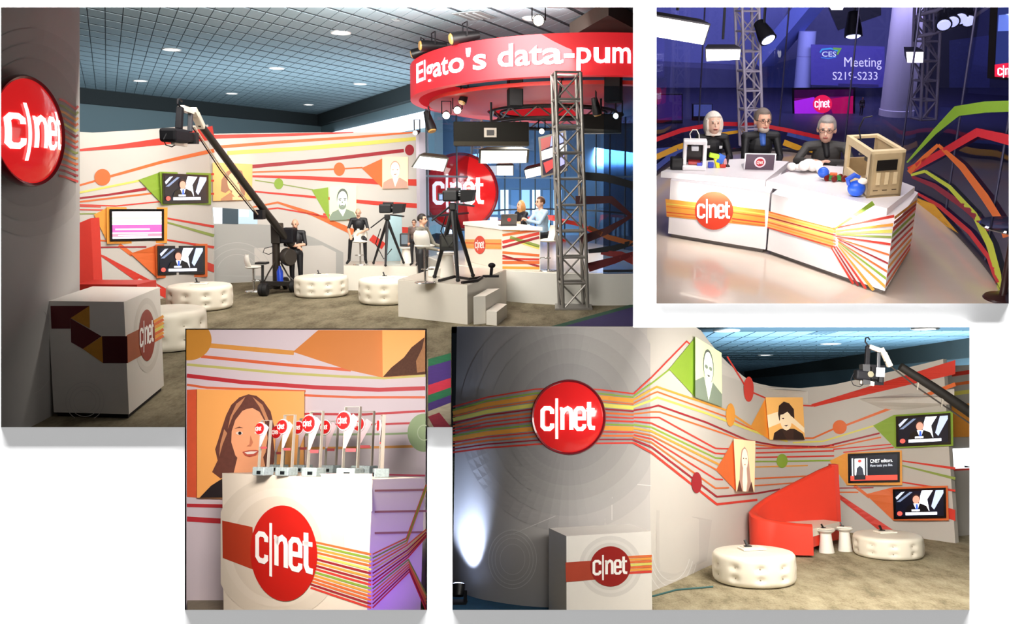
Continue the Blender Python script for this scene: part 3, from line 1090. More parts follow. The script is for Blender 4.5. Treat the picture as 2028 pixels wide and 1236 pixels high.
# ---------------------------------------------------------------- people: one continuous body grown from tapered limbs
def person(st, label, base, rotz, J, cols, hair=None, hair_col='2c2420', s=1.0, vox=.0095, extras=(), yaw=0.0, pitch=0.0, bare=(), hs=1.0):
    """J: joints in metres, facing -Y, feet at z 0; missing joints come from a standing figure. cols: skin shirt pants shoes"""
    D = dict(pel=(0, 0, .93), hipL=(.09, 0, .9), hipR=(-.09, 0, .9), kneL=(.1, -.01, .49), kneR=(-.1, -.01, .49), ankL=(.1, .02, .08), ankR=(-.1, .02, .08),
             toeL=(.12, -.15, .035), toeR=(-.12, -.15, .035), che=(0, .01, 1.26), shoL=(.185, .01, 1.41), shoR=(-.185, .01, 1.41), elbL=(.23, .03, 1.13), elbR=(-.23, .03, 1.13),
             wriL=(.22, -.05, .88), wriR=(-.22, -.05, .88), nek=(0, .005, 1.47), hed=(0, -.01, 1.615))
    D.update(J)
    D = {k: Vector(v) for k, v in D.items()}
    key = {'skin': 0, 'shirt': 1, 'pants': 2, 'shoes': 3, 'dark': 4, 'lip': 5, 'collar': 6, 'brow': 7}
    pr = []
    cap = lambda a, b, r0, r1, m: pr.append(('c', Vector(a), Vector(b), r0, r1, key[m]))
    ell = lambda c, r, m, R=None: pr.append(('e', Vector(c), r, R or Matrix.Identity(3), key[m]))
    up = (D['che'] - D['pel']).normalized()
    sx = (D['shoL'] - D['shoR']).normalized()
    fy = up.cross(sx).normalized()
    T = Matrix((sx, fy, up)).transposed()
    ell(D['pel'], (.165, .12, .12), 'pants', T)
    ell(D['pel'] * .55 + D['che'] * .45, (.148, .108, .17), 'shirt', T)
    ell(D['che'], (.172, .122, .19), 'shirt', T)
    for q in 'LR':
        cap(D['nek'] - up * .05, D['sho' + q], .062, .062, 'shirt')
        cap(D['sho' + q], D['elb' + q], .056, .044, 'shirt')
        low = 'skin' if q in bare else 'shirt'
        cap(D['elb' + q], D['wri' + q], .043, .031, low)
        if 'hip' + q in D:
            cap(D['hip' + q], D['kne' + q], .085, .06, 'pants')
            cap(D['kne' + q], D['ank' + q], .06, .044, 'pants')
            cap(D['ank' + q], D['toe' + q], .046, .036, 'shoes')
        d = (D['wri' + q] - D['elb' + q]).normalized()
        side = (sx - d * sx.dot(d)).normalized()
        nrm = d.cross(side).normalized()
        if nrm.z > 0:
            nrm = -nrm
        sg = 1 if q == 'L' else -1
        w = D['wri' + q]
        ell(w + d * .045, (.038, .05, .018), 'skin', Matrix((side, d, nrm)).transposed())
        for i, (o, L) in enumerate(((-.028, .034), (-.010, .042), (.009, .040), (.027, .031))):
            p0 = w + d * .085 + side * o
            p1 = p0 + (d * .85 + nrm * .5) * L
            p2 = p1 + (d * .45 + nrm * .85) * L * .8
            cap(p0, p1, .0105, .0095, 'skin'); cap(p1, p2, .0095, .0085, 'skin')
        tb = w + d * .03 - side * sg * .034
        cap(tb, tb + (d * .7 - side * sg * .6 + nrm * .3) * .035, .013, .0105, 'skin')
        cap(tb + (d * .7 - side * sg * .6 + nrm * .3) * .035, tb + (d * .9 - side * sg * .3 + nrm * .5) * .06, .0105, .009, 'skin')
    Hd = D['hed']
    RH = Matrix.Rotation(yaw, 3, 'Z') @ Matrix.Rotation(pitch, 3, 'X')
    hp = lambda x, y, z: Hd + RH @ Vector((x * hs, y * hs, z * hs))
    cap(D['nek'] - up * .04, hp(0, .015, -.07), .056, .05, 'skin')
    ell(hp(0, .012, .022), (.077 * hs, .096 * hs, .098 * hs), 'skin', RH)
    ell(hp(0, -.018, -.04), (.06 * hs, .072 * hs, .078 * hs), 'skin', RH)
    cap(hp(0, -.085, .012), hp(0, -.108, -.022), .009, .015, 'skin')
    for e in (-1, 1):
        ell(hp(e * .078, .012, -.005), (.012 * hs, .02 * hs, .032 * hs), 'skin', RH)
        ell(hp(e * .03, -.083, .012), (.009 * hs, .008 * hs, .0055 * hs), 'dark', RH)
        cap(hp(e * .018, -.086, .033), hp(e * .045, -.076, .034), .0045, .0045, 'brow')
    ell(hp(0, -.088, -.055), (.024 * hs, .01 * hs, .007 * hs), 'lip', RH)
    if len(cols) > 4:
        cap(D['nek'] - fy * .03 - up * .02, D['che'] - fy * .11 + up * .08, .045, .03, 'collar')
    # mesh of all the limbs, fused into one skin
    mb = MB()
    for p in pr:
        if p[0] == 'c':
            a, b = p[1], p[2]
            d = (b - a)
            dn = d.normalized()
            ra, rb = p[3], p[4]
            pts, rr = [], []
            for k in range(4):
                t = math.pi / 2 * (1 - k / 4)
                pts.append(a - dn * ra * math.sin(t)); rr.append(max(ra * math.cos(t), 1e-4))
            for k in range(5):
                pts.append(a + d * k / 4); rr.append(ra + (rb - ra) * k / 4)
            for k in range(1, 5):
                t = math.pi / 2 * k / 4
                pts.append(b + dn * rb * math.sin(t)); rr.append(max(rb * math.cos(t), 1e-4))
            mb.tube(pts, rr, 10)
        else:
            mb.ball(p[1], p[2], 14, 10, p[3])
    raw = mb.obj('body', mat('808080'))
    md = raw.modifiers.new('r', 'REMESH'); md.mode = 'VOXEL'; md.voxel_size = vox
    ms = raw.modifiers.new('s', 'SMOOTH'); ms.factor = .5; ms.iterations = 2
    dg = bpy.context.evaluated_depsgraph_get()
    me = bpy.data.meshes.new_from_object(raw.evaluated_get(dg))
    bpy.data.objects.remove(raw)
    n = len(me.polygons)
    cen = np.empty(n * 3); me.polygons.foreach_get('center', cen); cen = cen.reshape(-1, 3)
    best = np.full(n, 1e9); idx = np.zeros(n, dtype=np.int32)
    for p in pr:
        if p[0] == 'c':
            a, b = np.array(p[1]), np.array(p[2])
            ab = b - a
            t = np.clip(((cen - a) @ ab) / max(ab @ ab, 1e-9), 0, 1)
            dist = np.linalg.norm(cen - a - t[:, None] * ab, axis=1) - (p[3] + (p[4] - p[3]) * t)
            k = p[5]
        else:
            R = np.array(p[3]); q = (cen - np.array(p[1])) @ R
            dist = (np.linalg.norm(q / np.array(p[2]), axis=1) - 1) * min(p[2])
            k = p[4]
        if k in (4, 5, 6, 7):
            dist = dist - (.004 if k == 6 else .001)
        w = dist < best
        best[w] = dist[w]; idx[w] = k
    pal = list(cols[:4]) + ['241a18', '9a4a42', cols[4] if len(cols) > 4 else cols[1], hair_col if hair else '8a6a58']
    me.materials.clear()
    for i, c in enumerate(pal):
        me.materials.append(mat(c, .55 if i else .5, var=.05, scale=30))
    me.polygons.foreach_set('material_index', idx)
    me.polygons.foreach_set('use_smooth', [True] * n)
    me.name = 'body'
    t = Thing(st, 'person', label, 'person', base, mtx=Matrix.Rotation(rotz, 4, 'Z') @ Matrix.Scale(s, 4))
    b = bpy.data.objects.new('body', me)
    COL.objects.link(b)
    b.parent = t.o
    if hair:
        hb = MB()
        if hair in ('short', 'thin'):
            hb.ball((0, 0, 0), (.086, .106, .108), 28, 20)
            for i, p in enumerate(hb.v):
                lim = .055 if p.y < -.05 else (-.02 if p.y < .02 else -.06)
                if p.z < lim or (hair == 'thin' and p.z > .06):
                    hb.v[i] = p * .82
            c = (0, .014, .026)
        elif hair == 'bob':
            hb.ball((0, 0, 0), (.108, .118, .15), 30, 24)
            for i, p in enumerate(hb.v):
                if p.y < -.045 and abs(p.x) < .078 and p.z < .085:
                    hb.v[i] = Vector((p.x * .8, p.y * .55, p.z * .8))
                if p.z < -.1:
                    hb.v[i] = Vector((p.x * 1.15, p.y, -.11))
            c = (0, .014, -.01)
        else:
            hb.ball((0, 0, 0), (.1, .115, .2), 30, 24)
            for i, p in enumerate(hb.v):
                if p.y < -.04 and abs(p.x) < .072 and p.z < .14:
                    hb.v[i] = Vector((p.x * .8, p.y * .5, p.z))
            c = (0, .02, -.07)
        hb.v = [hp(*(p + Vector(c))) for p in hb.v]
        t.part('hair', hb, mat(hair_col, .6, var=.25, scale=60), local=True, smooth=60)
    if 'glasses' in extras:
        g = MB()
        for e in (-1, 1):
            ring = [hp(e * .031 + .024 * math.cos(a), -.098, .01 + .017 * math.sin(a)) for a in [2 * math.pi * k / 14 for k in range(15)]]
            g.tube(ring, .0026, 6, caps=False)
            g.tube([hp(e * .055, -.095, .014), hp(e * .08, .0, .012)], .003, 6)
        g.tube([hp(-.008, -.1, .014), hp(.008, -.1, .014)], .003, 6)
        t.part('glasses', g, mat('0c0c0e', .3), local=True, smooth=60)
    if 'beard' in extras:
        g = MB(); g.ball(hp(0, -.04, -.075), (.055 * hs, .056 * hs, .04 * hs), 16, 10, RH)
        t.part('beard', g, mat('b9aca0', .7, var=.2, scale=80), local=True, smooth=60)
    if 'badge' in extras:
        g = MB(); c = D['pel'] * .35 + D['che'] * .65 - fy * .135
        g.box(c, (.07, .012, .1), T)
        bd = t.part('badge', g, mat('e8e4da', .5), local=True)
        g = MB(); g.tube([D['nek'] + sx * .06 - fy * .04, D['che'] + sx * .05 - fy * .125 + up * .04, c + up * .05, D['che'] - sx * .05 - fy * .125 + up * .04, D['nek'] - sx * .06 - fy * .04], .006, 6)
        t.part('lanyard', g, mat('20242a', .6), local=True, smooth=60)
    if 'patch' in extras:
        for x, z, w, c in ((-.09, .06, .075, 'f0e6e2'), (.1, .05, .04, 'e6e6ea')):
            g = MB(); g.box(D['che'] - fy * .118 + sx * x + up * z, (w, .012, .035), T)
            t.part('chest_patch', g, mat(c, .6), local=True)
    return t

# ================================================================ lower middle view: glass awards on a logo pedestal
def build_stage3():
    st = S3
    WM = mat('d9cdd2', .6, var=.02, scale=2)
    a = st.at(369, 1000, 7.75)
    mb = MB()
    q = [st.at(x, y, 7.75) for x, y in ((369, 1290), (843, 1290), (843, 653), (369, 653))]
    mb.prism(q, (0, .05, 0))
    wall = struct(st, 'wall_back', mb, WM)
    ws = PlaneSurf(st, a, (0, -1, 0))
    A = Art(ws, wall); A.clip = (369, 653, 843, 1290)
    mb = MB(); q = [st.floor(x, y) for x, y in ((371, 1340), (841, 1340), (841, 1166), (371, 1166))]
    mb.hexa([p - Vector((0, 0, .05)) for p in q], q)
    struct(st, 'floor', mb, mat('8d8471', .9, var=.2, scale=20))
    RED = mat('c02a33', .55, var=.03); ORG = mat('dd6638', .55, var=.03); OLV = mat('c3c06c', .55, var=.03); AMB = mat('dd9a45', .55, var=.03); GRN = mat('8fa878', .55, var=.05)
    A.ellipse(373, 673, 46, 41, mat('cf8f33', .55, var=.03), .006, 'graphic_dot', 48)
    A.stroke([(412, 684), (582, 699)], 9, AMB, .004)
    A.stroke([(398, 706), (560, 722), (695, 733)], 6, ORG, .005)
    A.stroke([(370, 722), (560, 739), (680, 746), (760, 749), (842, 744)], 5, OLV, .004)
    A.stroke([(370, 744), (480, 757), (620, 767), (750, 772), (842, 769)], 8, RED, .004)
    A.stroke([(370, 762), (410, 768), (605, 775)], 4.5, ORG, .004)
    A.stroke([(603, 783), (700, 787), (842, 787)], 4.5, ORG, .004)
    A.stroke([(603, 820), (720, 821), (842, 814)], 4.5, RED, .004)
    A.stroke([(603, 842), (760, 840), (820, 838)], 4, RED, .004)
    A.stroke([(603, 861), (755, 860), (812, 858)], 4, GRN, .004)
    A.stroke([(603, 888), (700, 887), (820, 884)], 5, AMB, .004)
    A.stroke([(603, 939), (760, 940), (842, 942)], 3.5, mat('d84a6a', .55), .004)
    A.ellipse(840, 857, 33, 38, GRN, .008, 'graphic_dot', 40)
    A.ring(840, 857, 13, 15, 2, mat('b3c49c', .6), .010)
    A.stroke([(370, 1001), (470, 1003)], 7, RED, .004)
    A.stroke([(370, 1028), (470, 1034)], 10, RED, .004)
    A.poly([(580, 697), (630, 654), (760, 654), (758, 748), (690, 733)], mat('d58236', .55, var=.12, scale=1.5), .006, 'graphic_triangle')
    A.poly([(370, 772), (391, 771), (391, 986), (370, 984)], mat('dd5a35', .55, var=.1), .006, 'graphic_band')

    def panel(label, q, m):
        base = ws.hit((q[2][0] + q[3][0]) / 2, (q[2][1] + q[3][1]) / 2)
        t = Thing(st, 'portrait_panel', label, 'wall portrait', base)
        B = Art(ws, t.o, base, 500)
        B.block(q, .0, .05, m, 'panel')
        return t, B
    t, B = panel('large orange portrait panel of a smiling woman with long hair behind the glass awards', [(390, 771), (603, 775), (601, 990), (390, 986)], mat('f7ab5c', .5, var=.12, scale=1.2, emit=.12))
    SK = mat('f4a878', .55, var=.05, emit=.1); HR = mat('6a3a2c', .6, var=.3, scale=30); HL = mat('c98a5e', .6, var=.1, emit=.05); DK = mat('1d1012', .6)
    hair = [(492, 781), (474, 787), (458, 802), (448, 822), (440, 846), (432, 872), (426, 890), (431, 912), (420, 935), (437, 948), (452, 940), (470, 960), (520, 958), (538, 935), (545, 905), (541, 870), (543, 845), (536, 815), (522, 795), (508, 784)]
    off = .053
    for nm, pts, m in [
        ('hair', hair, HR),
        ('neck', [(474, 890), (520, 900), (530, 945), (545, 975), (470, 975), (462, 940)], SK),
        ('black_top', [(395, 986), (418, 962), (440, 948), (462, 943), (478, 962), (500, 986)], DK),
        ('face', [(478, 812), (466, 828), (459, 850), (458, 876), (466, 902), (482, 920), (500, 925), (516, 916), (526, 896), (530, 868), (527, 840), (518, 818), (500, 808)], SK),
        ('fringe', [(492, 783), (470, 800), (460, 830), (457, 860), (466, 832), (480, 814), (498, 806), (512, 812), (524, 834), (530, 862), (536, 830), (524, 800)], HR),
        ('hair_light', [(486, 786), (468, 800), (456, 826), (451, 850), (462, 822), (478, 800)], HL), ('hair_light', [(500, 786), (520, 802), (532, 832), (527, 835), (514, 806)], HL),
        ('hair_light', [(444, 850), (436, 880), (434, 905), (441, 880), (450, 858)], HL),
        ('brow', [(464, 849), (474, 845), (482, 848), (474, 848)], HR), ('brow', [(503, 846), (512, 843), (521, 848), (512, 847)], HR),
        ('eye', uv_ellipse(474, 858, 7, 3.4, 12), mat('fae3d0', .5)), ('eye', uv_ellipse(511, 857, 7, 3.2, 12), mat('fae3d0', .5)),
        ('pupil', uv_ellipse(475, 858, 3.2, 3.2, 10), DK), ('pupil', uv_ellipse(511, 857, 3.2, 3.2, 10), DK),
        ('nose_shade', [(496, 862), (501, 876), (497, 884), (488, 884), (494, 880)], mat('d27f57', .6)),
        ('lips', [(480, 895), (492, 892), (506, 891), (514, 893), (506, 902), (494, 905), (485, 902)], mat('c9553f', .5)), ('teeth', [(484, 896), (496, 894), (510, 894), (502, 899), (490, 900)], mat('fdf1e4', .5)),
    ]:
        B.poly(pts, m, off, nm)
        off += .0015
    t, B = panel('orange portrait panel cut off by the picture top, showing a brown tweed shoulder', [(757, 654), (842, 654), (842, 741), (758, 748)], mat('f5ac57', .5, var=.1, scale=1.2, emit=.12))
    B.poly([(758, 747), (775, 728), (800, 708), (815, 688), (838, 670), (842, 668), (842, 741)], mat('5a3a2a', .8, var=.35, scale=60), .053, 'tweed_shoulder')
    B.poly([(826, 738), (824, 715), (836, 690), (842, 662), (842, 736)], mat('a97a52', .8, var=.2, scale=40), .055, 'lapel')

    # pedestal
    h = 1.08
    n0, f0, s0 = st.floor(738, 950, h), st.floor(440, 937, h), st.floor(860, 945.5, h)
    u = (f0 - n0); w = (s0 - n0)
    back = n0 + u + w.normalized() * .75
    s1 = n0 + w.normalized() * .75
    for k in range(60):
        if st.pix(s1)[0] > 843:
            s1 = s1 + (n0 - s1) * .05
            back = n0 + u + (s1 - n0)
    base = Vector(((n0.x + f0.x) / 2, (n0.y + f0.y) / 2, 0))
    t = Thing(st, 'logo_pedestal', 'wide cream pedestal with large red logo disc under the glass awards', 'pedestal', base)
    z = Vector((0, 0, h))
    top = [n0, f0, back, s1]
    def foot(p, x):
        lo, hi = -.4, .4
        for _ in range(30):
            k = (lo + hi) / 2
            if st.pix(p - z - u * k)[0] < x:
                lo = k
            else:
                hi = k
        return p - z - u * lo
    fb = foot(f0, 443); bb = back - z + (fb - f0 + z)
    mb = MB(); mb.hexa([n0 - z, fb, bb, s1 - z], top)
    t.part('body', mb, mat('e6dcc8', .4, var=.02))
    fn = Vector((u.y, -u.x, 0)); sn = Vector((w.y, -w.x, 0))
    fs, ss = PlaneSurf(st, n0, fn), PlaneSurf(st, n0, sn)
    P = Art(fs, t.o, base, 600); P.clip = (437, 938, 737, 1300)
    for (x, y, rx, ry, c, o) in ((550, 1085, 132, 142, 'd9cfbb', .0015), (550, 1085, 108, 118, 'ddd3c0', .002), (548, 1085, 90, 102, 'd3c8b4', .0025), (720, 905, 90, 110, 'ddd4c2', .0015), (720, 905, 66, 85, 'd6ccb9', .002)):
        P.ellipse(x, y, rx, ry, mat(c, .45, var=.01), o, 'graphic_disc', 60)
    P.poly([(440, 1031), (500, 1044), (506, 1130), (441, 1105)], mat('b03a1f', .45, var=.12, scale=3), .003, 'graphic_band')
    SC = [C_ORG, C_GRN, C_AMB, C_ORG, C_YEL, C_DRD, C_AMB, C_DRD, C_RED, C_GRN, C_AMB, C_ORG, C_ORG, C_DRD, C_RED]
    for i, c in enumerate(SC):
        f = i / 14
        P.stroke([(615, 1072 + f * 92), (735, 1098 + f * 106)], 4.2, c, .003 + .0003 * (i % 2))
    P.ellipse(562, 1096, 66, 95, mat('c01f16', .35, var=.25, scale=1.2), .006, 'graphic_disc', 60, rot=-.06)
    art_logo(P, 560, 1090, 75, 98, PAPERW, .009, shear=.2, sq=.1)
    Q = Art(ss, t.o, base, 600)
    for i, c in enumerate(SC):
        f = i / 14
        y0, y1 = 1098 + f * 106, 1066 + f * 66
        pts = [(738, y0), (805 + 6 * f, y1)]
        pts += [(844, 960 + 60 * f)] if i < 3 else ([(844, 1040 + f * 40)] if i < 9 else [(844, 1120 + 90 * f)])
        Q.stroke(pts, 2.6, c, .002 + .0003 * (i % 2))
    for y in (972, 1014, 1056):
        Q.stroke([(742, y), (846, y - 2)], 4, mat('a7766a', .4), .0015)

    # glass awards
    GL = glass_mat('f4f6f4', .0, ior=1.15)
    EDGE = mat('9a9184', .3, var=.1)
    BASE = mat('8f9c9a', .1, var=.45, scale=60)
    spec = [(508, 533, 833, 'leftmost of the glass awards, in front of the portrait face', 512, 849, 11), (541, 563, 838, 'small glass award tucked behind the second award from the portrait side', 546, 856, 12),
            (553, 581, 822, 'glass award overlapping the edge of the portrait hair', 556, 845, 13), (586, 611, 829, 'short glass award at the right edge of the orange portrait', 588, 847, 12),
            (605, 637, 815, 'tall glass award just beyond the edge of the orange portrait', 608, 839, 16), (640, 668, 834, 'glass award between the two tall awards', 641, 846, 13),
            (674, 712, 806, 'tallest glass award with the largest red disc', 677, 833, 17), (702, 740, 815, 'glass award directly behind the tallest award', 708, 840, 13), (748, 760, 822, 'rightmost glass award, turned almost edge-on', 752, 843, 10)]
    for i, (x0, x1, yt, lab, dx, dy, dr) in enumerate(spec):
        xm = (x0 + x1) / 2
        yb = 941 + (xm - 500) * .018 - (7 if i in (1, 3, 5, 7) else 0)
        c = st.floor(xm, yb, h)
        k = 1 / st.ppm(c)
        wdt = (x1 - x0) * k
        ang = math.atan2(u.y, u.x) + math.pi
        ang = -.5
        if i == 8:
            ang = -1.25; wdt *= 2.2
        hh = st.zat(c, yt) - h
        t = Thing(st, 'glass_award', lab, 'award', c, ang, 'glass awards on the pedestal')
        bw = max(wdt * 1.25, 26 * k)
        mb = MB(); mb.box((0, 0, .03), (bw, .10, .06), None, .006)
        t.part('base', mb, BASE, local=True)
        mb = MB(); mb.box((bw * .1, -.052, .022), (bw * .3, .008, .022))
        t.part('base_inset', mb, mat('14181a', .2), local=True)
        mb = MB(); mb.box((0, 0, .06 + (hh - .06) / 2), (wdt, .022, hh - .06))
        t.part('plate', mb, GL, local=True)
        for sx in (-1, 1):
            mb = MB(); mb.box((sx * wdt / 2, 0, .06 + (hh - .06) / 2), (.005, .024, hh - .06))
            t.part('plate_edge', mb, EDGE, local=True)
        mb = MB(); mb.box((0, 0, hh), (wdt, .023, .004))
        t.part('plate_edge', mb, EDGE, local=True)
        # frosted sweep
        zc = st.zat(c, dy) - h
        r = dr * k
        mb = MB(); mb.add([(-wdt * .45, -.0135, zc - r), (wdt * .1, -.0135, zc + r * .8), (wdt * .48, -.0135, zc + r * .2), (-wdt * .3, -.0135, zc - r * 3.2), (-wdt * .45, -.0135, zc - r * 3.2)], [(0, 1, 2, 3, 4)])
        t.part('frosted_sweep', mb, mat('c3aeb0', .6), local=True, recalc=False)
        R3 = Matrix.Rotation(math.pi / 2, 3, 'X')
        xo = (dx - xm) * k / math.cos(ang) * .9
        mb = MB(); mb.lathe([(0, 0), (r * 1.15, 0), (r * 1.15, .012), (0, .012)], 24, (xo, -.014, zc), R3)
        t.part('disc_rim', mb, mat('d9cfcf', .3), local=True)
        mb = MB(); mb.lathe([(0, 0), (r, 0), (r, .02), (0, .024)], 24, (xo, -.016, zc), R3)
        dd = t.part('red_disc', mb, mat('b81a1a', .3), local=True)
        V, Fc = logo_shapes(.2)
        mb = MB(); mb.add([(xo + p * r * .95, -.0415, zc + v * r * .95) for p, v in V], Fc)
        t.part('lettering', mb, PAPERW, parent=dd, local=True, recalc=False)
        mb = MB(); mb.add([(-wdt * .3, -.0135, zc - r * 3.6), (wdt * .4, -.0135, zc - r * 3.6), (wdt * .4, -.0135, zc - r * 3.2), (-wdt * .3, -.0135, zc - r * 3.2)], [(0, 1, 2, 3)])
        t.part('engraved_line', mb, mat('a8484a', .5), local=True, recalc=False)


build_stage3()

# ================================================================ lower right view: lounge corner with curved graphic wall
def build_stage4():
    st = S4
    mb = MB()
    q = [st.floor(560, 1290), st.floor(2250, 1290), st.floor(3300, 905), st.floor(700, 905)]
    mb.hexa([p - Vector((0, 0, .1)) for p in q], q)
    struct(st, 'floor', mb, carpet_mat('756c55', '958a70', 'aaa085', 3.0, (1, .45, 1)))
    mb = MB()
    q = [st.floor(780, 1163), st.floor(900, 1163), st.floor(985, 1188), st.floor(1108, 1199), st.floor(1108, 1222), st.floor(780, 1222)]
    mb.prism([p + Vector((0, 0, .004)) for p in q], (0, 0, .006))
    struct(st, 'floor', mb, mat('23506a', .9, var=.3, scale=8))

    WALLM = mat('bdb8b0', .6, var=.03, scale=2)
    PILL = mat('b2aeaa', .6, var=.03, scale=2)
    pil, ps = upright(st, 'wall_left', [(896, 1168), (930, 1182), (965, 1191), (1040, 1202), (1120, 1205), (1200, 1197), (1290, 1172)],
                      [(800, 646.5), (1290, 646.5)], PILL)
    wall, ws = upright(st, 'wall_back', [(1290, 1172), (1340, 1151), (1400, 1123), (1470, 1092), (1530, 1070), (1600, 1058), (1680, 1055), (1780, 1061), (1892, 1076)],
                       [(1290, 646.5), (1394, 646.5), (1396, 649), (1420, 682), (1450, 717), (1490, 751), (1515, 761), (1550, 767), (1600, 769), (1660, 763), (1740, 746), (1892, 711)], WALLM)
    A = Art(ps, pil)
    A.clip = (898, 650, 1288, 1300)
    B = Art(ws, wall)
    # nested shade discs behind the sign
    for r, c, o in ((228, 'aaa6a3', .004), (196, 'a29f9c', .007), (165, '9b9895', .010), (136, '94918f', .013), (106, '8d8a89', .016)):
        A.ellipse(1126, 826, r * .95, r, mat(c, .6, var=.02), o, 'graphic_disc', 64)
    cols = [C_RED, C_GRN, C_AMB, C_ORG, C_YEL, C_DRD, C_ORG, C_RED, C_RED, C_GRN, C_AMB, C_RED, C_ORG, C_DRD, C_RED]
    wid = [3, 3, 9, 3, 8, 3.5, 4, 3, 3.5, 3, 9, 3, 4, 3, 3.5]
    tops = [(897, 806), (964, 787), (1060, 771), (1120, 768), (1190, 772), (1255, 780), (1290, 783)]
    bots = [(897, 896), (964, 887), (1060, 880), (1120, 878), (1190, 878), (1255, 877), (1290, 880)]
    for i in range(15):
        f = (i / 14)
        A.stroke([(a[0], a[1] + (b[1] - a[1]) * f) for a, b in zip(tops, bots)][:6], wid[i] * .95, cols[i], .021 + .001 * (i % 2))
    # stripes fanning out over the curved wall
    R1 = [
        ([(1255, 780), (1290, 748), (1360, 676), (1368, 683)], 3, C_RED), ([(1255, 785), (1290, 760), (1328, 730)], 3, C_GRN),
        ([(1255, 792), (1290, 772), (1301, 766), (1440, 813), (1487, 845)], 4, C_AMB), ([(1255, 799), (1290, 781), (1302, 776), (1440, 826), (1510, 860)], 3, C_ORG),
        ([(1255, 806), (1290, 793), (1302, 787), (1400, 819), (1460, 842), (1520, 864), (1560, 874)], 4, C_YEL),
        ([(1255, 813), (1290, 807), (1304, 803), (1400, 837), (1480, 872), (1540, 883), (1632, 885), (1660, 878), (1742, 858)], 3.5, C_DRD),
        ([(1255, 820), (1290, 816), (1307, 816), (1440, 861), (1490, 880), (1560, 888), (1650, 886), (1745, 866)], 3, C_ORG),
        ([(1255, 827), (1290, 827), (1306, 827), (1417, 888), (1447, 889)], 3, C_RED), ([(1255, 834), (1290, 838), (1417, 898), (1440, 899)], 3, C_RED),
        ([(1255, 841), (1290, 846), (1417, 907), (1434, 908)], 3, C_GRN), ([(1255, 848), (1290, 854), (1430, 923)], 4, C_AMB),
        ([(1255, 855), (1290, 862), (1420, 931)], 3, C_ORG), ([(1255, 861), (1290, 869), (1417, 949), (1432, 950)], 3, C_RED),
        ([(1255, 866), (1290, 876), (1417, 967), (1444, 966)], 3, C_ORG), ([(1255, 871), (1290, 885), (1420, 984), (1500, 977), (1545, 969)], 3.5, C_DRD),
        ([(1255, 877), (1290, 896), (1420, 999), (1500, 990)], 4.5, C_RED)]
    for k, (p, w, c) in enumerate(R1):
        B.stroke(p[1:] if p[0][0] < 1290 else p, w, c, .006 + .0012 * (k % 3))
        if p[0][0] < 1290:
            A.stroke(p[:2], w, c, .021 + .0012 * (k % 3))
    for p, w, c in [([(1497, 888), (1580, 887), (1652, 882)], 3, C_RED), ([(1497, 897), (1652, 893)], 3, C_RED), ([(1497, 906), (1560, 905), (1652, 903)], 3, C_RED), ([(1496, 914), (1540, 914), (1650, 912)], 3, C_GRN),
                    ([(1496, 925), (1600, 922)], 2.5, C_AMB), ([(1495, 948), (1600, 943)], 3, C_ORG), ([(1494, 962), (1580, 956)], 2.5, C_ORG),
                    ([(1440, 706), (1476, 764)], 3, C_RED), ([(1492, 778), (1518, 789)], 3, C_RED), ([(1590, 803), (1610, 804)], 3, C_RED),
                    ([(1594, 868), (1610, 868), (1650, 850)], 3.5, C_ORG), ([(1676, 842), (1800, 795), (1892, 761)], [4, 6, 8], C_ORG),
                    ([(1570, 877), (1630, 874), (1735, 842)], 3, C_YEL), ([(1650, 890), (1765, 880)], 2.5, C_RED), ([(1670, 896), (1770, 886)], 2.5, C_RED),
                    ([(1787, 913), (1892, 928)], [2.5, 5], C_RED), ([(1787, 922), (1892, 948)], [2.5, 5.5], C_OLV), ([(1787, 955), (1892, 972)], [2.5, 4.5], C_RED),
                    ([(1645, 967), (1730, 966)], 2.5, C_DRD), ([(1645, 975), (1700, 975)], 2.5, C_ORG), ([(1692, 962), (1722, 985)], 6, C_ORG)]:
        B.stroke(p, w, c, .009)
    B.poly([(1606, 801), (1892, 713), (1892, 741), (1612, 806)], C_RED, .011)
    B.poly([(1652, 980), (1664, 980), (1772, 1052), (1745, 1054)], C_RED, .008)
    B.poly([(1875, 1005), (1892, 1010), (1892, 1032), (1875, 1026)], C_RED, .008)
    for x, y, a, b, c in ((1483, 771, 10, 25, C_RED), (1447, 822, 9, 23, C_AMB), (1380, 956, 10, 21, C_DRD), (1549, 913, 11, 14, C_GRN), (1663, 846, 14, 14, C_ORG)):
        B.ellipse(x, y, a, b, c, .014)
    B.poly([(1325, 731), (1378, 667), (1378, 788)], C_GRN, .012, 'graphic_triangle')
    B.poly([(1486, 846), (1517, 787), (1524, 871)], C_AMB, .012, 'graphic_triangle')
    B.poly([(1418, 931), (1453, 871), (1458, 973)], C_ORG, .012, 'graphic_triangle')
    B.poly([(1729, 843), (1770, 822), (1772, 887)], C_GRN, .012, 'graphic_triangle')
    B.poly([(1643, 913), (1677, 896), (1677, 961)], C_AMB, .012, 'graphic_triangle')
    B.poly([(1714, 979), (1769, 965), (1769, 1031)], C_ORG, .012, 'graphic_triangle')
    # faint doodles
    LN = mat('cfcdc9', .6, var=.02)
    for r, w in ((58, 1.6), (50, 1.4), (42, 1.2), (30, 1.2)):
        A.ring(1015, 1108, r * .82, r, w, LN, .006)
    A.stroke([(1010, 1060), (1100, 1022)], 1.2, LN, .006)
    A.stroke([(1212, 955), (1212, 1030)], 1.2, LN, .006); A.stroke([(1212, 955), (1290, 962)], 1.2, LN, .006)
    for r in (70, 82, 96):
        B.ring(1330, 1080, r * .55, r, 1.3, LN, .005, a0=.4, a1=2.9)
    PN = mat('c6c1b9', .6, var=.02)
    B.poly([(1400, 700), (1430, 742), (1600, 800), (1600, 775), (1550, 770), (1490, 757)], PN, .003)
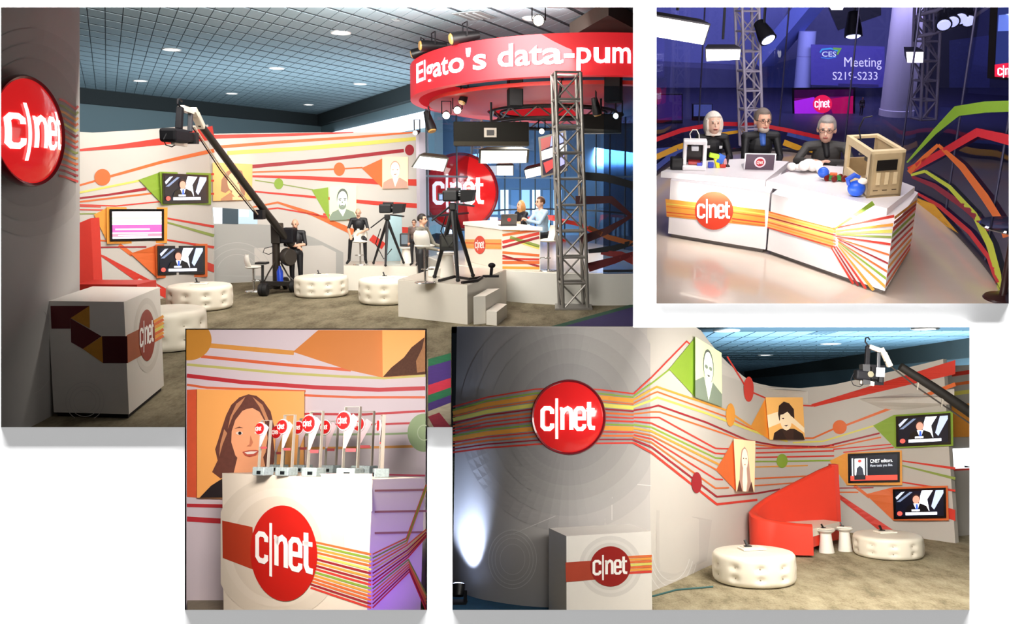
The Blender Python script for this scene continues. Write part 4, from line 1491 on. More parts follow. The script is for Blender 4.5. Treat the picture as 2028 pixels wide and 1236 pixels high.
    B.poly([(1300, 1010), (1410, 1030), (1400, 1110), (1300, 1160)], mat('b5b0a9', .6, var=.02), .003)
    B.poly([(1700, 790), (1890, 770), (1890, 800), (1760, 815)], PN, .003)
    RS = mat('bcb6ae', .6, var=.02)

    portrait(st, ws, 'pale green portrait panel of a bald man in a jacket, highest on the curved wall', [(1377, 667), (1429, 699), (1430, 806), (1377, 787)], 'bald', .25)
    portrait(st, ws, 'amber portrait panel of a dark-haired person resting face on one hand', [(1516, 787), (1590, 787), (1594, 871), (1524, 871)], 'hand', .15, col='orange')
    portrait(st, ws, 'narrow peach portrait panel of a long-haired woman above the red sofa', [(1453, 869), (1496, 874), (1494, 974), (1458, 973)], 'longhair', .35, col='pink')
    wall_screen(st, ws, 'green-framed screen with a newsreader, under the crane arm in the lounge view', [(1774, 825), (1882, 818), (1883, 880), (1775, 885)], [(1770, 822), (1887, 814), (1888, 883), (1772, 888)], C_GRN, 'news')
    wall_screen(st, ws, 'amber-framed screen with a phone picture and the words CNET editors', [(1679, 899), (1782, 895), (1782, 955), (1680, 957)], [(1676, 897), (1786, 892), (1787, 961), (1677, 961)], C_AMB, 'news2')
    wall_screen(st, ws, 'orange-framed screen with a newsreader, lowest beside the red sofa', [(1768, 969), (1873, 966), (1874, 1026), (1770, 1028)], [(1768, 965), (1877, 962), (1879, 1031), (1769, 1031)], C_ORG, 'news')

    # lit sign on the pillar
    c = ps.hit(1126, 826, .02)
    ax = Vector((0, 0, st.H)) - c
    ax = Vector((-.02, -1, .0))
    logo_dome(st, 'round red glowing logo sign on the grey pillar above the small white pedestal', c, ax, 70 / st.ppm(c), 24 / st.ppm(c),
              mat('c81f20', .18, emit=.55, coat=.6, var=.08, scale=3), mat('fff6f0', .4, emit=1.6, var=0))

    # pedestal
    FL, FR = st.floor(1122, 1241), st.floor(1292, 1225)
    h = st.zat(FL, 1062)
    d = (FR - FL); nb = Vector((-d.y, d.x, 0)).normalized()
    if nb.y < 0:
        nb = -nb
    bk = nb * .62
    t = Thing(st, 'logo_pedestal', 'small white pedestal with red logo disc in front of the grey pillar', 'pedestal', (FL + FR) / 2)
    mb = MB(); up = Vector((0, 0, h)); mb.hexa([FL, FR, FR + bk, FL + bk], [FL + up, FR + up, FR + bk + up, FL + bk + up])
    t.part('body', mb, mat('e2ddd4', .35, var=.02))
    pf = PlaneSurf(st, FL, -nb)
    P = Art(pf, t.o, t.base)
    for r, cc, o in ((62, 'd2cdc5', .002), (54, 'dad5cd', .003), (48, 'cdc8bf', .004)):
        P.ellipse(1209, 1122, r, r * .98, mat(cc, .5, var=.02), o, 'graphic_disc', 40)
    P.poly([(1120, 1114), (1180, 1110), (1180, 1148), (1121, 1153)], mat('a8412c', .4, var=.15, scale=4), .006, 'graphic_band')
    for k, cc in enumerate((C_ORG, C_AMB, C_ORG, C_YEL, C_ORG, C_AMB, C_RED)):
        y = 1103 + k * 5.2
        P.stroke([(1240, y + 1), (1291, y - 2)], 4.6, cc, .006)
    P.ellipse(1209, 1122, 40, 40, mat('93231f', .3, var=.1, scale=3), .009, 'graphic_disc', 40)
    art_logo(P, 1209, 1122, 45, 45, PAPERW, .012, shear=-.03)

    # ottomans
    def otto(label, x0, x1, ytop, ybot, nb=10, a0=.3):
        w = x1 - x0
        cx = (x0 + x1) / 2
        yc = ybot - .13 * w
        c = st.floor(cx, yc)
        r = w / 2 / st.ppm(c)
        h = st.zat(c, ytop + .085 * w)
        ottoman(st, label, c, r, h, 2, nb, a0)
        return c + Vector((0, 0, h))
    c1 = otto('large white tufted ottoman nearest the small logo pedestal and red sofa', 1413, 1575, 1077, 1172, 10, .25)
    c2 = otto('white tufted ottoman between the two white side tables and the lowest screen', 1694, 1826, 1046, 1117, 10, .1)
    tray_set(st, 'white tray with a dark handset on the ottoman before the red sofa', c1 + Vector((0, .1, 0)), 1.0)
    tray_set(st, 'white tray with a dark handset on the ottoman below the lowest screen', c2 + Vector((0, .1, 0)), .9)

    # red curved sofa with tall sloping back
    base = [(1652, 1072), (1625, 1073), (1590, 1075), (1550, 1078), (1515, 1082), (1495, 1086), (1485, 1091), (1490, 1096), (1510, 1100), (1545, 1103), (1580, 1105), (1612, 1106)]
    top = [919, 930, 947, 967, 986, 1000, 1011, 1020, 1028, 1034, 1038, 1040]
    pts = [(st.floor(x, y), ty) for (x, y), ty in zip(base, top)]
    fine = resample([(p.x, p.y, st.zat(p, ty)) for p, ty in pts], .12)
    t = Thing(st, 'curved_sofa', 'red curved sofa with tall sloping back below the portraits', 'sofa', st.floor(1560, 1090))
    cen = sum((Vector(p[:2]) for p in fine), Vector((0, 0))) / len(fine)
    n = len(fine)
    inn, out = [], []
    for i, p in enumerate(fine):
        a, b = Vector(fine[max(i - 2, 0)][:2]), Vector(fine[min(i + 2, n - 1)][:2])
        dd = (b - a).normalized(); nn = Vector((dd.y, -dd.x))
        if nn.dot(cen - Vector(p[:2])) < 0:
            nn = -nn
        out.append(Vector((p[0], p[1], 0))); inn.append(Vector((p[0] + nn.x * .13, p[1] + nn.y * .13, 0)))
    mb = MB()
    zt = [Vector((0, 0, p[2])) for p in fine]
    mb.add([p + Vector((0, 0, .04)) for p in out] + [p + z - Vector((0, 0, .03)) for p, z in zip(out, zt)] + [(p * .75 + q * .25) + z for p, q, z in zip(out, inn, zt)] + [(p * .25 + q * .75) + z for p, q, z in zip(out, inn, zt)] + [q + z - Vector((0, 0, .03)) for q, z in zip(inn, zt)] + [q + Vector((0, 0, .04)) for q in inn],
           [(k * n + i, k * n + i + 1, (k + 1) % 6 * n + i + 1, (k + 1) % 6 * n + i) for k in range(6) for i in range(n - 1)] + [tuple(k * n for k in range(6)), tuple(k * n + n - 1 for k in range(6))[::-1]])
    SOFA = mat('d63a26', .5, var=.05, scale=3)
    t.part('shell', mb, SOFA, smooth=45)
    e0 = out[0]
    mb = MB(); mb.hexa([e0 + Vector((-.02, -.12, .04)), e0 + Vector((.1, -.12, .04)), e0 + Vector((.1, .06, .04)), e0 + Vector((-.02, .06, .04))], [e0 + Vector((-.02, -.12, 0)) + zt[0], e0 + Vector((.1, -.12, 0)) + zt[0], e0 + Vector((.1, .06, 0)) + zt[0], e0 + Vector((-.02, .06, 0)) + zt[0]])
    t.part('end_panel', mb, mat('c8321f', .5, var=.05))
    seat_poly = [p for p in inn[4:]] 
    zs = .37
    mb = MB(); mb.prism([p + Vector((0, 0, .1)) for p in inn[2:-1]] + [st.floor(1662, 1079) + Vector((0, 0, .1))], (0, 0, zs - .2))
    t.part('seat_base', mb, SOFA)
    mb = MB(); mb.prism([p + Vector((0, 0, zs - .1)) for p in inn[2:-1]] + [st.floor(1665, 1080) + Vector((0, 0, zs - .1))], (0, 0, .12))
    t.part('seat_cushion', mb, LEATHER, label='white leather seat cushion')

    # two hourglass side tables
    def side_table(label, x, yb, w, ytop):
        c = st.floor(x, yb)
        r = w / 2 / st.ppm(c)
        h = st.zat(c, ytop)
        t = Thing(st, 'side_table', label, 'side table', c, group='white side tables by the red sofa')
        mb = MB(); mb.lathe([(0, 0), (r, 0), (r * .98, .03), (r * .82, h * .45), (r * .72, h * .78), (r * .7, h * .86)], 28)
        t.part('base', mb, mat('e8e4da', .4, var=.02), local=True, smooth=40)
        mb = MB(); mb.lathe([(r * .7, h * .84), (r * 1.05, h * .92), (r * 1.18, h * .97), (r * 1.18, h), (0, h)], 28)
        t.part('table_top', mb, mat('dcd8ce', .4, var=.02), local=True, smooth=30)
        return c + Vector((0, 0, h))
    a = side_table('white hourglass side table nearest the end of the red sofa', 1637, 1094, 30, 1049)
    b = side_table('white hourglass side table between the first side table and the far ottoman', 1674, 1091, 28, 1046)
    tray_set(st, 'small leaflet tray on the side table beside the red sofa', a, .7, .5)
    tray_set(st, 'small leaflet tray on the side table beside the far ottoman', b, .7, -.3)

    # hall beyond: ceiling, cornice, wall
    ZC = 4.05
    Apt, Bpt = st.floor(1440, 742, ZC), st.floor(1960, 666, ZC)
    d = (Bpt - Apt); L = d.length; d = d / L
    nrm = Vector((d.y, -d.x, 0))
    if nrm.dot(-Apt) < 0:
        nrm = -nrm
    e1 = (d.x * 2.2, d.y * 2.2); e2 = (nrm.x * .5, nrm.y * .5)
    p0 = (Apt.x - d.x * 6, Apt.y - d.y * 6)
    tile_ceiling(st, ZC, p0, e1, e2, 34, 70, (1360, 652, 1990, 770), mat('86a8bc', .8, var=.06, scale=2), mat('3f5866', .9), 260, back=[(1340, 650), (2150, 650), (2150, 771), (1340, 771)], gap=(.16, .02))
    hw = MB()
    far = Apt; near = Bpt + d * 4
    hw.hexa([far * 1 - Vector((0, 0, ZC)), near - Vector((0, 0, ZC)), near - nrm * .3 - Vector((0, 0, ZC)), far - nrm * .3 - Vector((0, 0, ZC))], [far, near, near - nrm * .3, far - nrm * .3])
    hall = struct(st, 'wall_hall', hw, mat('6f8791', .8, var=.05, scale=.5))
    mb = MB()
    o = nrm * .25
    zz = Vector((0, 0, .52))
    mb.hexa([far + o - zz, near + o - zz, near - zz, far - zz], [far + o, near + o, near, far])
    struct(st, 'trim_cornice', mb, mat('3b4444', .8))
    downlights(st, ZC, [(1439, 655), (1516, 703), (1645, 681), (1832, 651)], .27, 'the lounge view ceiling', 5.0)
    mb = MB()
    vc = st.floor(1628, 660, ZC - .01)
    t = Thing(st, 'ceiling_vent', 'small square ceiling vent between downlights in the lounge view', 'vent', vc, math.atan2(d.y, d.x))
    mb.box((0, 0, 0), (.8, .5, .02)); t.part('plate', mb, mat('5f7784', .6), local=True)
    for k in range(4):
        mb = MB(); mb.box((0, -.18 + .12 * k, -.015), (.7, .03, .015)); t.part('slat', mb, mat('7d97a5', .6), local=True)

    # wall section beyond the end of the curved wall
    rw, rs = upright(st, 'wall_right', [(1880, 1064), (1960, 1056), (2060, 1050)], [(1870, 727), (1960, 722), (2060, 716)], mat('a9a69f', .6, var=.03))
    Q = Art(rs, rw)
    Q.stroke([(1885, 742), (1980, 728)], 8, C_RED); Q.stroke([(1885, 762), (1980, 749)], 6, C_ORG); Q.stroke([(1885, 780), (1980, 768)], 8, C_YEL); Q.stroke([(1880, 931), (1990, 926)], 4, C_RED, .012)
    Q.block([(1885, 803), (1990, 790), (1990, 863), (1885, 866)], 0, .05, mat('e0963f', .5), 'graphic_panel')
    Q.poly([(1880, 889), (1990, 884), (1990, 927), (1880, 931)], mat('f4f8ff', .5, emit=1.5, var=0), .01, 'lit_window')
    Q.poly([(1910, 915), (1990, 913), (1990, 925), (1910, 926)], mat('3b434c', .5), .012, 'window_dark')  # darker part of the window

    # camera crane reaching in
    yd = 12.0
    P = lambda x, y: st.at(x, y, yd)
    k = yd / F
    hx, hy = 1746, 702
    t = Thing(st, 'camera_crane', 'black camera crane with hanging camera above the lounge wall', 'camera crane', st.floor(2075, 1130))
    jib_head(t, lambda dx, dy: P(hx + dx * .95 - 4, hy + dy * .95 - 8), k)
    mb = MB(); mb.bar(P(1712, 722) , P(1713, 762), 22 * k, 14 * k)
    t.part('monitor_back', mb, mat('17181c', .5))
    mb = MB(); yv = Vector((0, -.07, 0)); mb.add([P(1732, 728) + yv, P(1749, 729) + yv, P(1748, 747) + yv, P(1731, 746) + yv], [(0, 1, 2, 3)])
    t.part('paper_tag', mb, mat('b9c2cc', .5), recalc=False)
    mb = MB(); mb.bar(P(1722, 724), P(1752, 726), 4 * k); mb.hexa([P(1725, 763), P(1750, 763), P(1750, 763) + Vector((0, .12, 0)), P(1725, 763) + Vector((0, .12, 0))], [P(1727, 722), P(1752, 724), P(1752, 724) + Vector((0, .12, 0)), P(1727, 722) + Vector((0, .12, 0))])
    t.part('video_monitor', mb, mat('101014', .6, spec=.15))
    mb = MB(); mb.tube([P(1783, 726), P(1850, 768), P(1920, 816), P(2040, 900)], [8 * k, 9 * k, 10 * k, 11 * k], 10)
    t.part('arm', mb, mat('161412', .55, spec=.2), smooth=40)
    mb = MB(); mb.tube([P(1752, 716), P(1820, 770), P(1920, 838), P(2040, 925)], 1.6 * k, 6)
    t.part('brace_cable', mb, mat('24201d', .5), smooth=40)
    for x, y in ((1822, 752), (1870, 786)):
        mb = MB(); mb.bar(P(x - 2, y - 6), P(x - 6, y + 20), 3 * k)
        t.part('cable_stay', mb, mat('8a8378', .4, metal=.5))
    mb = MB(); pb = P(2060, 915); mb.tube([Vector((pb.x, pb.y, 0.05)), pb], 10 * k, 10)
    t.part('mast', mb, mat('1d1a18', .45), smooth=40)
    mb = MB(); mb.box(Vector((pb.x, pb.y, .06)), (.9, .9, .12), None, .02)
    t.part('dolly', mb, mat('1d1a18', .5))

    # uplighter at the foot of the pillar
    c = st.floor(907, 1196)
    t = Thing(st, 'floor_uplight', 'small black floor uplight throwing blue light up the pillar', 'floor light', c)
    mb = MB(); mb.box(c + Vector((0, 0, .015)), (.22, .2, .03)); mb.bar(c + Vector((-.09, 0, .03)), c + Vector((-.09, 0, .16)), .02, .04); mb.bar(c + Vector((.09, 0, .03)), c + Vector((.09, 0, .16)), .02, .04)
    t.part('bracket', mb, mat('141418', .5))
    mb = MB(); mb.tube([c + Vector((0, -.03, .1)), c + Vector((0, .03, .22))], [.07, .085], 16)
    t.part('housing', mb, mat('101014', .4), smooth=40)
    mb = MB(); mb.tube([c + Vector((0, .031, .222)), c + Vector((0, .035, .23))], [.075, .07], 16)
    t.part('lens', mb, mat('b8ccff', .3, emit=6, var=0), smooth=40)
    # thin cable on the carpet
    mb = MB(); mb.tube([st.floor(1292, 1183) + Vector((0, 0, .012)), st.floor(1340, 1170) + Vector((0, 0, .012)), st.floor(1412, 1164) + Vector((0, 0, .012))], .012, 6)
    single(st, 'floor_cable', 'thin teal cable on the carpet between pedestal and ottoman', 'cable', mb, mat('2f5a58', .6), st.floor(1350, 1170), 40)


build_stage4()

# ================================================================ upper left view: broadcast booth under a lit ring
def build_stage1():
    st = S1
    V3 = Vector

    def fpoly(name, px, m, dz=0.0, th=.1):
        mb = MB()
        mb.prism([st.floor(x, y) + V3((0, 0, dz - th)) for x, y in px], (0, 0, th))
        return struct(st, name, mb, m)
    fpoly('floor', [(-190, 850), (364, 850), (847, 850), (894, 850), (894, 648), (1275, 648), (1275, 432), (-190, 432)], carpet_mat('544c3c', '6e6652', '837a65', 2.2, (1, .4, 1)))
    ln = lambda x, o: 713 - .272 * (x - 846) + o * (1 + (846 - x) / 900)
    for a, b, c in ((0, 15, '14603c'), (15, 52, '3a2068'), (52, 72, 'b02038'), (72, 88, '14603c'), (88, 104, '3a2068'), (104, 150, 'a79c86')):
        q = []
        for x in (848, 893):
            q.append((x, min(849, ln(x, a))))
        for x in (893, 848):
            q.append((x, min(849.5, ln(x, b))))
        fpoly('floor', q, mat(c, .9, var=.3, scale=10), .008, .008)
    fpoly('floor', [(1092, 647), (1274, 597), (1274, 603), (1118, 647)], mat('14402c', .9, var=.3, scale=10), .008, .008)
    fpoly('floor', [(1118, 647), (1274, 603), (1274, 647)], mat('251a4e', .9, var=.3, scale=10), .008, .008)
    fpoly('floor', [(848, 828), (870, 820), (893, 849), (860, 849)], mat('8e1f34', .9, var=.2), .016, .008)

    # ------------------------------------------------ hall: ceiling, cornice, walls
    ZC = 5.92
    A, Cn, B = st.floor(120, 171, ZC), st.floor(635, 229, ZC), st.floor(800, 176, ZC)
    dA = (A - Cn).normalized(); dB = (B - Cn).normalized()
    GRID = mat('37444c', .9)
    TILE = mat('8ea3ad', .85, var=.05, scale=3)
    p0 = Cn
    tile_ceiling(st, ZC, (p0.x, p0.y), (dA.x * .42, dA.y * .42), (dB.x * .95, dB.y * .95), 90, 42, (60, -40, 1272, 232), TILE, GRID, 300, back=[(-190, -140), (1274, -140), (1274, 236), (-190, 236)])
    far1, far2 = Cn + dA * 30, Cn + dB * 2
    while st.pix(far2)[0] < 858:
        far2 = far2 + dB * .3
    for k, (e, nm) in enumerate(((far1, 'wall_hall'), (far2, 'wall_hall'))):
        d = (e - Cn).normalized(); nn = V3((d.y, -d.x, 0))
        if nn.dot(-Cn) < 0:
            nn = -nn
        z = V3((0, 0, ZC))
        mb = MB(); mb.hexa([Cn - z, e - z, e - z - nn * .3, Cn - z - nn * .3], [Cn, e, e - nn * .3, Cn - nn * .3])
        struct(st, nm, mb, mat('7f959c', .8, var=.04, scale=.4))
        o = nn * .3; zz = V3((0, 0, .55))
        mb = MB(); mb.hexa([Cn + o - zz, e + o - zz, e - zz, Cn - zz], [Cn + o, e + o, e, Cn])
        struct(st, 'trim_cornice', mb, mat('353c3e', .8))
    # lit cove on the right-hand hall wall
    d = dB; nn = V3((d.y, -d.x, 0)); nn = nn if nn.dot(-Cn) > 0 else -nn
    p1, p2 = Cn + d * 3 + nn * .05, far2 - d * .3 + nn * .05
    z1, z2 = st.zat(p1, 262), st.zat(p1, 246)
    mb = MB(); mb.hexa([V3((p1.x, p1.y, 4.35)), V3((p2.x, p2.y, 4.35)), V3((p2.x, p2.y, 4.35)) + nn * .1, V3((p1.x, p1.y, 4.35)) + nn * .1], [V3((p1.x, p1.y, 4.9)), V3((p2.x, p2.y, 4.9)), V3((p2.x, p2.y, 4.9)) + nn * .1, V3((p1.x, p1.y, 4.9)) + nn * .1])
    single(st, 'cove_light', 'long white glowing cove light high on the hall wall beside the ring', 'light', mb, mat('eef4ff', .5, emit=1.6, var=0), p1)
    mb = MB(); q = [st.floor(x, y, ZC - .35) for x, y in ((1128, 74), (1205, 30), (1262, 60), (1262, 90))]
    mb.prism(q, (0, 0, .3)); struct(st, 'ceiling_soffit', mb, mat('4c443e', .9))
    downlights(st, ZC, [(675, 65), (340, 98), (548, 135), (855, 113), (278, 160), (713, 166), (459, 185), (611, 207), (1056, 36)], .2, 'the broadcast booth ceiling', 6.0)
    for x, y, s_, lab in ((940, 30, .8, 'square air vent in the booth ceiling above the lit ring'), (785, 38, .18, 'tiny round ceiling sensor beside the square air vent')):
        c = st.floor(x, y, ZC - .01)
        t = Thing(st, 'ceiling_vent', lab, 'vent', c, math.atan2(dA.y, dA.x))
        mb = MB(); mb.box((0, 0, -.01), (s_, s_ * .8, .02)); t.part('plate', mb, mat('6e7678', .6), local=True)
        for k in range(3):
            mb = MB(); mb.box((0, (-.2 + .2 * k) * s_, -.03), (s_ * .85, s_ * .05, .015)); t.part('slat', mb, mat('8d979a', .6), local=True)

    # ------------------------------------------------ big grey pillar with the red sign
    pil, ps = upright(st, 'wall_left', [(-150, 905), (-70, 893), (0, 872), (60, 846), (105, 822), (138, 797), (154, 778), (158, 764)], [(-200, -120), (200, -120)], mat('b4b1ad', .6, var=.03, scale=2), lean=.05)
    A1 = Art(ps, pil); A1.clip = (-60, 10, 150, 800)
    for r, c, o in ((1.75, 'aca9a5', .006), (1.5, 'a4a19d', .010), (1.25, '9c9995', .014)):
        A1.ellipse(58, 262, 84 * r, 118 * r, mat(c, .6, var=.02), o, 'graphic_disc', 60)
    cl = [C_RED, C_OLV, C_AMB, C_ORG, C_YEL, C_DRD, C_ORG, C_RED, C_OLV, C_AMB, C_ORG, C_RED, C_DRD, C_RED]
    for i, c in enumerate(cl):
        f = i / 13
        A1.stroke([(117, 196 + 152 * f), (128, 200 + 150 * f), (150, 222 + 142 * f - 6), (155, 210 + 150 * f)], 4.5, c, .02 + .001 * (i % 2))
    A1.ring(60, 690, 50, 90, 1.4, mat('bfbcb8', .6), .004, a0=-1, a1=1.4)
    c = ps.hit(12, 260, .02)
    tg = ps.hit(95, 262, 0) - ps.hit(38, 262, 0)
    nax = V3((tg.y, -tg.x, 0)); nax = nax if nax.dot(V3((0, 0, 0)) - c) > 0 else -nax
    nax = (nax.normalized() * .9 + V3((.5, -.86, 0)) * .1).normalized()
    c = c + nax * .22
    logo_dome(st, 'large round red glowing logo sign on the grey pillar above the dark pedestal', c, nax, 104 / st.ppm(c), 34 / st.ppm(c),
              mat('d02022', .18, emit=.85, coat=.6, var=.08, scale=3), mat('fff6f0', .4, emit=1.5, var=0), lscale=.95, loff=-.12)

    # ------------------------------------------------ pedestal in front of it
    FL, FC, FR = st.floor(107, 826), st.floor(256, 830), st.floor(325, 772)
    h = st.zat(FC, 598)
    BK = FL + FR - FC
    t = Thing(st, 'logo_pedestal', 'white pedestal with maroon and amber facets beside the grey pillar', 'pedestal', (FL + FR) / 2)
    z = V3((0, 0, h)); z0 = V3((0, 0, .05))
    mb = MB(); mb.hexa([p + z0 for p in (FL, FC, FR, BK)], [p + z for p in (FL, FC, FR, BK)])
    t.part('body', mb, mat('dcd7cf', .3, var=.02))
    ctr = (FL + FC + FR + BK) / 4
    mb = MB(); q = [ctr + (p - ctr) * .94 for p in (FL, FC, FR, BK)]; mb.hexa(q, [p + z0 for p in q])
    t.part('plinth', mb, mat('0e0d0d', .8))  # recessed foot, coloured near-black for the shadow gap below the body
    fs = PlaneSurf(st, FL, V3(((FC - FL).y, -(FC - FL).x, 0))); rs = PlaneSurf(st, FC, V3(((FR - FC).y, -(FR - FC).x, 0)))
    P = Art(fs, t.o, t.base, 500); Q = Art(rs, t.o, t.base, 500)
    MRN, MRD = mat('5c121a', .4, var=.15, scale=3), mat('4a0d15', .4, var=.1)
    AMB = mat('c98a2a', .4, var=.1)
    for nm, pts, m in (('graphic_facet', [(100, 606), (177, 606), (140, 630), (140, 651), (102, 651)], MRN), ('graphic_facet', [(140, 630), (177, 606), (178, 651)], AMB), ('graphic_facet', [(140, 631), (201, 666), (164, 691), (141, 678)], MRN),
                       ('graphic_facet', [(164, 691), (202, 666), (204, 719)], AMB), ('graphic_facet', [(202, 666), (252, 666), (253, 719), (204, 719)], MRD)):
        P.poly(pts, m, .003, nm)
    for r in (22, 30, 38):
        P.ring(168, 795, r, r, 1.1, mat('cfcac4', .4), .003)
    Q.ellipse(291, 664, 26, 74, mat('cdc7bd', .4, var=.01), .0015, 'graphic_disc', 48); Q.ellipse(291, 664, 21, 62, mat('d6d0c6', .4, var=.01), .002, 'graphic_disc', 48)
    Q.poly([(251, 664), (284, 648), (284, 702), (253, 719)], mat('a04a28', .4, var=.15, scale=3), .003, 'graphic_band')
    for i, c in enumerate((C_AMB, C_ORG, C_AMB, C_YEL, C_ORG, C_AMB, C_ORG)):
        Q.stroke([(300, 640 + i * 6.5), (324, 626 + i * 6.5)], 5.2, c, .003)
    Q.ellipse(291, 664, 16, 51, mat('8f2c22', .4, var=.1), .005, 'graphic_disc', 40)
    art_logo(Q, 291, 662, 18, 56, PAPERW, .007, shear=-.42)

    # ------------------------------------------------ curved graphic wall with the screens
    WM = mat('c6c1b9', .6, var=.03, scale=2)
    lw, ls = upright(st, 'wall_screens', [(120, 612), (200, 606), (330, 590), (424, 566)], [(100, 256), (158, 259), (195, 263), (300, 257), (424, 247)], WM)
    L = Art(ls, lw)
    L.stroke([(150, 298), (240, 290), (330, 279), (423, 263)], [4, 9, 14, 28], C_RED, .012)
    for p, w, c in [([(140, 372), (190, 358)], 4, C_ORG), ([(216, 350), (320, 321), (424, 298)], [5, 6, 8], C_ORG), ([(140, 385), (280, 357)], 4, C_YEL), ([(140, 395), (220, 385), (290, 374)], [4, 4, 6], C_DRD), ([(140, 402), (300, 383)], 3.5, C_ORG),
                    ([(140, 405), (230, 408), (320, 399)], 2.5, C_RED), ([(140, 415), (205, 416)], 2.5, C_RED), ([(140, 424), (190, 423)], 2.5, C_OLV), ([(140, 408), (200, 410)], 2, C_RED),
                    ([(330, 432), (424, 449)], [3, 5], C_RED), ([(330, 440), (424, 467)], [3, 6], C_OLV), ([(330, 475), (424, 490)], [3, 5], C_RED), ([(190, 490), (290, 489)], 3, C_DRD), ([(192, 476), (220, 478)], 3, C_ORG), ([(236, 485), (262, 505)], 8, C_ORG),
                    ([(412, 345), (424, 345)], 4, C_RED), ([(412, 358), (424, 358)], 4, C_RED), ([(412, 384), (424, 384)], 4, C_RED)]:
        L.stroke(p, w, c, .008)
    L.poly([(192, 502), (206, 506), (330, 572), (330, 592), (285, 568)], C_RED, .008)
    L.poly([(408, 518), (424, 524), (424, 540), (408, 534)], C_RED, .008)
    L.ellipse(203, 351, 16, 16.5, C_ORG, .014)
    L.poly([(275, 356), (320, 340), (322, 405)], C_GRN, .03, 'graphic_triangle'); L.poly([(186, 425), (215, 410), (215, 484)], C_AMB, .03, 'graphic_triangle'); L.poly([(258, 502), (312, 485), (312, 551)], C_ORG, .03, 'graphic_triangle')
    wall_screen(st, ls, 'green-framed screen with a newsreader, on the wall below the crane camera', [(322, 343), (413, 347), (413, 402), (323, 404)], [(316, 340), (418, 343), (418, 405), (320, 406)], C_GRN, 'news')
    wall_screen(st, ls, 'amber-framed screen showing coloured table rows', [(217, 414), (325, 414), (325, 476), (218, 478)], [(211, 410), (332, 411), (331, 481), (212, 483)], C_AMB, 'rows')
    wall_screen(st, ls, 'orange-framed screen with a newsreader, lowest above the far ottoman', [(312, 487), (406, 487), (406, 543), (313, 545)], [(308, 484), (411, 483), (411, 548), (310, 551)], C_ORG, 'news')

    # ------------------------------------------------ long back wall with portraits
    bw, bs = upright(st, 'wall_back', [(400, 563), (640, 552), (846, 542)], [(390, 266), (425, 265), (640, 262), (846, 262)], WM)
    K = Art(bs, bw)
    for p, w, c in [([(424, 271), (600, 266), (700, 262)], [8, 5, 2], C_RED), ([(424, 292), (560, 281), (700, 272), (820, 262)], [6, 6, 5, 3], C_ORG), ([(450, 303), (600, 294), (720, 284), (830, 274)], [8, 8, 8, 7], C_YEL),
                    ([(498, 330), (640, 317), (800, 298)], [7, 7, 7], C_DRD), ([(500, 341), (560, 339), (665, 335), (718, 332)], 3, C_ORG), ([(500, 349), (600, 352), (750, 360), (846, 362)], [4, 7, 11, 14], C_RED),
                    ([(505, 357), (552, 364), (620, 376)], 2, C_OLV), ([(500, 379), (640, 392), (740, 402), (846, 409)], [3, 5, 8, 10], C_RED), ([(498, 411), (550, 401), (620, 424), (700, 460)], [3, 4, 8, 12], C_ORG), ([(500, 418), (550, 412), (650, 430)], 3, C_RED),
                    ([(620, 424), (650, 432)], 4, C_RED), ([(735, 470), (760, 488)], 14, C_RED), ([(780, 455), (846, 458)], 12, C_RED), ([(700, 436), (640, 424)], 4, C_RED)]:
        K.stroke(p, w, c, .008)
    for x, y, r, c in ((552, 364, 9, C_GRN), (672, 335, 11, C_ORG), (811, 297, 9, C_DRD)):
        K.ellipse(x, y, r, r * 1.2, c, .014)
    K.poly([(617, 376), (650, 371), (652, 436)], C_GRN, .012, 'graphic_triangle'); K.poly([(716, 333), (757, 314), (757, 372)], C_ORG, .012, 'graphic_triangle')
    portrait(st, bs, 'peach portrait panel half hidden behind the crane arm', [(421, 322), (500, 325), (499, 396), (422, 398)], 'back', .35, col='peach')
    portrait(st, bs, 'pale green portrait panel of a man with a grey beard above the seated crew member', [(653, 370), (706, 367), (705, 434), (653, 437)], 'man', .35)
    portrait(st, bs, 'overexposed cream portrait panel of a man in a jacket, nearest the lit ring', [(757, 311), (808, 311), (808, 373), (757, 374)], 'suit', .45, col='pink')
    K.poly([(421, 411), (510, 416), (510, 444), (424, 443)], mat('aac0cc', .4, emit=.5, var=0), .01, 'window_opening')
    K.poly([(422, 411), (440, 412), (440, 443), (424, 443)], mat('f4f8ff', .4, emit=1.5, var=0), .014, 'lit_window')
    K.poly([(440, 412), (472, 414), (472, 444), (440, 443)], mat('3a4c58', .5), .014, 'window_dark'); K.poly([(474, 415), (492, 416), (492, 430), (474, 429)], mat('e6eef4', .4, emit=.9, var=0), .016, 'lit_window')  # darker middle part and small bright part of the window
    GP = mat('a8a7a2', .6, var=.04, scale=1)
    K.poly([(424, 444), (470, 442), (540, 446), (620, 470), (680, 500), (680, 545), (640, 551), (425, 561)], GP, .004)
    LN = mat('bab8b3', .6)
    for r in (40, 52, 66):
        K.ring(470, 540, r, r * .9, 1.2, LN, .007, a0=-2.9, a1=-.3)
    # lavender pier at its end
    pw, pp = upright(st, 'wall_pier', [(834, 556), (852, 554)], [(830, 262), (856, 262)], mat('b9b2bd', .6, var=.02))

    # ------------------------------------------------ red sofa end behind the pedestal
    t = Thing(st, 'curved_sofa', 'red sofa end with tall back glimpsed between pillar and pedestal', 'sofa', st.floor(180, 610))
    RD = mat('d0362a', .5, var=.05)
    c0, c1 = st.floor(150, 628), st.floor(189, 626)
    mb = MB()
    th = V3((0, .3, 0))
    mb.hexa([c0, c1, c1 + th, c0 + th], [V3((c0.x, c0.y, st.zat(c0, 448))), V3((c1.x, c1.y, st.zat(c1, 432))), V3((c1.x, c1.y, st.zat(c1, 432))) + th, V3((c0.x, c0.y, st.zat(c0, 448))) + th])
    t.part('back', mb, RD)
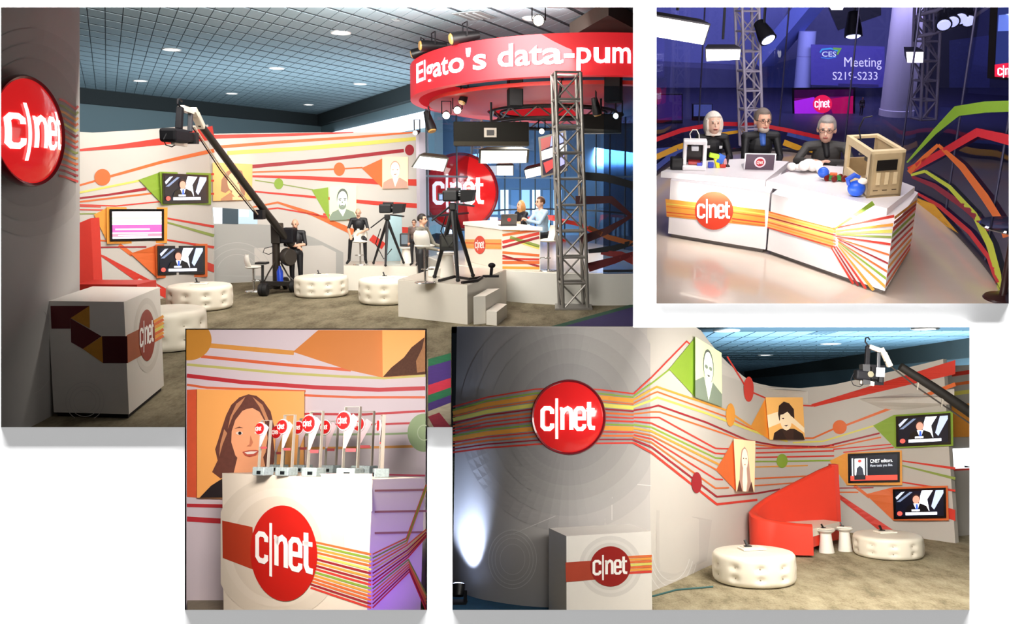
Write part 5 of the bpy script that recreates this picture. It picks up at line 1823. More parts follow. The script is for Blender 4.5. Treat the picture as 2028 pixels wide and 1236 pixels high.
    mb = MB(); a_, b_ = st.floor(150, 645), st.floor(275, 646)
    hz = st.zat(a_, 563); th = V3((0, .7, 0))
    mb.hexa([a_, b_, b_ + th, a_ + th], [p + V3((0, 0, hz)) for p in (a_, b_, b_ + th, a_ + th)])
    t.part('seat', mb, mat('b9281f', .5, var=.05))

    # ------------------------------------------------ ottomans
    def otto(label, x0, x1, ytop, ybot, a0=.3):
        w = x1 - x0
        c = st.floor((x0 + x1) / 2, ybot - .085 * w)
        r = w / 2 / st.ppm(c)
        h = st.zat(c, ytop + .065 * w)
        ottoman(st, label, c, r, h, 2, 10, a0)
        return c + V3((0, 0, h))
    o1 = otto('white tufted ottoman below the orange-framed newsreader screen', 336, 458, 555, 621, .25)
    otto('white tufted ottoman partly hidden behind the maroon-faceted pedestal', 262, 406, 601, 700, .55)
    o3 = otto('white tufted ottoman between the crane and the rear platform', 585, 689, 539, 594, .2)
    o4 = otto('white tufted ottoman beside the stepped white platform', 712, 822, 543, 608, .4)
    tray_set(st, 'tray with dark handset on the ottoman below the screens', o1, .9)
    tray_set(st, 'tray with leaflets on the ottoman between crane and platform', o3, .9)
    tray_set(st, 'tray with leaflets on the ottoman beside the stepped platform', o4, .9)

    # ------------------------------------------------ platforms
    WP = mat('d9d4c8', .35, var=.02)

    def slab(name, label, px, ytop, top_m=None, back=None):
        q = [st.floor(x, y) for x, y in px]
        h = st.zat(q[1], ytop)
        if len(q) == 3:
            q.append(q[0] + q[2] - q[1])
        t = Thing(st, name, label, 'platform', (q[0] + q[2]) / 2)
        mb = MB(); mb.hexa(q, [p + V3((0, 0, h)) for p in q])
        t.part('body', mb, WP)
        cc = sum(q, V3()) / 4
        mb = MB(); r = [cc + (p - cc) * .985 for p in q]; mb.hexa([p + V3((0, 0, h)) for p in r], [p + V3((0, 0, h + .012)) for p in r])
        t.part('deck', mb, top_m or mat('b9b2a5', .25, var=.04))
        return t, h + .012, q
    t, hp_, q = slab('camera_platform', 'white boxy camera platform with two steps at its corner', [(789, 627), (926, 643), (1003, 600)], 566)
    s1 = [st.floor(938, 643), st.floor(962, 641), st.floor(990, 622), st.floor(966, 623)]
    hs = st.zat(s1[0], 588)
    mb = MB(); mb.hexa(s1, [p + V3((0, 0, hs)) for p in s1]); t.part('step', mb, WP)
    s2 = [st.floor(963, 643), st.floor(984, 645), st.floor(1004, 628), st.floor(985, 625)]
    hs = st.zat(s2[0], 616)
    mb = MB(); mb.hexa(s2, [p + V3((0, 0, hs)) for p in s2]); t.part('step', mb, WP)
    t, hr, q = slab('rear_platform', 'low white platform under the seated crew member', [(682, 575), (826, 577), (832, 566)], 528)

    # ------------------------------------------------ round stage, ring canopy
    scx, scy, srx, sry, hst = .85, 23.4, 4.7, 6.5, .63
    sell = lambda a, k=1.0, z=0.0: V3((scx + (4.3 if math.sin(a) < 0 else srx) * k * math.sin(a), scy - sry * k * math.cos(a), z))
    ell = lambda a, k=1.0, z=0.0: V3((scx + srx * k * math.sin(a), scy - sry * k * math.cos(a), z))
    lim = [a / 400 for a in range(0, 900) if st.pix(ell(a / 400, 1.0, 0))[0] < 1274 and st.pix(ell(a / 400, 1.0, 5))[0] < 1274]
    A1_ = max(a for a in lim if a < 1.0)
    back_ = [math.pi + a / 400 for a in range(-500, 400) if st.pix(ell(math.pi + a / 400, 1.0, 0))[0] < 1274]
    A0_ = min(back_) - 2 * math.pi
    n = 72
    AN = [A0_ + (A1_ - A0_) * i / (n - 1) for i in range(n)]
    mb = MB()
    vb = [sell(AN[i], 1, 0) for i in range(n)]; vt = [p + V3((0, 0, hst)) for p in vb]
    mb.add(vb + vt, [(i, (i + 1) % n, (i + 1) % n + n, i + n) for i in range(n)] + [tuple(range(n, 2 * n)), tuple(range(n))[::-1]])
    t = Thing(st, 'round_stage', 'round white stage under the lit ring', 'stage', V3((scx, scy, 0)))
    t.part('drum', mb, mat('d6d4cc', .35, var=.02), smooth=30)
    mb = MB(); vb = [sell(AN[i], .985, hst) for i in range(n)]; mb.add(vb + [p + V3((0, 0, .01)) for p in vb], [(i, (i + 1) % n, (i + 1) % n + n, i + n) for i in range(n)] + [tuple(range(n, 2 * n))])
    t.part('deck', mb, mat('c9c2b4', .2, var=.05))
    SZ = hst + .012

    ring = Thing(st, 'led_ring', 'huge red illuminated ring sign with scrolling white words', 'sign', V3((scx, scy, 4.5)))
    rk = .985
    zb, zt = 4.52, 5.34
    mb = MB()
    for k, zz in ((rk, zb), (rk, zt), (rk * .955, zt), (rk * .955, zb)):
        mb.v += [ell(AN[i], k, zz) for i in range(n)]
    mb.f = [(a * n + i, a * n + i + 1, (a + 1) % 4 * n + i + 1, (a + 1) % 4 * n + i) for a in range(4) for i in range(n - 1)] + [(0, n, 2 * n, 3 * n), (n - 1, 4 * n - 1, 3 * n - 1, 2 * n - 1)]
    mb.m = [0] * len(mb.f)
    ring.part('screen_band', mb, mat('c81e26', .5, emit=.55, var=.08, scale=40), smooth=40)
    v2, f2 = text2d("Elgato's data-pump", .018)
    w0, w1 = min(p[0] for p in v2), max(p[0] for p in v2)
    ends = {'E': 840, 'El': 844, 'Elg': 859, 'Elga': 876, 'Elgat': 889, 'Elgato': 920, "Elgato's": 964, "Elgato's d": 1017, "Elgato's da": 1050, "Elgato's dat": 1075, "Elgato's data": 1116, "Elgato's data-": 1138, "Elgato's data-p": 1171, "Elgato's data-pu": 1208, "Elgato's data-pum": 1249, "Elgato's data-pump": 1286}
    tab = [(0, 826)]
    for k_, v_ in ends.items():
        tab.append(((max(p[0] for p in text2d(k_, .018)[0]) - w0) / (w1 - w0), v_))

    def phi_of(px):
        lo, hi = -1.35, .6
        for _ in range(30):
            m_ = (lo + hi) / 2
            if st.pix(ell(m_, rk, 4.93))[0] < px:
                lo = m_
            else:
                hi = m_
        return (lo + hi) / 2
    mb = MB()
    cache = {}
    out = []
    for x, y in v2:
        f = (x - w0) / (w1 - w0)
        key = round(f, 4)
        if key not in cache:
            cache[key] = phi_of(lerp_tab(tab, f))
        out.append(ell(cache[key], rk * 1.004, zb + .24 + y * .62))
    cut = (max(p[0] for p in text2d("Elgato's", .018)[0]) + .1)
    for side in (0, 1):
        mb = MB()
        mb.add(out, [f for f in f2 if (v2[f[0]][0] > cut) == bool(side)])
        used = sorted({i for f in mb.f for i in f})
        rm = {k_: i for i, k_ in enumerate(used)}
        mb.v = [mb.v[i] for i in used]
        mb.f = [[rm[i] for i in f] for f in mb.f]
        ring.part('lettering', mb, mat('f6ecff', .4, emit=1.25, var=0), recalc=False)
    mb = MB()
    hc = V3((scx - .9, scy - .3, 0))
    m_ = 48
    inner = lambda a, k, z: V3((hc.x + 1.75 * k * math.sin(a), hc.y - 2.5 * k * math.cos(a), z))
    for i in range(m_):
        a = A0_ + (A1_ - A0_) * i / (m_ - 1)
        mb.v += [ell(a, rk * .9, 4.42), inner(a, 1.0, 4.30), ell(a, rk * .9, 4.50), inner(a, 1.0, 4.38)]
    for i in range(m_):
        j = (i + 1) % m_
        mb.f += [(4 * i, 4 * j, 4 * j + 1, 4 * i + 1), (4 * i + 2, 4 * i + 3, 4 * j + 3, 4 * j + 2), (4 * i, 4 * i + 2, 4 * j + 2, 4 * j), (4 * i + 1, 4 * j + 1, 4 * j + 3, 4 * i + 3)]
    mb.m = [0] * len(mb.f)
    ring.part('canopy_underside', mb, mat('c8342c', .5, var=.04), smooth=30)
    STEEL = mat('7d7670', .4, metal=.6)
    DKM = mat('26231f', .5, metal=.3)
    tr = Thing(st, 'ring_truss', 'dark circular lighting truss hanging in the canopy hole', 'truss', hc + V3((0, 0, 4.1)))
    for k, z in ((.96, 4.28), (.96, 4.0), (.8, 4.28), (.8, 4.0)):
        mb = MB(); mb.tube([inner(2 * math.pi * i / 40, k, z) for i in range(41)], .035, 6, caps=False); tr.part('chord', mb, DKM, smooth=60)
    for i in range(28):
        a, b = 2 * math.pi * i / 28, 2 * math.pi * (i + 1) / 28
        mb = MB(); mb.tube([inner(a, .96, 4.28 if i % 2 else 4.0), inner(b, .96, 4.0 if i % 2 else 4.28)], .022, 5); tr.part('brace', mb, STEEL)
    # front truss tower and a thin pale one on the stage
    b0 = st.floor(1136, 612)
    b0 = V3((b0.x, b0.y, 0))
    truss(st, 'truss_tower', 'grey square truss tower at the front edge of the round stage', b0 + V3((0, .2, 0)), V3((b0.x - .15, b0.y + .2, 4.5)), .48, 9, .035, mat('8b8781', .35, metal=.5), d2=(1, .15, 0), base_plate=True)
    c = st.floor(946, 452, SZ); yy = 24.5
    c = V3((st.at(946, 440, yy).x, yy, SZ))
    truss(st, 'truss_tower', 'slender pale truss in front of the red disc sign on the stage', c, V3((c.x, c.y, 4.2)), .3, 9, .02, mat('c9c2b6', .35, metal=.3), d2=(1, 0, 0))

    # ------------------------------------------------ back of the stage: glazed arc, lit blue beyond, red disc sign
    GLS = glass_mat('c9dcee', .02)
    mbw = MB()
    pts = [(846, 20.8), (1000, 26.5), (1090, 27.2), (1180, 25.5), (1272, 22.0)]
    pl = [V3((st.at(x, 400, y).x, y, 0)) for x, y in pts]
    mb = MB()
    for a, b in zip(pl[:-1], pl[1:]):
        mb.add([a + V3((0, 0, SZ)), b + V3((0, 0, SZ)), b + V3((0, 0, 4.2)), a + V3((0, 0, 4.2))], [(0, 1, 2, 3)])
    wn = struct(st, 'window_1', mb, GLS, recalc=False)
    for i, (a, b) in enumerate(zip(pl[:-1], pl[1:])):
        for f in (0, .33, .66):
            p = a.lerp(b, f)
            mm = MB(); mm.tube([p + V3((0, 0, SZ)), p + V3((0, 0, 4.2))], .025, 6); struct(st, 'mullion', mm, mat('4a5864', .4, metal=.5), wn)
        for zz, c in ((1.62, '20262e'), (2.6, '6d8296')):
            mm = MB(); mm.bar(a + V3((0, -.03, zz)), b + V3((0, -.03, zz)), .04, .05); struct(st, 'transom', mm, mat(c, .5), wn)
    # strips of coloured vinyl along the glass
    WS = PlanSurf(st, [(p.x, p.y) for p in pl])
    G = Art(WS, wn)
    for p, w, c in [([(935, 445), (1000, 437), (1080, 428), (1110, 430)], 5, C_RED), ([(1080, 430), (1150, 445), (1180, 462)], 8, C_RED), ([(1072, 455), (1120, 480)], 9, C_RED), ([(1075, 490), (1110, 510)], 20, C_YEL), ([(1072, 478), (1112, 478)], 8, C_ORG)]:
        G.stroke(p, w, c, .05)
    # bright hall beyond the glass
    hw, hs_ = upright(st, 'wall_far', [(840, 495), (1276, 497)], [(800, 200), (1300, 200)], mat('5f7f9c', .7, var=.15, scale=.5))
    H = Art(hs_, hw, step=60)
    LB = mat('a9cdf0', .5, emit=.9, var=0); MBL = mat('5d86b0', .5, emit=.35, var=0); WB = mat('e8f4ff', .5, emit=1.4, var=0)
    H.poly([(850, 300), (1100, 300), (1100, 372), (850, 372)], mat('4f7093', .5, emit=.2, var=.1), .01, 'pane')
    for i, x in enumerate(range(970, 1100, 21)):
        H.poly([(x, 376), (x + 16, 376), (x + 16, 425), (x, 425)], (LB, WB, MBL)[i % 3], .012, 'pane')
        H.poly([(x, 430), (x + 16, 430), (x + 16, 470), (x, 470)], (WB, MBL, LB)[i % 3], .012, 'pane')
    for x in (855, 880):
        H.poly([(x, 430), (x + 18, 430), (x + 18, 480), (x, 480)], WB, .012, 'pane')
    c = V3((st.at(911, 380, 23.6).x, 23.6, st.at(911, 380, 23.6).z))
    logo_dome(st, 'tall red disc sign standing behind the studio camera', c, (-.1, -1, 0), 73 / st.ppm(c), 18 / st.ppm(c), mat('c81c20', .15, emit=.35, coat=.6, var=.05), mat('fff0ec', .4, emit=1.2, var=0), lscale=.92)

    # dark curved glass wall on the stage rim to the right
    prim = [ell(a, 1.0, 0) for a in [.02 + (A1_ - .02) * i / 11 for i in range(12)]]
    DG = glass_mat('66788c', .04)
    mb = MB()
    k = len(prim)
    mb.add([p + V3((0, 0, hst)) for p in prim] + [p + V3((0, 0, 4.3)) for p in prim], [(i, i + 1, k + i + 1, k + i) for i in range(k - 1)])
    dg = struct(st, 'window_2', mb, DG, recalc=False, smooth=60)
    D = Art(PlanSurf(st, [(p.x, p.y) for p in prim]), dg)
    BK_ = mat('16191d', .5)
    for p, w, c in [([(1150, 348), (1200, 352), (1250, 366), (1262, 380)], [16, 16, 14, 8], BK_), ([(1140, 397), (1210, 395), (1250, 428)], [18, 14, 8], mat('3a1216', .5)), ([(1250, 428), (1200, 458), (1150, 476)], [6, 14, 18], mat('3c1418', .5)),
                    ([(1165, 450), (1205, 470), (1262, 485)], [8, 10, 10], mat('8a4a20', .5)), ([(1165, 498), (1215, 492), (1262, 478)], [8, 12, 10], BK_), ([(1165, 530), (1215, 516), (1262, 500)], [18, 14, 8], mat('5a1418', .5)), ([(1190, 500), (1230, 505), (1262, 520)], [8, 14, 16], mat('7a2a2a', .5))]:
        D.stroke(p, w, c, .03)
    # stage skirt continues below; handrail tube along the glass foot
    mb = MB(); mb.tube([p + V3((0, 0, hst + .06)) for p in prim], .03, 6); struct(st, 'trim_rail', mb, mat('2a2d33', .4), smooth=60)
    hw2, h2 = upright(st, 'wall_far', [(1120, 470), (1276, 472)], [(1100, 250), (1300, 250)], mat('4f6680', .7, var=.2, scale=.6))

    # ------------------------------------------------ news desk
    a, b, c_ = st.floor(921, 516, SZ), st.floor(994, 534, SZ), st.floor(1070, 537, SZ)
    hd = st.zat(b, 455) - SZ
    d_ = a + (c_ - b)
    d_ = a + V3((.6, 1.0, 0))
    t = Thing(st, 'news_desk', 'white news desk with logo front and striped side on the round stage', 'desk', (a + c_) / 2)
    mb = MB(); mb.hexa([a, b, c_, d_], [p + V3((0, 0, hd)) for p in (a, b, c_, d_)]); t.part('body', mb, mat('ded6c6', .4, var=.02))
    cc = (a + b + c_ + d_) / 4
    q = [cc + (p - cc) * 1.05 for p in (a, b, c_, d_)]
    mb = MB(); mb.hexa([p + V3((0, 0, hd)) for p in q], [p + V3((0, 0, hd + .07)) for p in q]); t.part('desk_top', mb, mat('f0ebe0', .3, var=.01))
    f1, f2_ = PlaneSurf(st, a, V3(((b - a).y, -(b - a).x, 0))), PlaneSurf(st, b, V3(((c_ - b).y, -(c_ - b).x, 0)))
    P = Art(f1, t.o, t.base, 300); Q = Art(f2_, t.o, t.base, 300)
    P.poly([(921, 474), (993, 474), (993, 494), (921, 492)], mat('d89a52', .45, var=.1, scale=8), .004, 'graphic_band')
    P.stroke([(921, 481), (993, 483)], 3, C_ORG, .006); P.stroke([(921, 488), (993, 490)], 2, C_AMB, .006)
    P.ellipse(950, 485, 11.5, 18, mat('cc3a26', .4), .008, 'graphic_disc'); art_logo(P, 950, 485, 12, 18, PAPERW, .011)
    for p, w, m in [([(995, 466), (1068, 455)], 5, C_ORG), ([(995, 480), (1068, 462)], 6, C_RED), ([(995, 490), (1068, 470)], 5, C_DRD), ([(1010, 470), (1068, 488)], 6, C_OLV), ([(1025, 478), (1068, 492)], 5, C_YEL), ([(995, 500), (1068, 506)], 5, C_ORG), ([(995, 506), (1068, 528)], 4, C_DRD), ([(995, 520), (1068, 520)], 6, C_ORG), ([(995, 530), (1068, 531)], 5, C_AMB), ([(995, 512), (1068, 514)], 4, C_RED), ([(995, 455), (1030, 457)], 4, C_AMB)]:
        Q.stroke(p, w, m, .004)
    lp = st.floor(1005, 447, SZ + hd + .07)
    t = Thing(st, 'laptop', 'grey laptop with red mark on the news desk before the woman', 'laptop', lp, .3)
    mb = MB(); mb.box((0, 0, .012), (.34, .24, .02)); t.part('keyboard_base', mb, mat('3c3c40', .4), local=True)
    mb = MB(); mb.box((0, -.13, .13), (.34, .015, .24), Matrix.Rotation(.25, 3, 'X')); t.part('lid', mb, mat('55504e', .35), local=True)
    mb = MB(); mb.ball((0, -.145, .13), (.04, .006, .04)); t.part('lid_mark', mb, mat('c83030', .4, emit=.3), local=True)

    # ------------------------------------------------ chairs
    CH = mat('e6e1d6', .35, var=.02); CR = mat('c9c6c0', .2, metal=.9)

    def bar_chair(label, px, py, z, s, rz, seat_h=.72):
        c = st.floor(px, py, z)
        t = Thing(st, 'bar_chair', label, 'chair', c, rz, 'white shell bar chairs')
        mb = MB(); mb.lathe([(0, 0), (.21 * s, 0), (.2 * s, .015 * s), (.03 * s, .03 * s)], 24); t.part('base', mb, CR, local=True, smooth=40)
        mb = MB(); mb.tube([(0, 0, .02 * s), (0, 0, seat_h * s)], .022 * s, 10); t.part('stem', mb, CR, local=True, smooth=40)
        mb = MB(); mb.tube([(.12 * s * math.cos(q), .12 * s * math.sin(q) - .08 * s, .26 * s) for q in [2 * math.pi * i / 16 for i in range(17)]], .01 * s, 6, caps=False); t.part('foot_ring', mb, CR, local=True, smooth=60)
        mb = MB(); mb.ball((0, 0, seat_h * s), (.2 * s, .19 * s, .04 * s), 20, 10); t.part('seat', mb, CH, local=True, smooth=60)
        mb = MB()
        nn = 12
        for zf, r, y in ((seat_h, .19, .0), (seat_h + .12, .21, .03), (seat_h + .24, .19, .05), (seat_h + .3, .14, .06)):
            for o_ in (0, .02):
                for i in range(nn + 1):
                    q = math.pi * (.1 + .8 * i / nn)
                    mb.v.append(V3(((r - o_) * math.cos(q), (r - o_) * math.sin(q) * .8 + y, zf)) * s)
        W = nn + 1
        for l in range(3):
            for i in range(nn):
                A0 = l * 2 * W + i; B0 = (l + 1) * 2 * W + i
                mb.f.append((A0, A0 + 1, B0 + 1, B0)); mb.f.append((A0 + W, B0 + W, B0 + W + 1, A0 + W + 1))
        for i in range(nn):
            A0 = 3 * 2 * W + i; mb.f.append((A0, A0 + 1, A0 + W + 1, A0 + W))
        mb.m = [0] * len(mb.f)
        t.part('backrest', mb, CH, local=True, smooth=60)
        return t
    bar_chair('white bar chair on chrome stem beside the crane base', 503, 577, 0, .95, 1.9, .58)
    bar_chair('white bar chair under the man in the light blue shirt', 1086, 536, SZ, 1.0, -1.2, .62)
    bar_chair('white bar chair on the camera platform in front of the man in grey', 842, 560, hp_, .9, 2.6, .72)
    bar_chair('chrome stool carrying the seated crew member', 714, 524, hr, .85, 0, .62)

    # ------------------------------------------------ crane
    BLK = mat('121115', .55, var=.1, spec=.2)
    yd = st.floor(548, 578).y
    P_ = lambda x, y: st.at(x, y, yd - max(0, 548 - x) * .024)
    k = yd / F
    t = Thing(st, 'camera_crane', 'long black camera crane with counterweights and hanging camera', 'camera crane', st.floor(548, 577))
    jib_head(t, lambda dx, dy: P_(379 + dx * .92, 222 + dy * .92 - 1), k)
    mb = MB(); mb.tube([P_(395, 244), P_(470, 345), P_(530, 425), P_(578, 486)], [5.5 * k, 6.5 * k, 7 * k, 7.5 * k], 10); t.part('arm', mb, mat('1d1915', .45), smooth=40)
    mb = MB(); mb.tube([P_(384, 250), P_(440, 335), P_(515, 430)], 1.3 * k, 6); t.part('brace_cable', mb, mat('b9a890', .4), smooth=40)
    mb = MB(); mb.tube([P_(381, 252), P_(437, 338), P_(512, 432)], 1.1 * k, 6); t.part('brace_cable', mb, BLK, smooth=40)
    mb = MB(); mb.tube([P_(548, 572), P_(546, 450)], 7.5 * k, 12); t.part('mast', mb, mat('2a231c', .45), smooth=40)
    mb = MB(); mb.box(P_(514, 425), (17 * k, .2, 18 * k)); t.part('monitor', mb, BLK)
    mb = MB(); mb.box(P_(549, 462), (18 * k, .3, 40 * k), None, .02); t.part('pivot_head', mb, mat('221d18', .5))
    mb = MB(); mb.box(P_(572, 466), (26 * k, .35, 30 * k), None, .03); t.part('weight_box', mb, BLK)
    R3 = Matrix.Rotation(math.pi / 2 - .35, 3, 'X') @ Matrix.Rotation(.5, 3, 'Y')
    for i in range(3):
        mb = MB(); mb.lathe([(0, -.06), (15 * k, -.06), (17 * k, -.03), (17 * k, .03), (15 * k, .06), (0, .06)], 28, P_(569 + i * 5, 508) + V3((0, -.12 * i, 0)), Matrix.Rotation(math.pi / 2, 3, 'Y') @ Matrix.Rotation(.6, 3, 'X')); t.part('counterweight', mb, mat('2a2520', .5), smooth=40)
    mb = MB(); mb.bar(P_(520, 561), P_(584, 562), .18, .09); t.part('dolly', mb, mat('1a1714', .5))
    mb = MB(); mb.bar(P_(548, 562) + V3((0, -.7, 0)), P_(548, 562) + V3((0, .5, 0)), .18, .09); t.part('dolly', mb, mat('1a1714', .5))
    for x, dy in ((521, -.1), (582, -.1), (548, -.75), (552, .5)):
        c = P_(x, 570) + V3((0, dy, 0)); c.z = .14
        mb = MB(); mb.lathe([(0, -.05), (.12, -.05), (.14, -.03), (.14, .03), (.12, .05), (0, .05)], 20, c, Matrix.Rotation(math.pi / 2, 3, 'Y')); t.part('wheel', mb, mat('0f0f10', .6), smooth=40)
    mb = MB(); mb.tube([P_(520, 558), P_(520, 525)], .03, 8); mb.box(P_(519, 521), (22 * k, .22, 4 * k), None, .01); t.part('operator_seat', mb, mat('141416', .5))
    mb = MB(); mb.tube([P_(556, 520), P_(570, 545), P_(582, 556)], .018, 6); t.part('brace_rod', mb, mat('2a241e', .5)); mb = MB(); mb.tube([P_(545, 518), P_(532, 540), P_(524, 556)], .018, 6); t.part('brace_rod', mb, mat('2a241e', .5))
    mb = MB(); mb.tube([P_(541, 488), P_(524, 492), P_(521, 500), P_(532, 504), P_(541, 500)], .008, 6); t.part('loose_wire', mb, BLK, smooth=60)
    c = P_(556, 555); mb = MB(); mb.lathe([(0, 0), (.07, 0), (.07, .28), (.03, .36), (.03, .4), (0, .4)], 16, V3((c.x + .05, c.y - .2, .2))); single(st, 'water_bottle', 'blue bottle standing at the foot of the crane mast', 'bottle', mb, mat('1c3fb0', .3), V3((c.x + .05, c.y - .2, .2)), 40)

    # ------------------------------------------------ studio cameras
    def studio_camera(label, px, py, z, cam_px, s, prompter=1, legs=None, screen=False, yaw=0):
        c = st.floor(px, py, z)
        yy = c.y
        Q = lambda x, y: st.at(x, y, yy)
        kk = yy / F
        t = Thing(st, 'studio_camera', label, 'camera', c)
        cx, cy = cam_px
        mb = MB(); mb.box(Q(cx, cy), (30 * kk * s, .3 * s, 22 * kk * s), None, .03 * s); body = t.part('camera_body', mb, mat('121215', .45))
        mb = MB(); mb.box(Q(cx + 6 * s, cy - 13 * s), (26 * kk * s, .12 * s, 6 * kk * s), None, .01); t.part('carry_handle', mb, mat('0e0e10', .5), parent=body)
        mb = MB(); mb.tube([Q(cx + 14 * s, cy), Q(cx + 26 * s, cy + 1)], [9 * kk * s, 10 * kk * s], 14); t.part('lens_barrel', mb, mat('0b0b0d', .3), parent=body, smooth=40)
        if prompter:
            mb = MB(); dz = V3((0, .28 * s, 0))
            f = [Q(cx + 22 * s, cy - 12 * s), Q(cx + 48 * s, cy - 12 * s), Q(cx + 44 * s, cy + 10 * s), Q(cx + 22 * s, cy + 13 * s)]
            mb.prism([p - dz for p in f], dz * 2); t.part('prompter_hood', mb, mat('0a0a0c', .7))
            mb = MB(); mb.bar(Q(cx + 12 * s, cy + 16 * s), Q(cx + 46 * s, cy + 20 * s), .16 * s, .03); t.part('prompter_rail', mb, mat('1c1c1e', .4))
        if screen:
            mb = MB(); mb.box(Q(cx - 19 * s, cy + 2 * s), (10 * kk * s, .2 * s, 14 * kk * s)); vf = t.part('viewfinder', mb, mat('121215', .4))
            mb = MB(); mb.box(Q(cx - 18 * s, cy + 2 * s) + V3((0, -.105 * s, 0)), (7 * kk * s, .01, 10 * kk * s)); t.part('viewfinder_screen', mb, mat('6a86c8', .3, emit=.8, var=0), parent=vf)
        hx, hy = cx + 4 * s, cy + 17 * s
        mb = MB(); mb.box(Q(hx, hy + 4), (13 * kk * s, .16 * s, 14 * kk * s), None, .015); t.part('pan_head', mb, mat('161616', .4))
        mb = MB(); mb.tube([Q(hx - 3, hy + 2), Q(hx - 42 * s, hy + 32 * s)], .018 * s, 8); t.part('pan_bar', mb, mat('151517', .4), smooth=40)
        for (lx, ly, dd) in legs:
            e = st.floor(lx, ly, z)
            e = V3((e.x, yy + dd, z + .03))
            mb = MB(); mb.tube([Q(hx, hy + 10), e], [.05 * s, .03 * s], 8); t.part('leg', mb, mat('1a1a1c', .4), smooth=40)
            mb = MB(); mb.ball(e, .04 * s, 8, 6); t.part('foot', mb, mat('101010', .7), smooth=60)
        mb = MB(); mb.tube([st.at(cx - 10, cy + 40, yy), st.at(cx - 20, cy + 70, yy), st.at(cx - 4, cy + 100, yy - .1), st.at(cx + 12, cy + 80, yy)], .012, 6); t.part('loose_cable', mb, mat('101012', .5), smooth=60)
        return t
    studio_camera('large black studio camera on tripod in front of the red disc sign', 893, 552, hp_, (893, 388), 1.0, 1, [(858, 553, .1), (937, 548, .3), (905, 560, -.5)], True)
    studio_camera('smaller studio camera on the rear platform beside the seated crew member', 770, 524, hr, (764, 413), .78, 1, [(738, 524, .1), (800, 522, .2), (768, 526, -.5)])
    mb = MB(); yc = st.floor(893, 552, hp_).y; c = st.at(888, 480, yc + .1)
    mb.box(c, (.30, .2, .3), None, .02); t = Thing(st, 'control_box', 'black control box hung on the large camera tripod', 'equipment box', c); t.part('case', mb, mat('1a1a18', .5))
    mb = MB(); mb.box(c + V3((0, -.105, .02)), (.22, .01, .18)); t.part('panel', mb, mat('35352f', .4))
    mb = MB(); mb.tube([st.floor(x, y, hp_ + .02) for x, y in ((870, 556), (900, 548), (930, 553), (955, 549), (945, 556), (915, 560))], .03, 6); single(st, 'cable_coil', 'tangle of dark cable on the camera platform deck', 'cable', mb, mat('1a1414', .6), st.floor(915, 555, hp_), 60)
    c = st.floor(972, 549, hp_); t = Thing(st, 'clamp_stand', 'short black clamp stand on the camera platform edge', 'stand', c)
    mb = MB(); mb.box(c + V3((0, 0, .02)), (.3, .1, .04)); t.part('foot', mb, BLK); mb = MB(); mb.tube([c, c + V3((.02, 0, .2))], .03, 8); t.part('post', mb, BLK); mb = MB(); mb.ball(c + V3((.02, 0, .22)), (.07, .05, .05)); t.part('clamp', mb, BLK, smooth=60)

    # pale blue board, white side table and monitor on the rear platform
    a, b = st.floor(757, 521, hr), st.floor(789, 521, hr)
    a.y += .5; b.y += .5
    mb = MB(); zt_ = st.zat(a, 425); mb.hexa([a, b, b + V3((0, .05, 0)), a + V3((0, .05, 0))], [V3((p.x, p.y, zt_)) for p in (a, b, b + V3((0, .05, 0)), a + V3((0, .05, 0)))])
    single(st, 'display_board', 'pale blue upright board behind the smaller studio camera', 'board', mb, mat('aecdd4', .5), a)

    def cone_table(label, px, py, z, w, ytop):
        c = st.floor(px, py, z); r = w / 2 / st.ppm(c); h = st.zat(c, ytop) - z
        t = Thing(st, 'side_table', label, 'side table', c)
        mb = MB(); mb.lathe([(0, 0), (r, 0), (r * .8, h * .5), (r * .66, h * .88), (r * .7, h * .9)], 24); t.part('base', mb, CH, local=True, smooth=40)
        mb = MB(); mb.lathe([(r * .6, h * .88), (r * 1.2, h * .94), (r * 1.2, h), (0, h)], 24); t.part('table_top', mb, CH, local=True, smooth=30)
        return c + V3((0, 0, h))
    a = cone_table('white flared side table on the rear platform', 805, 521, hr, 24, 489)
    t = Thing(st, 'small_monitor', 'small black monitor on the white flared side table', 'monitor', a)
    mb = MB(); mb.box((0, 0, .17), (.26, .22, .3), None, .02); t.part('case', mb, mat('24262a', .4), local=True); mb = MB(); mb.box((0, -.115, .18), (.18, .01, .22)); t.part('screen', mb, mat('6d7a84', .2), local=True)
    cone_table('white flared side table between the man in grey and the tripod', 886, 548, hp_, 34, 500)
    mb = MB(); c = st.floor(862, 548, hp_); mb.box(c + V3((0, 0, .09)), (.24, .2, .18), None, .02); single(st, 'white_carton', 'small white carton on the camera platform beside the man in grey', 'carton', mb, mat('ece6da', .5), c)

    # ------------------------------------------------ lamps of the rig
    def can(label, px, py, y, r, L, d, lit=False, col='141315', yoke=True):
        c = st.at(px, py, y); d = V3(d).normalized()
        t = Thing(st, 'spot_lamp', label, 'spotlight', c)
        mb = MB(); mb.tube([c - d * L / 2, c - d * L * .2, c + d * L * .2, c + d * L / 2], [r * .6, r * .75, r * .95, r], 16); t.part('housing', mb, mat(col, .4), smooth=40)
        mb = MB(); mb.tube([c + d * (L / 2 + .002), c + d * (L / 2 + .03)], [r * .85, r * .7], 16); t.part('lens', mb, mat('fff2d8', .3, emit=9, var=0) if lit else mat('b98d50', .3), smooth=40)
        if yoke:
            u, v = frame_for(d)
            mb = MB(); mb.tube([c + u * r * 1.1, c + u * r * 1.1 + V3((0, 0, .3)), c - u * r * 1.1 + V3((0, 0, .3)), c - u * r * 1.1], .015, 6); t.part('yoke', mb, BLK, smooth=60)
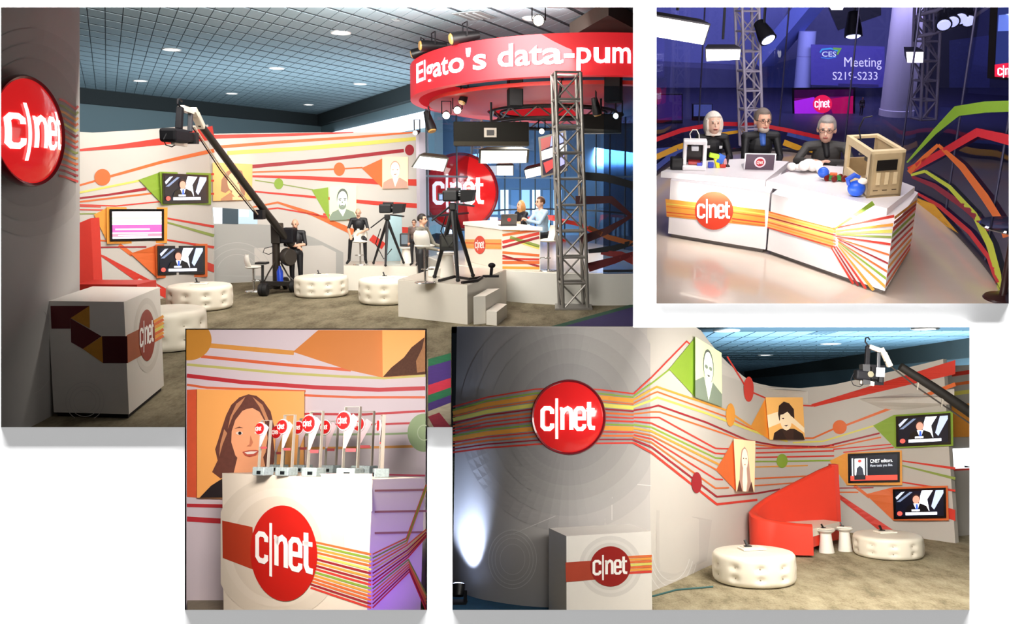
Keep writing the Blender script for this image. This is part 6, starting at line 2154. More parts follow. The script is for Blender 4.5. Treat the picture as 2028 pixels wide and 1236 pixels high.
    for px_, r_, L_, d_, lab, lt in ((848, .13, .6, (-.9, -.4, -.05), 'black spotlight standing on the ring edge above the first letters', False), (912, .14, .62, (-.9, -.4, -.2), 'black spotlight on top of the ring between the two words', False),
                                     (826, .12, .5, (-.8, .1, -.2), 'black spotlight at the far end of the ring sign', False), (1063, .12, .28, (0, -1, -.2), 'lit spotlight pointing outward on top of the ring', True)):
        e_ = ell(phi_of(px_), rk * .97, zt + (.3 if lt else .16))
        q_ = st.pix(e_)
        can(lab, q_[0], q_[1], e_.y, r_, L_, d_, lt)
    can('lit spotlight, left of the bright pair under the ring', 884, 226, 20.5, 0.098, .3, (.1, -1, -.3), True); can('lit spotlight, right of the bright pair under the ring', 906, 216, 20.3, 0.098, .3, (.1, -1, -.3), True)
    can('small lit lamp beside the tilted softbox', 826, 262, 21.0, 0.068, .2, (-.3, -1, -.2), True); can('lit lamp under the canopy beside the hanging screen', 1073, 259, 21.5, 0.075, .2, (0, -1, -.2), True); can('lit lamp hanging over the dark glass wall', 1226, 228, 18.5, 0.075, .25, (-.6, -.8, -.2), True)
    can('black spotlight aimed down under the ring above the bright pair', 920, 190, 20.0, .1, .35, (-.3, -.4, -.9)); can('unlit spotlight hanging below the first letters', 850, 240, 20.5, .12, .5, (.3, -.3, -.9)); can('small dark spotlight behind the truss tower top', 1180, 210, 18.0, .1, .35, (.2, .2, -.9))

    def hung_box(name, label, cat, px, py, y, w, h, dep, m, rz=0, hang=True):
        c = st.at(px, py, y)
        kk = y / F
        t = Thing(st, name, label, cat, c, rz)
        mb = MB(); mb.box((0, 0, 0), (w * kk, dep, h * kk), None, .02); t.part('case', mb, m, local=True)
        if hang:
            mb = MB(); mb.tube([(0, 0, h * kk / 2), (0, 0, h * kk / 2 + .45)], .025, 8); t.part('hanger', mb, BLK, local=True)
        return t, kk
    t, kk = hung_box('loudspeaker', 'black loudspeaker hanging under the ring beside the truss tower', 'loudspeaker', 1020, 183, 18.5, 28, 58, .35, mat('0c0c0d', .6, spec=.1), .2)
    mb = MB(); mb.box((0, -.18, 0), (24 * kk, .01, 52 * kk)); t.part('grille', mb, mat('161617', .8), local=True)
    t, kk = hung_box('loudspeaker', 'black loudspeaker hanging at the right end of the ring', 'loudspeaker', 1215, 176, 17.6, 32, 52, .35, mat('0c0c0d', .6, spec=.1), -.2)
    mb = MB(); mb.box((0, -.18, 0), (28 * kk, .01, 46 * kk)); t.part('grille', mb, mat('161617', .8), local=True)
    t, kk = hung_box('ballast_case', 'long black fixture case hanging over the stage', 'light fixture', 973, 266, 19.5, 146, 46, .5, mat('100f0b', .6, spec=.1), .08)
    mb = MB(); mb.box((-2 * kk, -.26, 2 * kk), (24 * kk, .03, 18 * kk)); t.part('plate', mb, mat('8d867a', .4), local=True); mb = MB(); mb.box((-2 * kk, -.28, 2 * kk), (14 * kk, .03, 10 * kk)); t.part('socket', mb, mat('161412', .5), local=True)
    mb = MB(); mb.box((0, -.255, -19 * kk), (146 * kk, .02, 8 * kk)); t.part('lip', mb, mat('242016', .6, spec=.15), local=True)
    t, kk = hung_box('ballast_case', 'dark fixture case behind the truss tower', 'light fixture', 1190, 246, 20.0, 80, 36, .5, mat('141310', .6, spec=.1), -.1)

    def softbox(label, q, y, dep=.25):
        c = sum((st.at(x, yy, y) for x, yy in q), V3()) / 4
        t = Thing(st, 'softbox', label, 'softbox', c)
        f = [st.at(x, yy, y) for x, yy in q]
        mb = MB(); bk = [c + (p - c) * .75 + V3((0, dep, .12)) for p in f]
        mb.hexa([c + (p - c) * 1.1 for p in f], bk); t.part('shell', mb, mat('2c2a20', .5))
        mb = MB(); mb.add([p + V3((0, -.02, -.02)) for p in f], [(0, 1, 2, 3)]); t.part('diffuser', mb, mat('fff8ea', .5, emit=2.2, var=0), recalc=False)
    softbox('tilted glowing softbox at the left end under the ring', [(832, 308), (886, 314), (878, 338), (818, 330)], 20.0)
    softbox('wide glowing softbox below the long black fixture case', [(953, 297), (1044, 297), (1042, 321), (952, 322)], 20.5)
    softbox('small square softbox reflected in the blue glass, nearer the disc sign', [(984, 327), (1016, 327), (1016, 346), (985, 346)], 26.0); softbox('small slanted softbox beside the hanging screen', [(1039, 336), (1072, 328), (1073, 345), (1042, 352)], 25.0)
    # hanging screen
    q = [(1066, 272), (1119, 258), (1123, 338), (1072, 352)]
    y = 17.4
    f = [st.at(a, b, y + (.25 if i in (0, 3) else -.1)) for i, (a, b) in enumerate(q)]
    t = Thing(st, 'hanging_screen', 'tilted screen hanging beside the truss tower', 'screen', sum(f, V3()) / 4)
    mb = MB(); mb.hexa(f, [p + V3((.02, .12, 0)) for p in f]); t.part('case', mb, mat('6d675e', .4))
    cc = sum(f, V3()) / 4
    g = lambda u, v: (f[0].lerp(f[1], u)).lerp(f[3].lerp(f[2], u), v) + V3((0, -.012, 0))
    E = lambda c, k_=.9: mat(c, .3, var=0, emit=k_)
    for i, (nm, pts, m) in enumerate([('display', [(.08, .05), (.92, .05), (.92, .95), (.08, .95)], E('2a2430', .5)), ('picture', [(.08, .05), (.5, .05), (.4, .3), (.08, .34)], E('8a4a48', .6)), ('picture', [(.5, .05), (.92, .05), (.92, .28), (.42, .3)], E('7d88c8', .8)),
                                      ('picture', [(.08, .36), (.92, .33), (.92, .56), (.08, .58)], E('f4f6ff', 1.2)), ('picture', [(.12, .65), (.5, .62), (.6, .8), (.2, .92)], E('a03c3c', .7)), ('picture', [(.55, .7), (.92, .6), (.92, .82), (.5, .88)], E('8a8ad0', .8))]):
        mb = MB(); mb.add([g(*p) + V3((0, -.003 * i, 0)) for p in pts], [tuple(range(len(pts)))]); t.part(nm, mb, m, recalc=False)
    mb = MB(); mb.tube([cc + V3((0, .1, .3)), cc + V3((.2, .3, 1.6))], .03, 8); t.part('mount', mb, BLK)

    # ------------------------------------------------ people
    BLKC = '141418'
    c = st.floor(588, 576)
    hh = 1.72
    sc = (st.zat(c, 434)) / 1.735
    person(st, 'bald man in black standing with crossed arms behind the crane counterweights', c, .1, dict(wriL=(-.02, -.17, 1.1), wriR=(.06, -.14, 1.06), elbL=(.24, -.04, 1.13), elbR=(-.24, -.02, 1.12)), ('c79a80', BLKC, BLKC, '101010'), None, s=sc, vox=.012, extras=('badge',), pitch=.25, bare='L')
    c = st.floor(712, 522, hr)
    sc = (st.zat(c, 413) - hr) / 1.58
    person(st, 'bald crew member in black seated on a stool on the rear platform', c, .1, dict(pel=(0, .05, .78), hipL=(.1, .02, .76), hipR=(-.1, .02, .76), kneL=(.2, -.3, .72), kneR=(-.2, -.3, .70), ankL=(.2, -.25, .14), ankR=(-.26, -.22, .12), toeL=(.24, -.4, .06), toeR=(-.3, -.38, .05), che=(0, -.02, 1.1), shoL=(.19, -.02, 1.26), shoR=(-.19, -.02, 1.26),
           elbL=(.27, -.1, 1.0), elbR=(-.28, -.1, 1.0), wriL=(.08, -.3, .9), wriR=(-.2, -.32, .82), nek=(0, -.03, 1.32), hed=(0, -.06, 1.46)), ('c79a80', BLKC, BLKC, '101010'), None, s=sc, vox=.012, extras=('badge',), pitch=.3, bare='LR')
    c = st.floor(838, 586); sc = st.zat(c, 424) / 1.735
    person(st, 'dark-haired man in a grey jacket working the large studio camera', c, 1.25, dict(wriL=(.12, -.38, 1.05), wriR=(-.12, -.4, 1.0), elbL=(.25, -.15, 1.08), elbR=(-.25, -.15, 1.06)), ('c79a80', '6d6a5e', '1a1a1e', '101010'), 'short', '201a16', s=sc, vox=.012)
    c = st.floor(817, 528, hr); c.y += .3; sc = (st.zat(c, 435) - hr) / 1.735
    person(st, 'person mostly hidden behind the white chair back, only the face showing', c, -.2, {}, ('b98a72', '5a4a44', '1a1a1e', '101010'), 'short', '3a2a22', s=sc, vox=.014, extras=('glasses',))
    sit = dict(pel=(0, .05, .6), hipL=(.1, .02, .58), hipR=(-.1, .02, .58), kneL=(.12, -.38, .56), kneR=(-.12, -.38, .56), ankL=(.12, -.34, .12), ankR=(-.12, -.34, .12), toeL=(.12, -.5, .05), toeR=(-.12, -.5, .05), che=(0, .02, .93), shoL=(.18, .0, 1.08), shoR=(-.18, .0, 1.08), elbL=(.22, -.18, .86), elbR=(-.22, -.18, .86), wriL=(.1, -.4, .86), wriR=(-.1, -.38, .9), nek=(0, -.005, 1.14), hed=(0, -.03, 1.28))
    c = V3((st.at(1033, 420, 20.6).x, 20.6, SZ)); sc = (st.zat(c, 397) - SZ) / 1.40
    person(st, 'woman with long fair hair in a dark dress behind the news desk', c, -.9, sit, ('d8a98c', '15161e', '15161e', '101010'), 'long', 'b5804a', s=sc, vox=.012, bare='LR')
    c = V3((st.at(1072, 420, 19.0).x, 19.0, SZ)); sc = (st.zat(c, 390) - SZ) / 1.40
    person(st, 'man in a light blue shirt seated at the end of the news desk', c, -1.0, dict(sit, wriL=(.05, -.36, .92), wriR=(-.05, -.36, .94)), ('d3a084', 'a9c4dc', '1d1d22', '101010'), 'short', '5a3a26', s=sc, vox=.012)


build_stage1()

# ================================================================ upper right view: news desk with 3D printers
def build_stage2():
    st = S2
    V3 = Vector

    def fpoly(name, px, m, dz=0.0, th=.1):
        mb = MB()
        mb.prism([st.floor(x, y) + V3((0, 0, dz - th)) for x, y in px], (0, 0, th))
        return struct(st, name, mb, m)
    fpoly('floor', [(1279, 622), (2190, 622), (2190, 200), (1279, 200)], mat('b8aa9f', .16, var=.04, scale=3, coat=.3))
    arc = smooth_px([(1281, 362), (1340, 322), (1450, 300), (1560, 300), (1650, 318), (1740, 348), (1800, 386), (1870, 440), (1930, 502), (1975, 560), (2006, 618)])
    aw = [st.floor(x, y) for x, y in arc]
    # dark carpeted hall beyond the glass
    mb = MB()
    q = [p + V3((0, .12, .006)) for p in aw]
    far = [st.at(2190, 30, 50), st.at(1279, 30, 50)]
    mb.prism([V3((p.x, p.y, .006)) for p in q] + [V3((p.x, p.y, .006)) for p in far], (0, 0, .01))
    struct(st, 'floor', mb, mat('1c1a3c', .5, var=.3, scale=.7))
    # glass arc: panes, posts, coloured vinyl strips
    mb = MB()
    k = len(aw)
    mb.add([p for p in aw] + [p + V3((0, 0, 4.4)) for p in aw], [(i, i + 1, k + i + 1, k + i) for i in range(k - 1)])
    gw = struct(st, 'window_3', mb, glass_mat('cfcfe2', .0, ior=1.25), recalc=False, smooth=60)
    for i in range(0, k, 7):
        mm = MB(); mm.tube([aw[i], aw[i] + V3((0, 0, 4.4))], .02, 6); struct(st, 'mullion', mm, mat('3c3a55', .4, metal=.4), gw)
    mm = MB(); mm.tube([p + V3((0, -.02, .04)) for p in aw], .05, 6); struct(st, 'glass_shoe', mm, mat('241f2a', .4), gw, smooth=60)
    G = Art(PlanSurf(st, [(p.x, p.y) for p in aw]), gw)
    RED, YEL, GRN, ORG, LIM, DRD = [mat(c, .5, var=.04) for c in ('cc2430', 'e0a42a', '86b02e', 'e0702c', 'c4d040', '8e1a34')]
    for p, w, c in [([(1284, 282), (1350, 258), (1420, 245), (1500, 247), (1560, 258), (1640, 276)], [9, 9, 8, 8, 8, 8], RED), ([(1284, 318), (1340, 293), (1400, 270), (1480, 258)], [11, 11, 8, 5], YEL), ([(1552, 282), (1600, 300), (1650, 318)], [12, 11, 10], YEL),
                    ([(1796, 322), (1850, 262), (1895, 220), (1950, 212), (2010, 210)], [3, 10, 20, 22, 22], GRN), ([(1800, 338), (1870, 300), (1935, 262), (2010, 280)], [14, 14, 16, 22], RED), ([(1800, 342), (1830, 312), (1858, 287)], [10, 9, 7], ORG), ([(1858, 287), (1905, 330), (1950, 390), (1985, 445), (1992, 470)], [6, 13, 16, 14, 12], ORG),
                    ([(1804, 347), (1832, 339)], [5, 6], LIM), ([(1832, 339), (1880, 370), (1930, 425), (1960, 485), (1977, 545), (1980, 575)], [6, 8, 11, 14, 12, 8], LIM), ([(1806, 350), (1850, 368), (1910, 410), (1960, 455)], [6, 10, 12, 10], DRD),
                    ([(1808, 378), (1860, 408), (1920, 460), (1958, 510), (1975, 560)], [4, 8, 9, 9, 8], RED), ([(1452, 300), (1500, 306)], 14, RED), ([(1540, 316), (1620, 322)], 8, mat('7a8a3a', .5))]:
        G.stroke(p, w, c, .04)
    G.poly([(1806, 388), (1850, 405), (1898, 462), (1860, 440), (1806, 418)], YEL, .045)
    BLS = mat('3a50a0', .5)
    G.stroke([(1284, 345), (1340, 300), (1420, 262), (1500, 256)], 10, BLS, .03); G.stroke([(1560, 262), (1610, 275), (1660, 292)], 14, BLS, .03); G.stroke([(1281, 305), (1330, 300)], 18, BLS, .03)

    # ------------------------------------------------ the desk
    a, b, c, d = st.floor(1323, 470), st.floor(1517, 503), st.floor(1751, 586), st.floor(1802, 500)
    h = st.zat(a, 357)
    WD = mat('e6e0e2', .35, var=.02)
    t = Thing(st, 'news_desk', 'long white two-part news desk with logo front and printed stripes', 'desk', (a + c) / 2)
    ab, bb_, bc = st.floor(1346, 326, h), st.floor(1558, 324, h), st.floor(1600, 326, h)
    dn = V3((0, 0, h))
    kick = V3((0, 0, .07))

    def section(front, back, name):
        n = len(front)
        mb = MB(); poly = front + back
        mb.prism([V3((p.x, p.y, .07)) for p in poly], (0, 0, h - .07))
        t.part(name, mb, WD)
        cc = sum((V3((p.x, p.y, 0)) for p in poly), V3()) / len(poly)
        mb = MB(); mb.prism([cc + (V3((p.x, p.y, 0)) - cc) * .95 for p in poly], (0, 0, .07)); t.part('plinth', mb, mat('6d6664', .5))
    gap = (b - a).normalized() * .015
    section([a, b - gap], [bb_, ab], 'left_section')
    section([b + gap, c, d], [st.floor(1700, 338, h), bc], 'right_section')
    Z = h + .001
    th = .1

    def slab(px, nm, m=WD):
        mb = MB(); mb.prism([st.floor(x, y, h + th) - V3((0, 0, th)) for x, y in px], (0, 0, th)); t.part(nm, mb, m)
    slab([(1309, 340), (1345, 325), (1400, 318), (1480, 314), (1562, 320), (1516, 357)], 'counter_top')
    slab([(1518, 358), (1598, 324), (1690, 332), (1760, 350), (1812, 370), (1757, 413), (1640, 386)], 'counter_top')
    fa, fb = PlaneSurf(st, a, V3(((b - a).y, -(b - a).x, 0))), PlaneSurf(st, b, V3(((c - b).y, -(c - b).x, 0)))
    fd = PlaneSurf(st, c, V3(((d - c).y, -(d - c).x, 0)))
    A, B, D = Art(fa, t.o, t.base, 500), Art(fb, t.o, t.base, 500), Art(fd, t.o, t.base, 500)
    A.poly([(1318, 394), (1515, 416), (1515, 449), (1320, 429)], mat('dd9a44', .4, var=.12, scale=6), .004, 'graphic_band')
    for i, cc in enumerate((C_AMB, C_YEL, C_ORG, C_AMB, C_RED, C_ORG)):
        A.stroke([(1450, 409 + i * 6.0), (1515, 419 + i * 5.6)], 2.6, cc, .006)
        A.stroke([(1320, 398 + i * 5.6), (1380, 404 + i * 5.6)], 1.6, cc, .006)
    B.poly([(1519, 417), (1650, 452), (1650, 492), (1519, 450)], mat('e6a766', .4, var=.12, scale=6), .004, 'graphic_band')
    for i, cc in enumerate((C_ORG, C_AMB, C_DRD, C_YEL, C_ORG, C_AMB, C_RED)):
        B.stroke([(1519, 419 + i * 5.2), (1655, 454 + i * 6)], 2.4, cc, .006)
    fan = [((1650, 452), (1756, 428), C_RED, 6), ((1650, 455), (1730, 402), C_GRN, 10), ((1652, 458), (1756, 445), C_AMB, 6), ((1655, 462), (1756, 458), C_YEL, 7), ((1655, 464), (1756, 470), C_OLV, 5), ((1655, 468), (1756, 484), C_RED, 5), ((1658, 472), (1755, 505), C_ORG, 4), ((1660, 474), (1755, 522), C_DRD, 4),
           ((1660, 478), (1754, 538), C_ORG, 5), ((1660, 480), (1753, 552), C_GRN, 6), ((1660, 483), (1752, 568), C_AMB, 7), ((1660, 486), (1730, 575), C_AMB, 6), ((1656, 488), (1715, 572), C_RED, 5), ((1652, 490), (1700, 566), C_DRD, 4), ((1646, 490), (1690, 562), C_RED, 5)]
    def edge_x(pt, y):
        (x0, y0), (x1, y1) = st.pix(pt), st.pix(pt + V3((0, 0, h)))
        return x0 + (x1 - x0) * (y - y0) / (y1 - y0)
    for k_, (p, q_, m, w) in enumerate(fan):
        if q_[0] > 1740:
            e = edge_x(c, q_[1]) - .5
            B.poly([(p[0], p[1] - 1), (e, q_[1] - w / 2), (e, q_[1] + w / 2), (p[0], p[1] + 1)], m, .005 + .0008 * (k_ % 4), 'graphic_stripe')
        else:
            B.stroke([p, q_], [2, w], m, .005 + .0008 * (k_ % 4))
    for i, (y0, y1, m, w) in enumerate([(432, 398, C_AMB, 6), (442, 405, C_DRD, 6), (455, 412, C_RED, 7), (468, 424, C_GRN, 6), (480, 436, C_DRD, 5), (495, 450, C_RED, 6), (512, 462, C_ORG, 6), (530, 474, C_AMB, 6), (548, 484, C_RED, 6), (566, 492, C_ORG, 6)]):
        e0, e1 = edge_x(c, y0) + .6, edge_x(d, y1) - .6
        D.poly([(e0, y0 - w / 2), (e1, y1 - w * .4), (e1, y1 + w * .4), (e0, y0 + w / 2)], m, .004, 'graphic_stripe')
    A.ellipse(1414, 417, 38, 38, mat('c23a26', .35, var=.2, scale=3), .010, 'graphic_disc', 48)
    art_logo(A, 1414, 417, 43, 43, PAPERW, .014, shear=.02)
    LED = mat('fff6ea', .4, emit=4.0, var=0)
    A.stroke([(1358, 366), (1470, 378)], 4, LED, .02, 'light_strip'); B.stroke([(1562, 396), (1700, 432)], 4, LED, .02, 'light_strip')
    top = h + th
    for q0, q1, sf in (((1362, 372), (1468, 384), fa), ((1566, 402), (1696, 436), fb)):
        A_, B_ = sf.hit(*q0, .16), sf.hit(*q1, .16)
        L_ = lamp(st, 'desk_strip', 'AREA', (A_ + B_) / 2, (A_ + B_) / 2 - sf.n * .6 - V3((0, 0, .8)), 22, ((B_ - A_).length, .04), (1.0, .94, .86))
        L_.matrix_world = st.M @ Matrix.Translation((A_ + B_) / 2 + V3((0, 0, .03))) @ Matrix(((B_ - A_).normalized(), ((sf.n * .6 + V3((0, 0, .8))).normalized()).cross((B_ - A_).normalized()), (sf.n * .6 + V3((0, 0, .8))).normalized())).transposed().to_4x4()

    def on(x, y):
        return st.floor(x, y, top)
    # ------------------------------------------------ things on the desk
    c0 = on(1374, 334); k = 1 / st.ppm(c0)
    t = Thing(st, 'desktop_printer', 'small white desktop 3D printer with filament loop', '3D printer', c0, -.12)
    WH = mat('f2eef0', .35, var=.01)
    w, hh = 46 * k, 58 * k
    mb = MB(); mb.box((0, 0, 5 * k), (w, .34, 10 * k), None, .02); t.part('base', mb, WH, local=True)
    for s in (-1, 1):
        mb = MB(); mb.box((s * w * .42, 0, hh / 2), (w * .16, .2, hh), None, .02); t.part('column', mb, WH, local=True)
    mb = MB(); mb.box((0, 0, hh - 4 * k), (w, .22, 9 * k), None, .02); t.part('top_bar', mb, WH, local=True)
    mb = MB(); mb.box((0, -.02, hh * .72), (w * .3, .2, 8 * k), None, .01); t.part('print_head', mb, mat('cfcfd4', .4), local=True)
    mb = MB(); mb.box((0, .06, hh * .5), (w * .62, .03, hh * .6)); t.part('dark_back', mb, mat('1c1014', .5), local=True)
    mb = MB(); mb.box((0, -.02, hh * .24), (w * .5, .2, 6 * k)); t.part('print_bed', mb, mat('a01a22', .4), local=True)
    mb = MB(); mb.tube([(-8 * k, .05, hh - 2 * k), (-11 * k, .05, hh + 10 * k), (-6 * k, .05, hh + 18 * k), (2 * k, .05, hh + 18 * k), (7 * k, .05, hh + 9 * k), (8 * k, .05, hh - 2 * k)], 1.2 * k, 6); t.part('filament_loop', mb, mat('e6dcd6', .4), local=True, smooth=60)
    mb = MB(); mb.box((10 * k, -.1, 12 * k), (10 * k, .12, 6 * k)); t.part('blue_model', mb, mat('3a40b0', .5), local=True)
    cb = on(1341, 337); mb = MB(); mb.box(cb + V3((0, .1, .1)), (.2, .2, .2), None, .02); single(st, 'black_box', 'small black box on the desk beside the white printer', 'box', mb, mat('121014', .6), cb)

    c0 = on(1417, 332)
    t = Thing(st, 'toy_robot', 'green, yellow and blue plastic toy beside the white printer', 'toy', c0)
    for nm, pos, sz, col, rot in (('yellow_leg', (2, 0, 10), (8, 8, 22), 'e8e020', -.3), ('green_head', (-4, 0, 24), (20, 10, 9), 'a8d020', .2), ('blue_body', (9, .5, 18), (14, 10, 18), '3568c8', .4), ('blue_foot', (-10, -1, 6), (11, 9, 11), '3a4ab8', 0), ('red_foot', (14, -1, 4), (12, 8, 7), 'c83020', 0), ('pink_arm', (18, 0, 12), (7, 7, 12), 'd89aa0', -.2)):
        mb = MB(); mb.box(V3(pos) * k, tuple(x * k for x in sz), Matrix.Rotation(rot, 3, 'Y'), 1.5 * k); t.part(nm, mb, mat(col, .4), local=True)
    c0 = on(1440, 330); mb = MB(); mb.lathe([(0, 0), (6 * k, 0), (5 * k, 2 * k), (2 * k, 5 * k), (3 * k, 14 * k), (4 * k, 18 * k), (2 * k, 24 * k), (0, 25 * k)], 14, c0); single(st, 'dark_figurine', 'small dark figurine between the toy and the laptop', 'figurine', mb, mat('2a1a1c', .4), c0, 40)

    c0 = on(1503, 337); t = Thing(st, 'laptop', 'dark laptop with white rim and red logo, seen from behind on the desk', 'laptop', c0, -.1)
    mb = MB(); mb.box((0, .2, .012), (58 * k, .4, .024), None, .008); t.part('keyboard_base', mb, mat('c9c6cc', .3, metal=.4), local=True)
    R = Matrix.Rotation(.2, 3, 'X')
    mb = MB(); mb.box((0, -.03, 17 * k), (60 * k, .02, 36 * k), R, .008); lid = t.part('lid', mb, mat('eeeaf0', .3), local=True)
    mb = MB(); mb.box((0, -.045, 17 * k), (55 * k, .006, 32 * k), R); t.part('lid_skin', mb, mat('5a4a58', .35), parent=lid, local=True)
    R2 = Matrix.Rotation(math.pi / 2 + .2, 3, 'X')
    mb = MB(); mb.lathe([(0, 0), (11 * k, 0), (11 * k, .006), (0, .006)], 24, (0, -.051, 17 * k), R2); t.part('mark_halo', mb, mat('e6c6d0', .4, emit=.3), parent=lid, local=True)
    mb = MB(); mb.lathe([(0, 0), (8 * k, 0), (8 * k, .009), (0, .009)], 24, (0, -.053, 17 * k), R2); t.part('mark_disc', mb, mat('b02030', .4, emit=.2), parent=lid, local=True)
    V, Fc = logo_shapes(.2)
    mb = MB(); mb.add([V3((0, -.064, 17 * k)) + R @ V3((u * 8 * k, -.004, v * 8 * k)) for u, v in V], Fc); t.part('lettering', mb, PAPERW, parent=lid, local=True, recalc=False)

    # wooden printer
    p1, p2, p3 = on(1716, 393), on(1783, 388), on(1668, 352)
    hh = st.zat(p1, 306) - top
    ux, uy = (p2 - p1), (p3 - p1)
    t = Thing(st, 'wooden_printer', 'plywood-framed box 3D printer at the end of the desk', '3D printer', p1)
    PLY = mat('d9c39a', .55, var=.1, scale=12); PLD = mat('b7a07a', .55, var=.1, scale=12)
    U, Vv = ux.normalized(), uy.normalized()
    lx, ly = ux.length, uy.length
    zz = V3((0, 0, 1))
    Q = lambda u, v, z: p1 + U * u * lx + Vv * v * ly + zz * z * hh
    nU = U.cross(zz).normalized(); nV = Vv.cross(zz).normalized()

    def pl(pts, vec, nm, m=PLY):
        mb = MB(); mb.prism(pts, vec); t.part(nm, mb, m)
    thk = .05
    inU = Vv * thk
    # front (toward camera right) face with a framed opening
    pl([Q(0, 0, 0), Q(1, 0, 0), Q(1, 0, 1), Q(0, 0, 1)], inU, 'side_panel', PLD)
    pl([Q(.18, -.012, .62), Q(.78, -.012, .62), Q(.78, -.012, .86), Q(.18, -.012, .86)], V3((0, 0, .001)) - Vv * .004, 'control_slot', mat('15110e', .5))
    for u0 in (.2, .45, .7):
        pl([Q(u0, -.012, .3), Q(u0 + .12, -.012, .3), Q(u0 + .12, -.012, .58), Q(u0, -.012, .58)], -Vv * .006, 'engraved_panel', PLY)
    for u0 in (.15, .42, .7):
        pl([Q(u0, -.012, .16), Q(u0 + .14, -.012, .16), Q(u0 + .14, -.012, .18), Q(u0, -.012, .18)], -Vv * .004, 'slot', mat('4a3a26', .6))
    inV = U * thk
    for (v0, v1, z0, z1, nm) in ((0, .12, 0, 1, 'frame_post'), (.88, 1, 0, 1, 'frame_post'), (.12, .88, .88, 1, 'frame_rail'), (.12, .88, 0, .32, 'frame_rail')):
        pl([Q(0, v0, z0), Q(0, v1, z0), Q(0, v1, z1), Q(0, v0, z1)], inV, nm)
    pl([Q(1, 0, 0), Q(1, 1, 0), Q(1, 1, 1), Q(1, 0, 1)], -inV, 'far_panel', PLD)
    pl([Q(0, 1, 0), Q(1, 1, 0), Q(1, 1, .5), Q(0, 1, .5)], -inU, 'back_panel', PLD)
    pl([Q(0, 0, .02), Q(1, 0, .02), Q(1, 1, .02), Q(0, 1, .02)], zz * .03, 'floor_panel', PLD)
    for (u0, u1, v0, v1) in ((0, 1, 0, .1), (0, 1, .9, 1), (0, .12, .1, .9), (.88, 1, .1, .9)):
        pl([Q(u0, v0, 1), Q(u1, v0, 1), Q(u1, v1, 1), Q(u0, v1, 1)], zz * .04, 'top_rail')
    mb = MB(); mb.box(Q(.5, .5, .72), (.22, .2, .16), None, .02); t.part('extruder', mb, mat('22201e', .4))
    mb = MB(); mb.tube([Q(.05, .5, .8), Q(.95, .5, .8)], .02, 6); t.part('guide_rod', mb, mat('9a9590', .3, metal=.7))
    mb = MB(); mb.tube([Q(.3, .8, 1.0), Q(.28, .9, 1.25), Q(.4, .9, 1.5), Q(.62, .85, 1.55)], .012, 6); t.part('filament_tube', mb, mat('1a1a1c', .4), smooth=60)
    mb = MB(); mb.box(Q(1.04, .6, .55), (.06, .3, .5), None, .02); t.part('red_spool', mb, mat('c01c34', .4))
    # toys in front of it
    c0 = on(1634, 358); t = Thing(st, 'toy_car', 'green and blue toy car with red wheels on the desk', 'toy', c0)
    k2 = 1 / st.ppm(c0)
    mb = MB(); mb.ball((-4 * k2, 3 * k2, 16 * k2), (11 * k2, 11 * k2, 11 * k2), 20, 14); t.part('blue_ball', mb, mat('2c5fd0', .35), local=True, smooth=60)
    mb = MB(); mb.hexa([V3(p) * k2 for p in ((2, -3, 3), (30, -12, 3), (34, 0, 3), (6, 8, 3))], [V3(p) * k2 for p in ((4, -2, 12), (26, -9, 11), (30, 0, 11), (8, 6, 13))]); t.part('body', mb, mat('2f8a3c', .4), local=True)
    mb = MB(); mb.box((15 * k2, -2 * k2, 14 * k2), (14 * k2, 8 * k2, 5 * k2), Matrix.Rotation(-.3, 3, 'Z'), k2); t.part('orange_seat', mb, mat('e0602a', .4), local=True)
    for x, y in ((2, -4), (14, -12), (34, -10), (30, 3)):
        mb = MB(); mb.lathe([(0, -1.6 * k2), (6.5 * k2, -1.6 * k2), (7 * k2, 0), (6.5 * k2, 1.6 * k2), (0, 1.6 * k2)], 18, V3((x, y, 6.5)) * k2, Matrix.Rotation(math.pi / 2, 3, 'X') @ Matrix.Rotation(.5, 3, 'Y')); wh = t.part('wheel', mb, mat('7a2220', .4), local=True, smooth=40)
    c0 = on(1692, 389); t = Thing(st, 'toy_bird', 'round blue plastic toy in front of the plywood printer', 'toy', c0)
    mb = MB(); mb.ball((2 * k2, 0, 15 * k2), (16 * k2, 14 * k2, 15 * k2), 22, 14); t.part('body', mb, mat('2456c8', .35), local=True, smooth=60)
    mb = MB(); mb.tube([V3(p) * k2 for p in ((-12, 0, 22), (-16, 0, 32), (-4, 0, 40), (6, 0, 36))], [4 * k2, 5 * k2, 5 * k2, 3 * k2], 10); t.part('handle', mb, mat('2450c0', .35), local=True, smooth=60)
    mb = MB(); mb.ball((10 * k2, -6 * k2, 30 * k2), (9 * k2, 6 * k2, 6 * k2), 14, 10); t.part('white_beak', mb, mat('e0d6cc', .4), local=True, smooth=60)
    mb = MB(); mb.ball((19 * k2, -2 * k2, 30 * k2), (5 * k2, 4 * k2, 6 * k2), 12, 8); t.part('dark_eye', mb, mat('1a1c22', .4), local=True, smooth=60)
    c0 = on(1600, 342); mb = MB()
    random.seed(3)
    for i in range(9):
        mb.ball(c0 + V3((random.uniform(-.25, .25), random.uniform(-.1, .15), .05 + random.uniform(0, .1))), (random.uniform(.07, .13), random.uniform(.06, .1), random.uniform(.05, .09)), 10, 8)
    t = Thing(st, 'white_lace_print', 'crumpled white printed lace object lying on the desk', 'ornament', c0)
    for i in range(1):
        t.part('lace_mound', mb, mat('f6f0ea', .5), smooth=50)

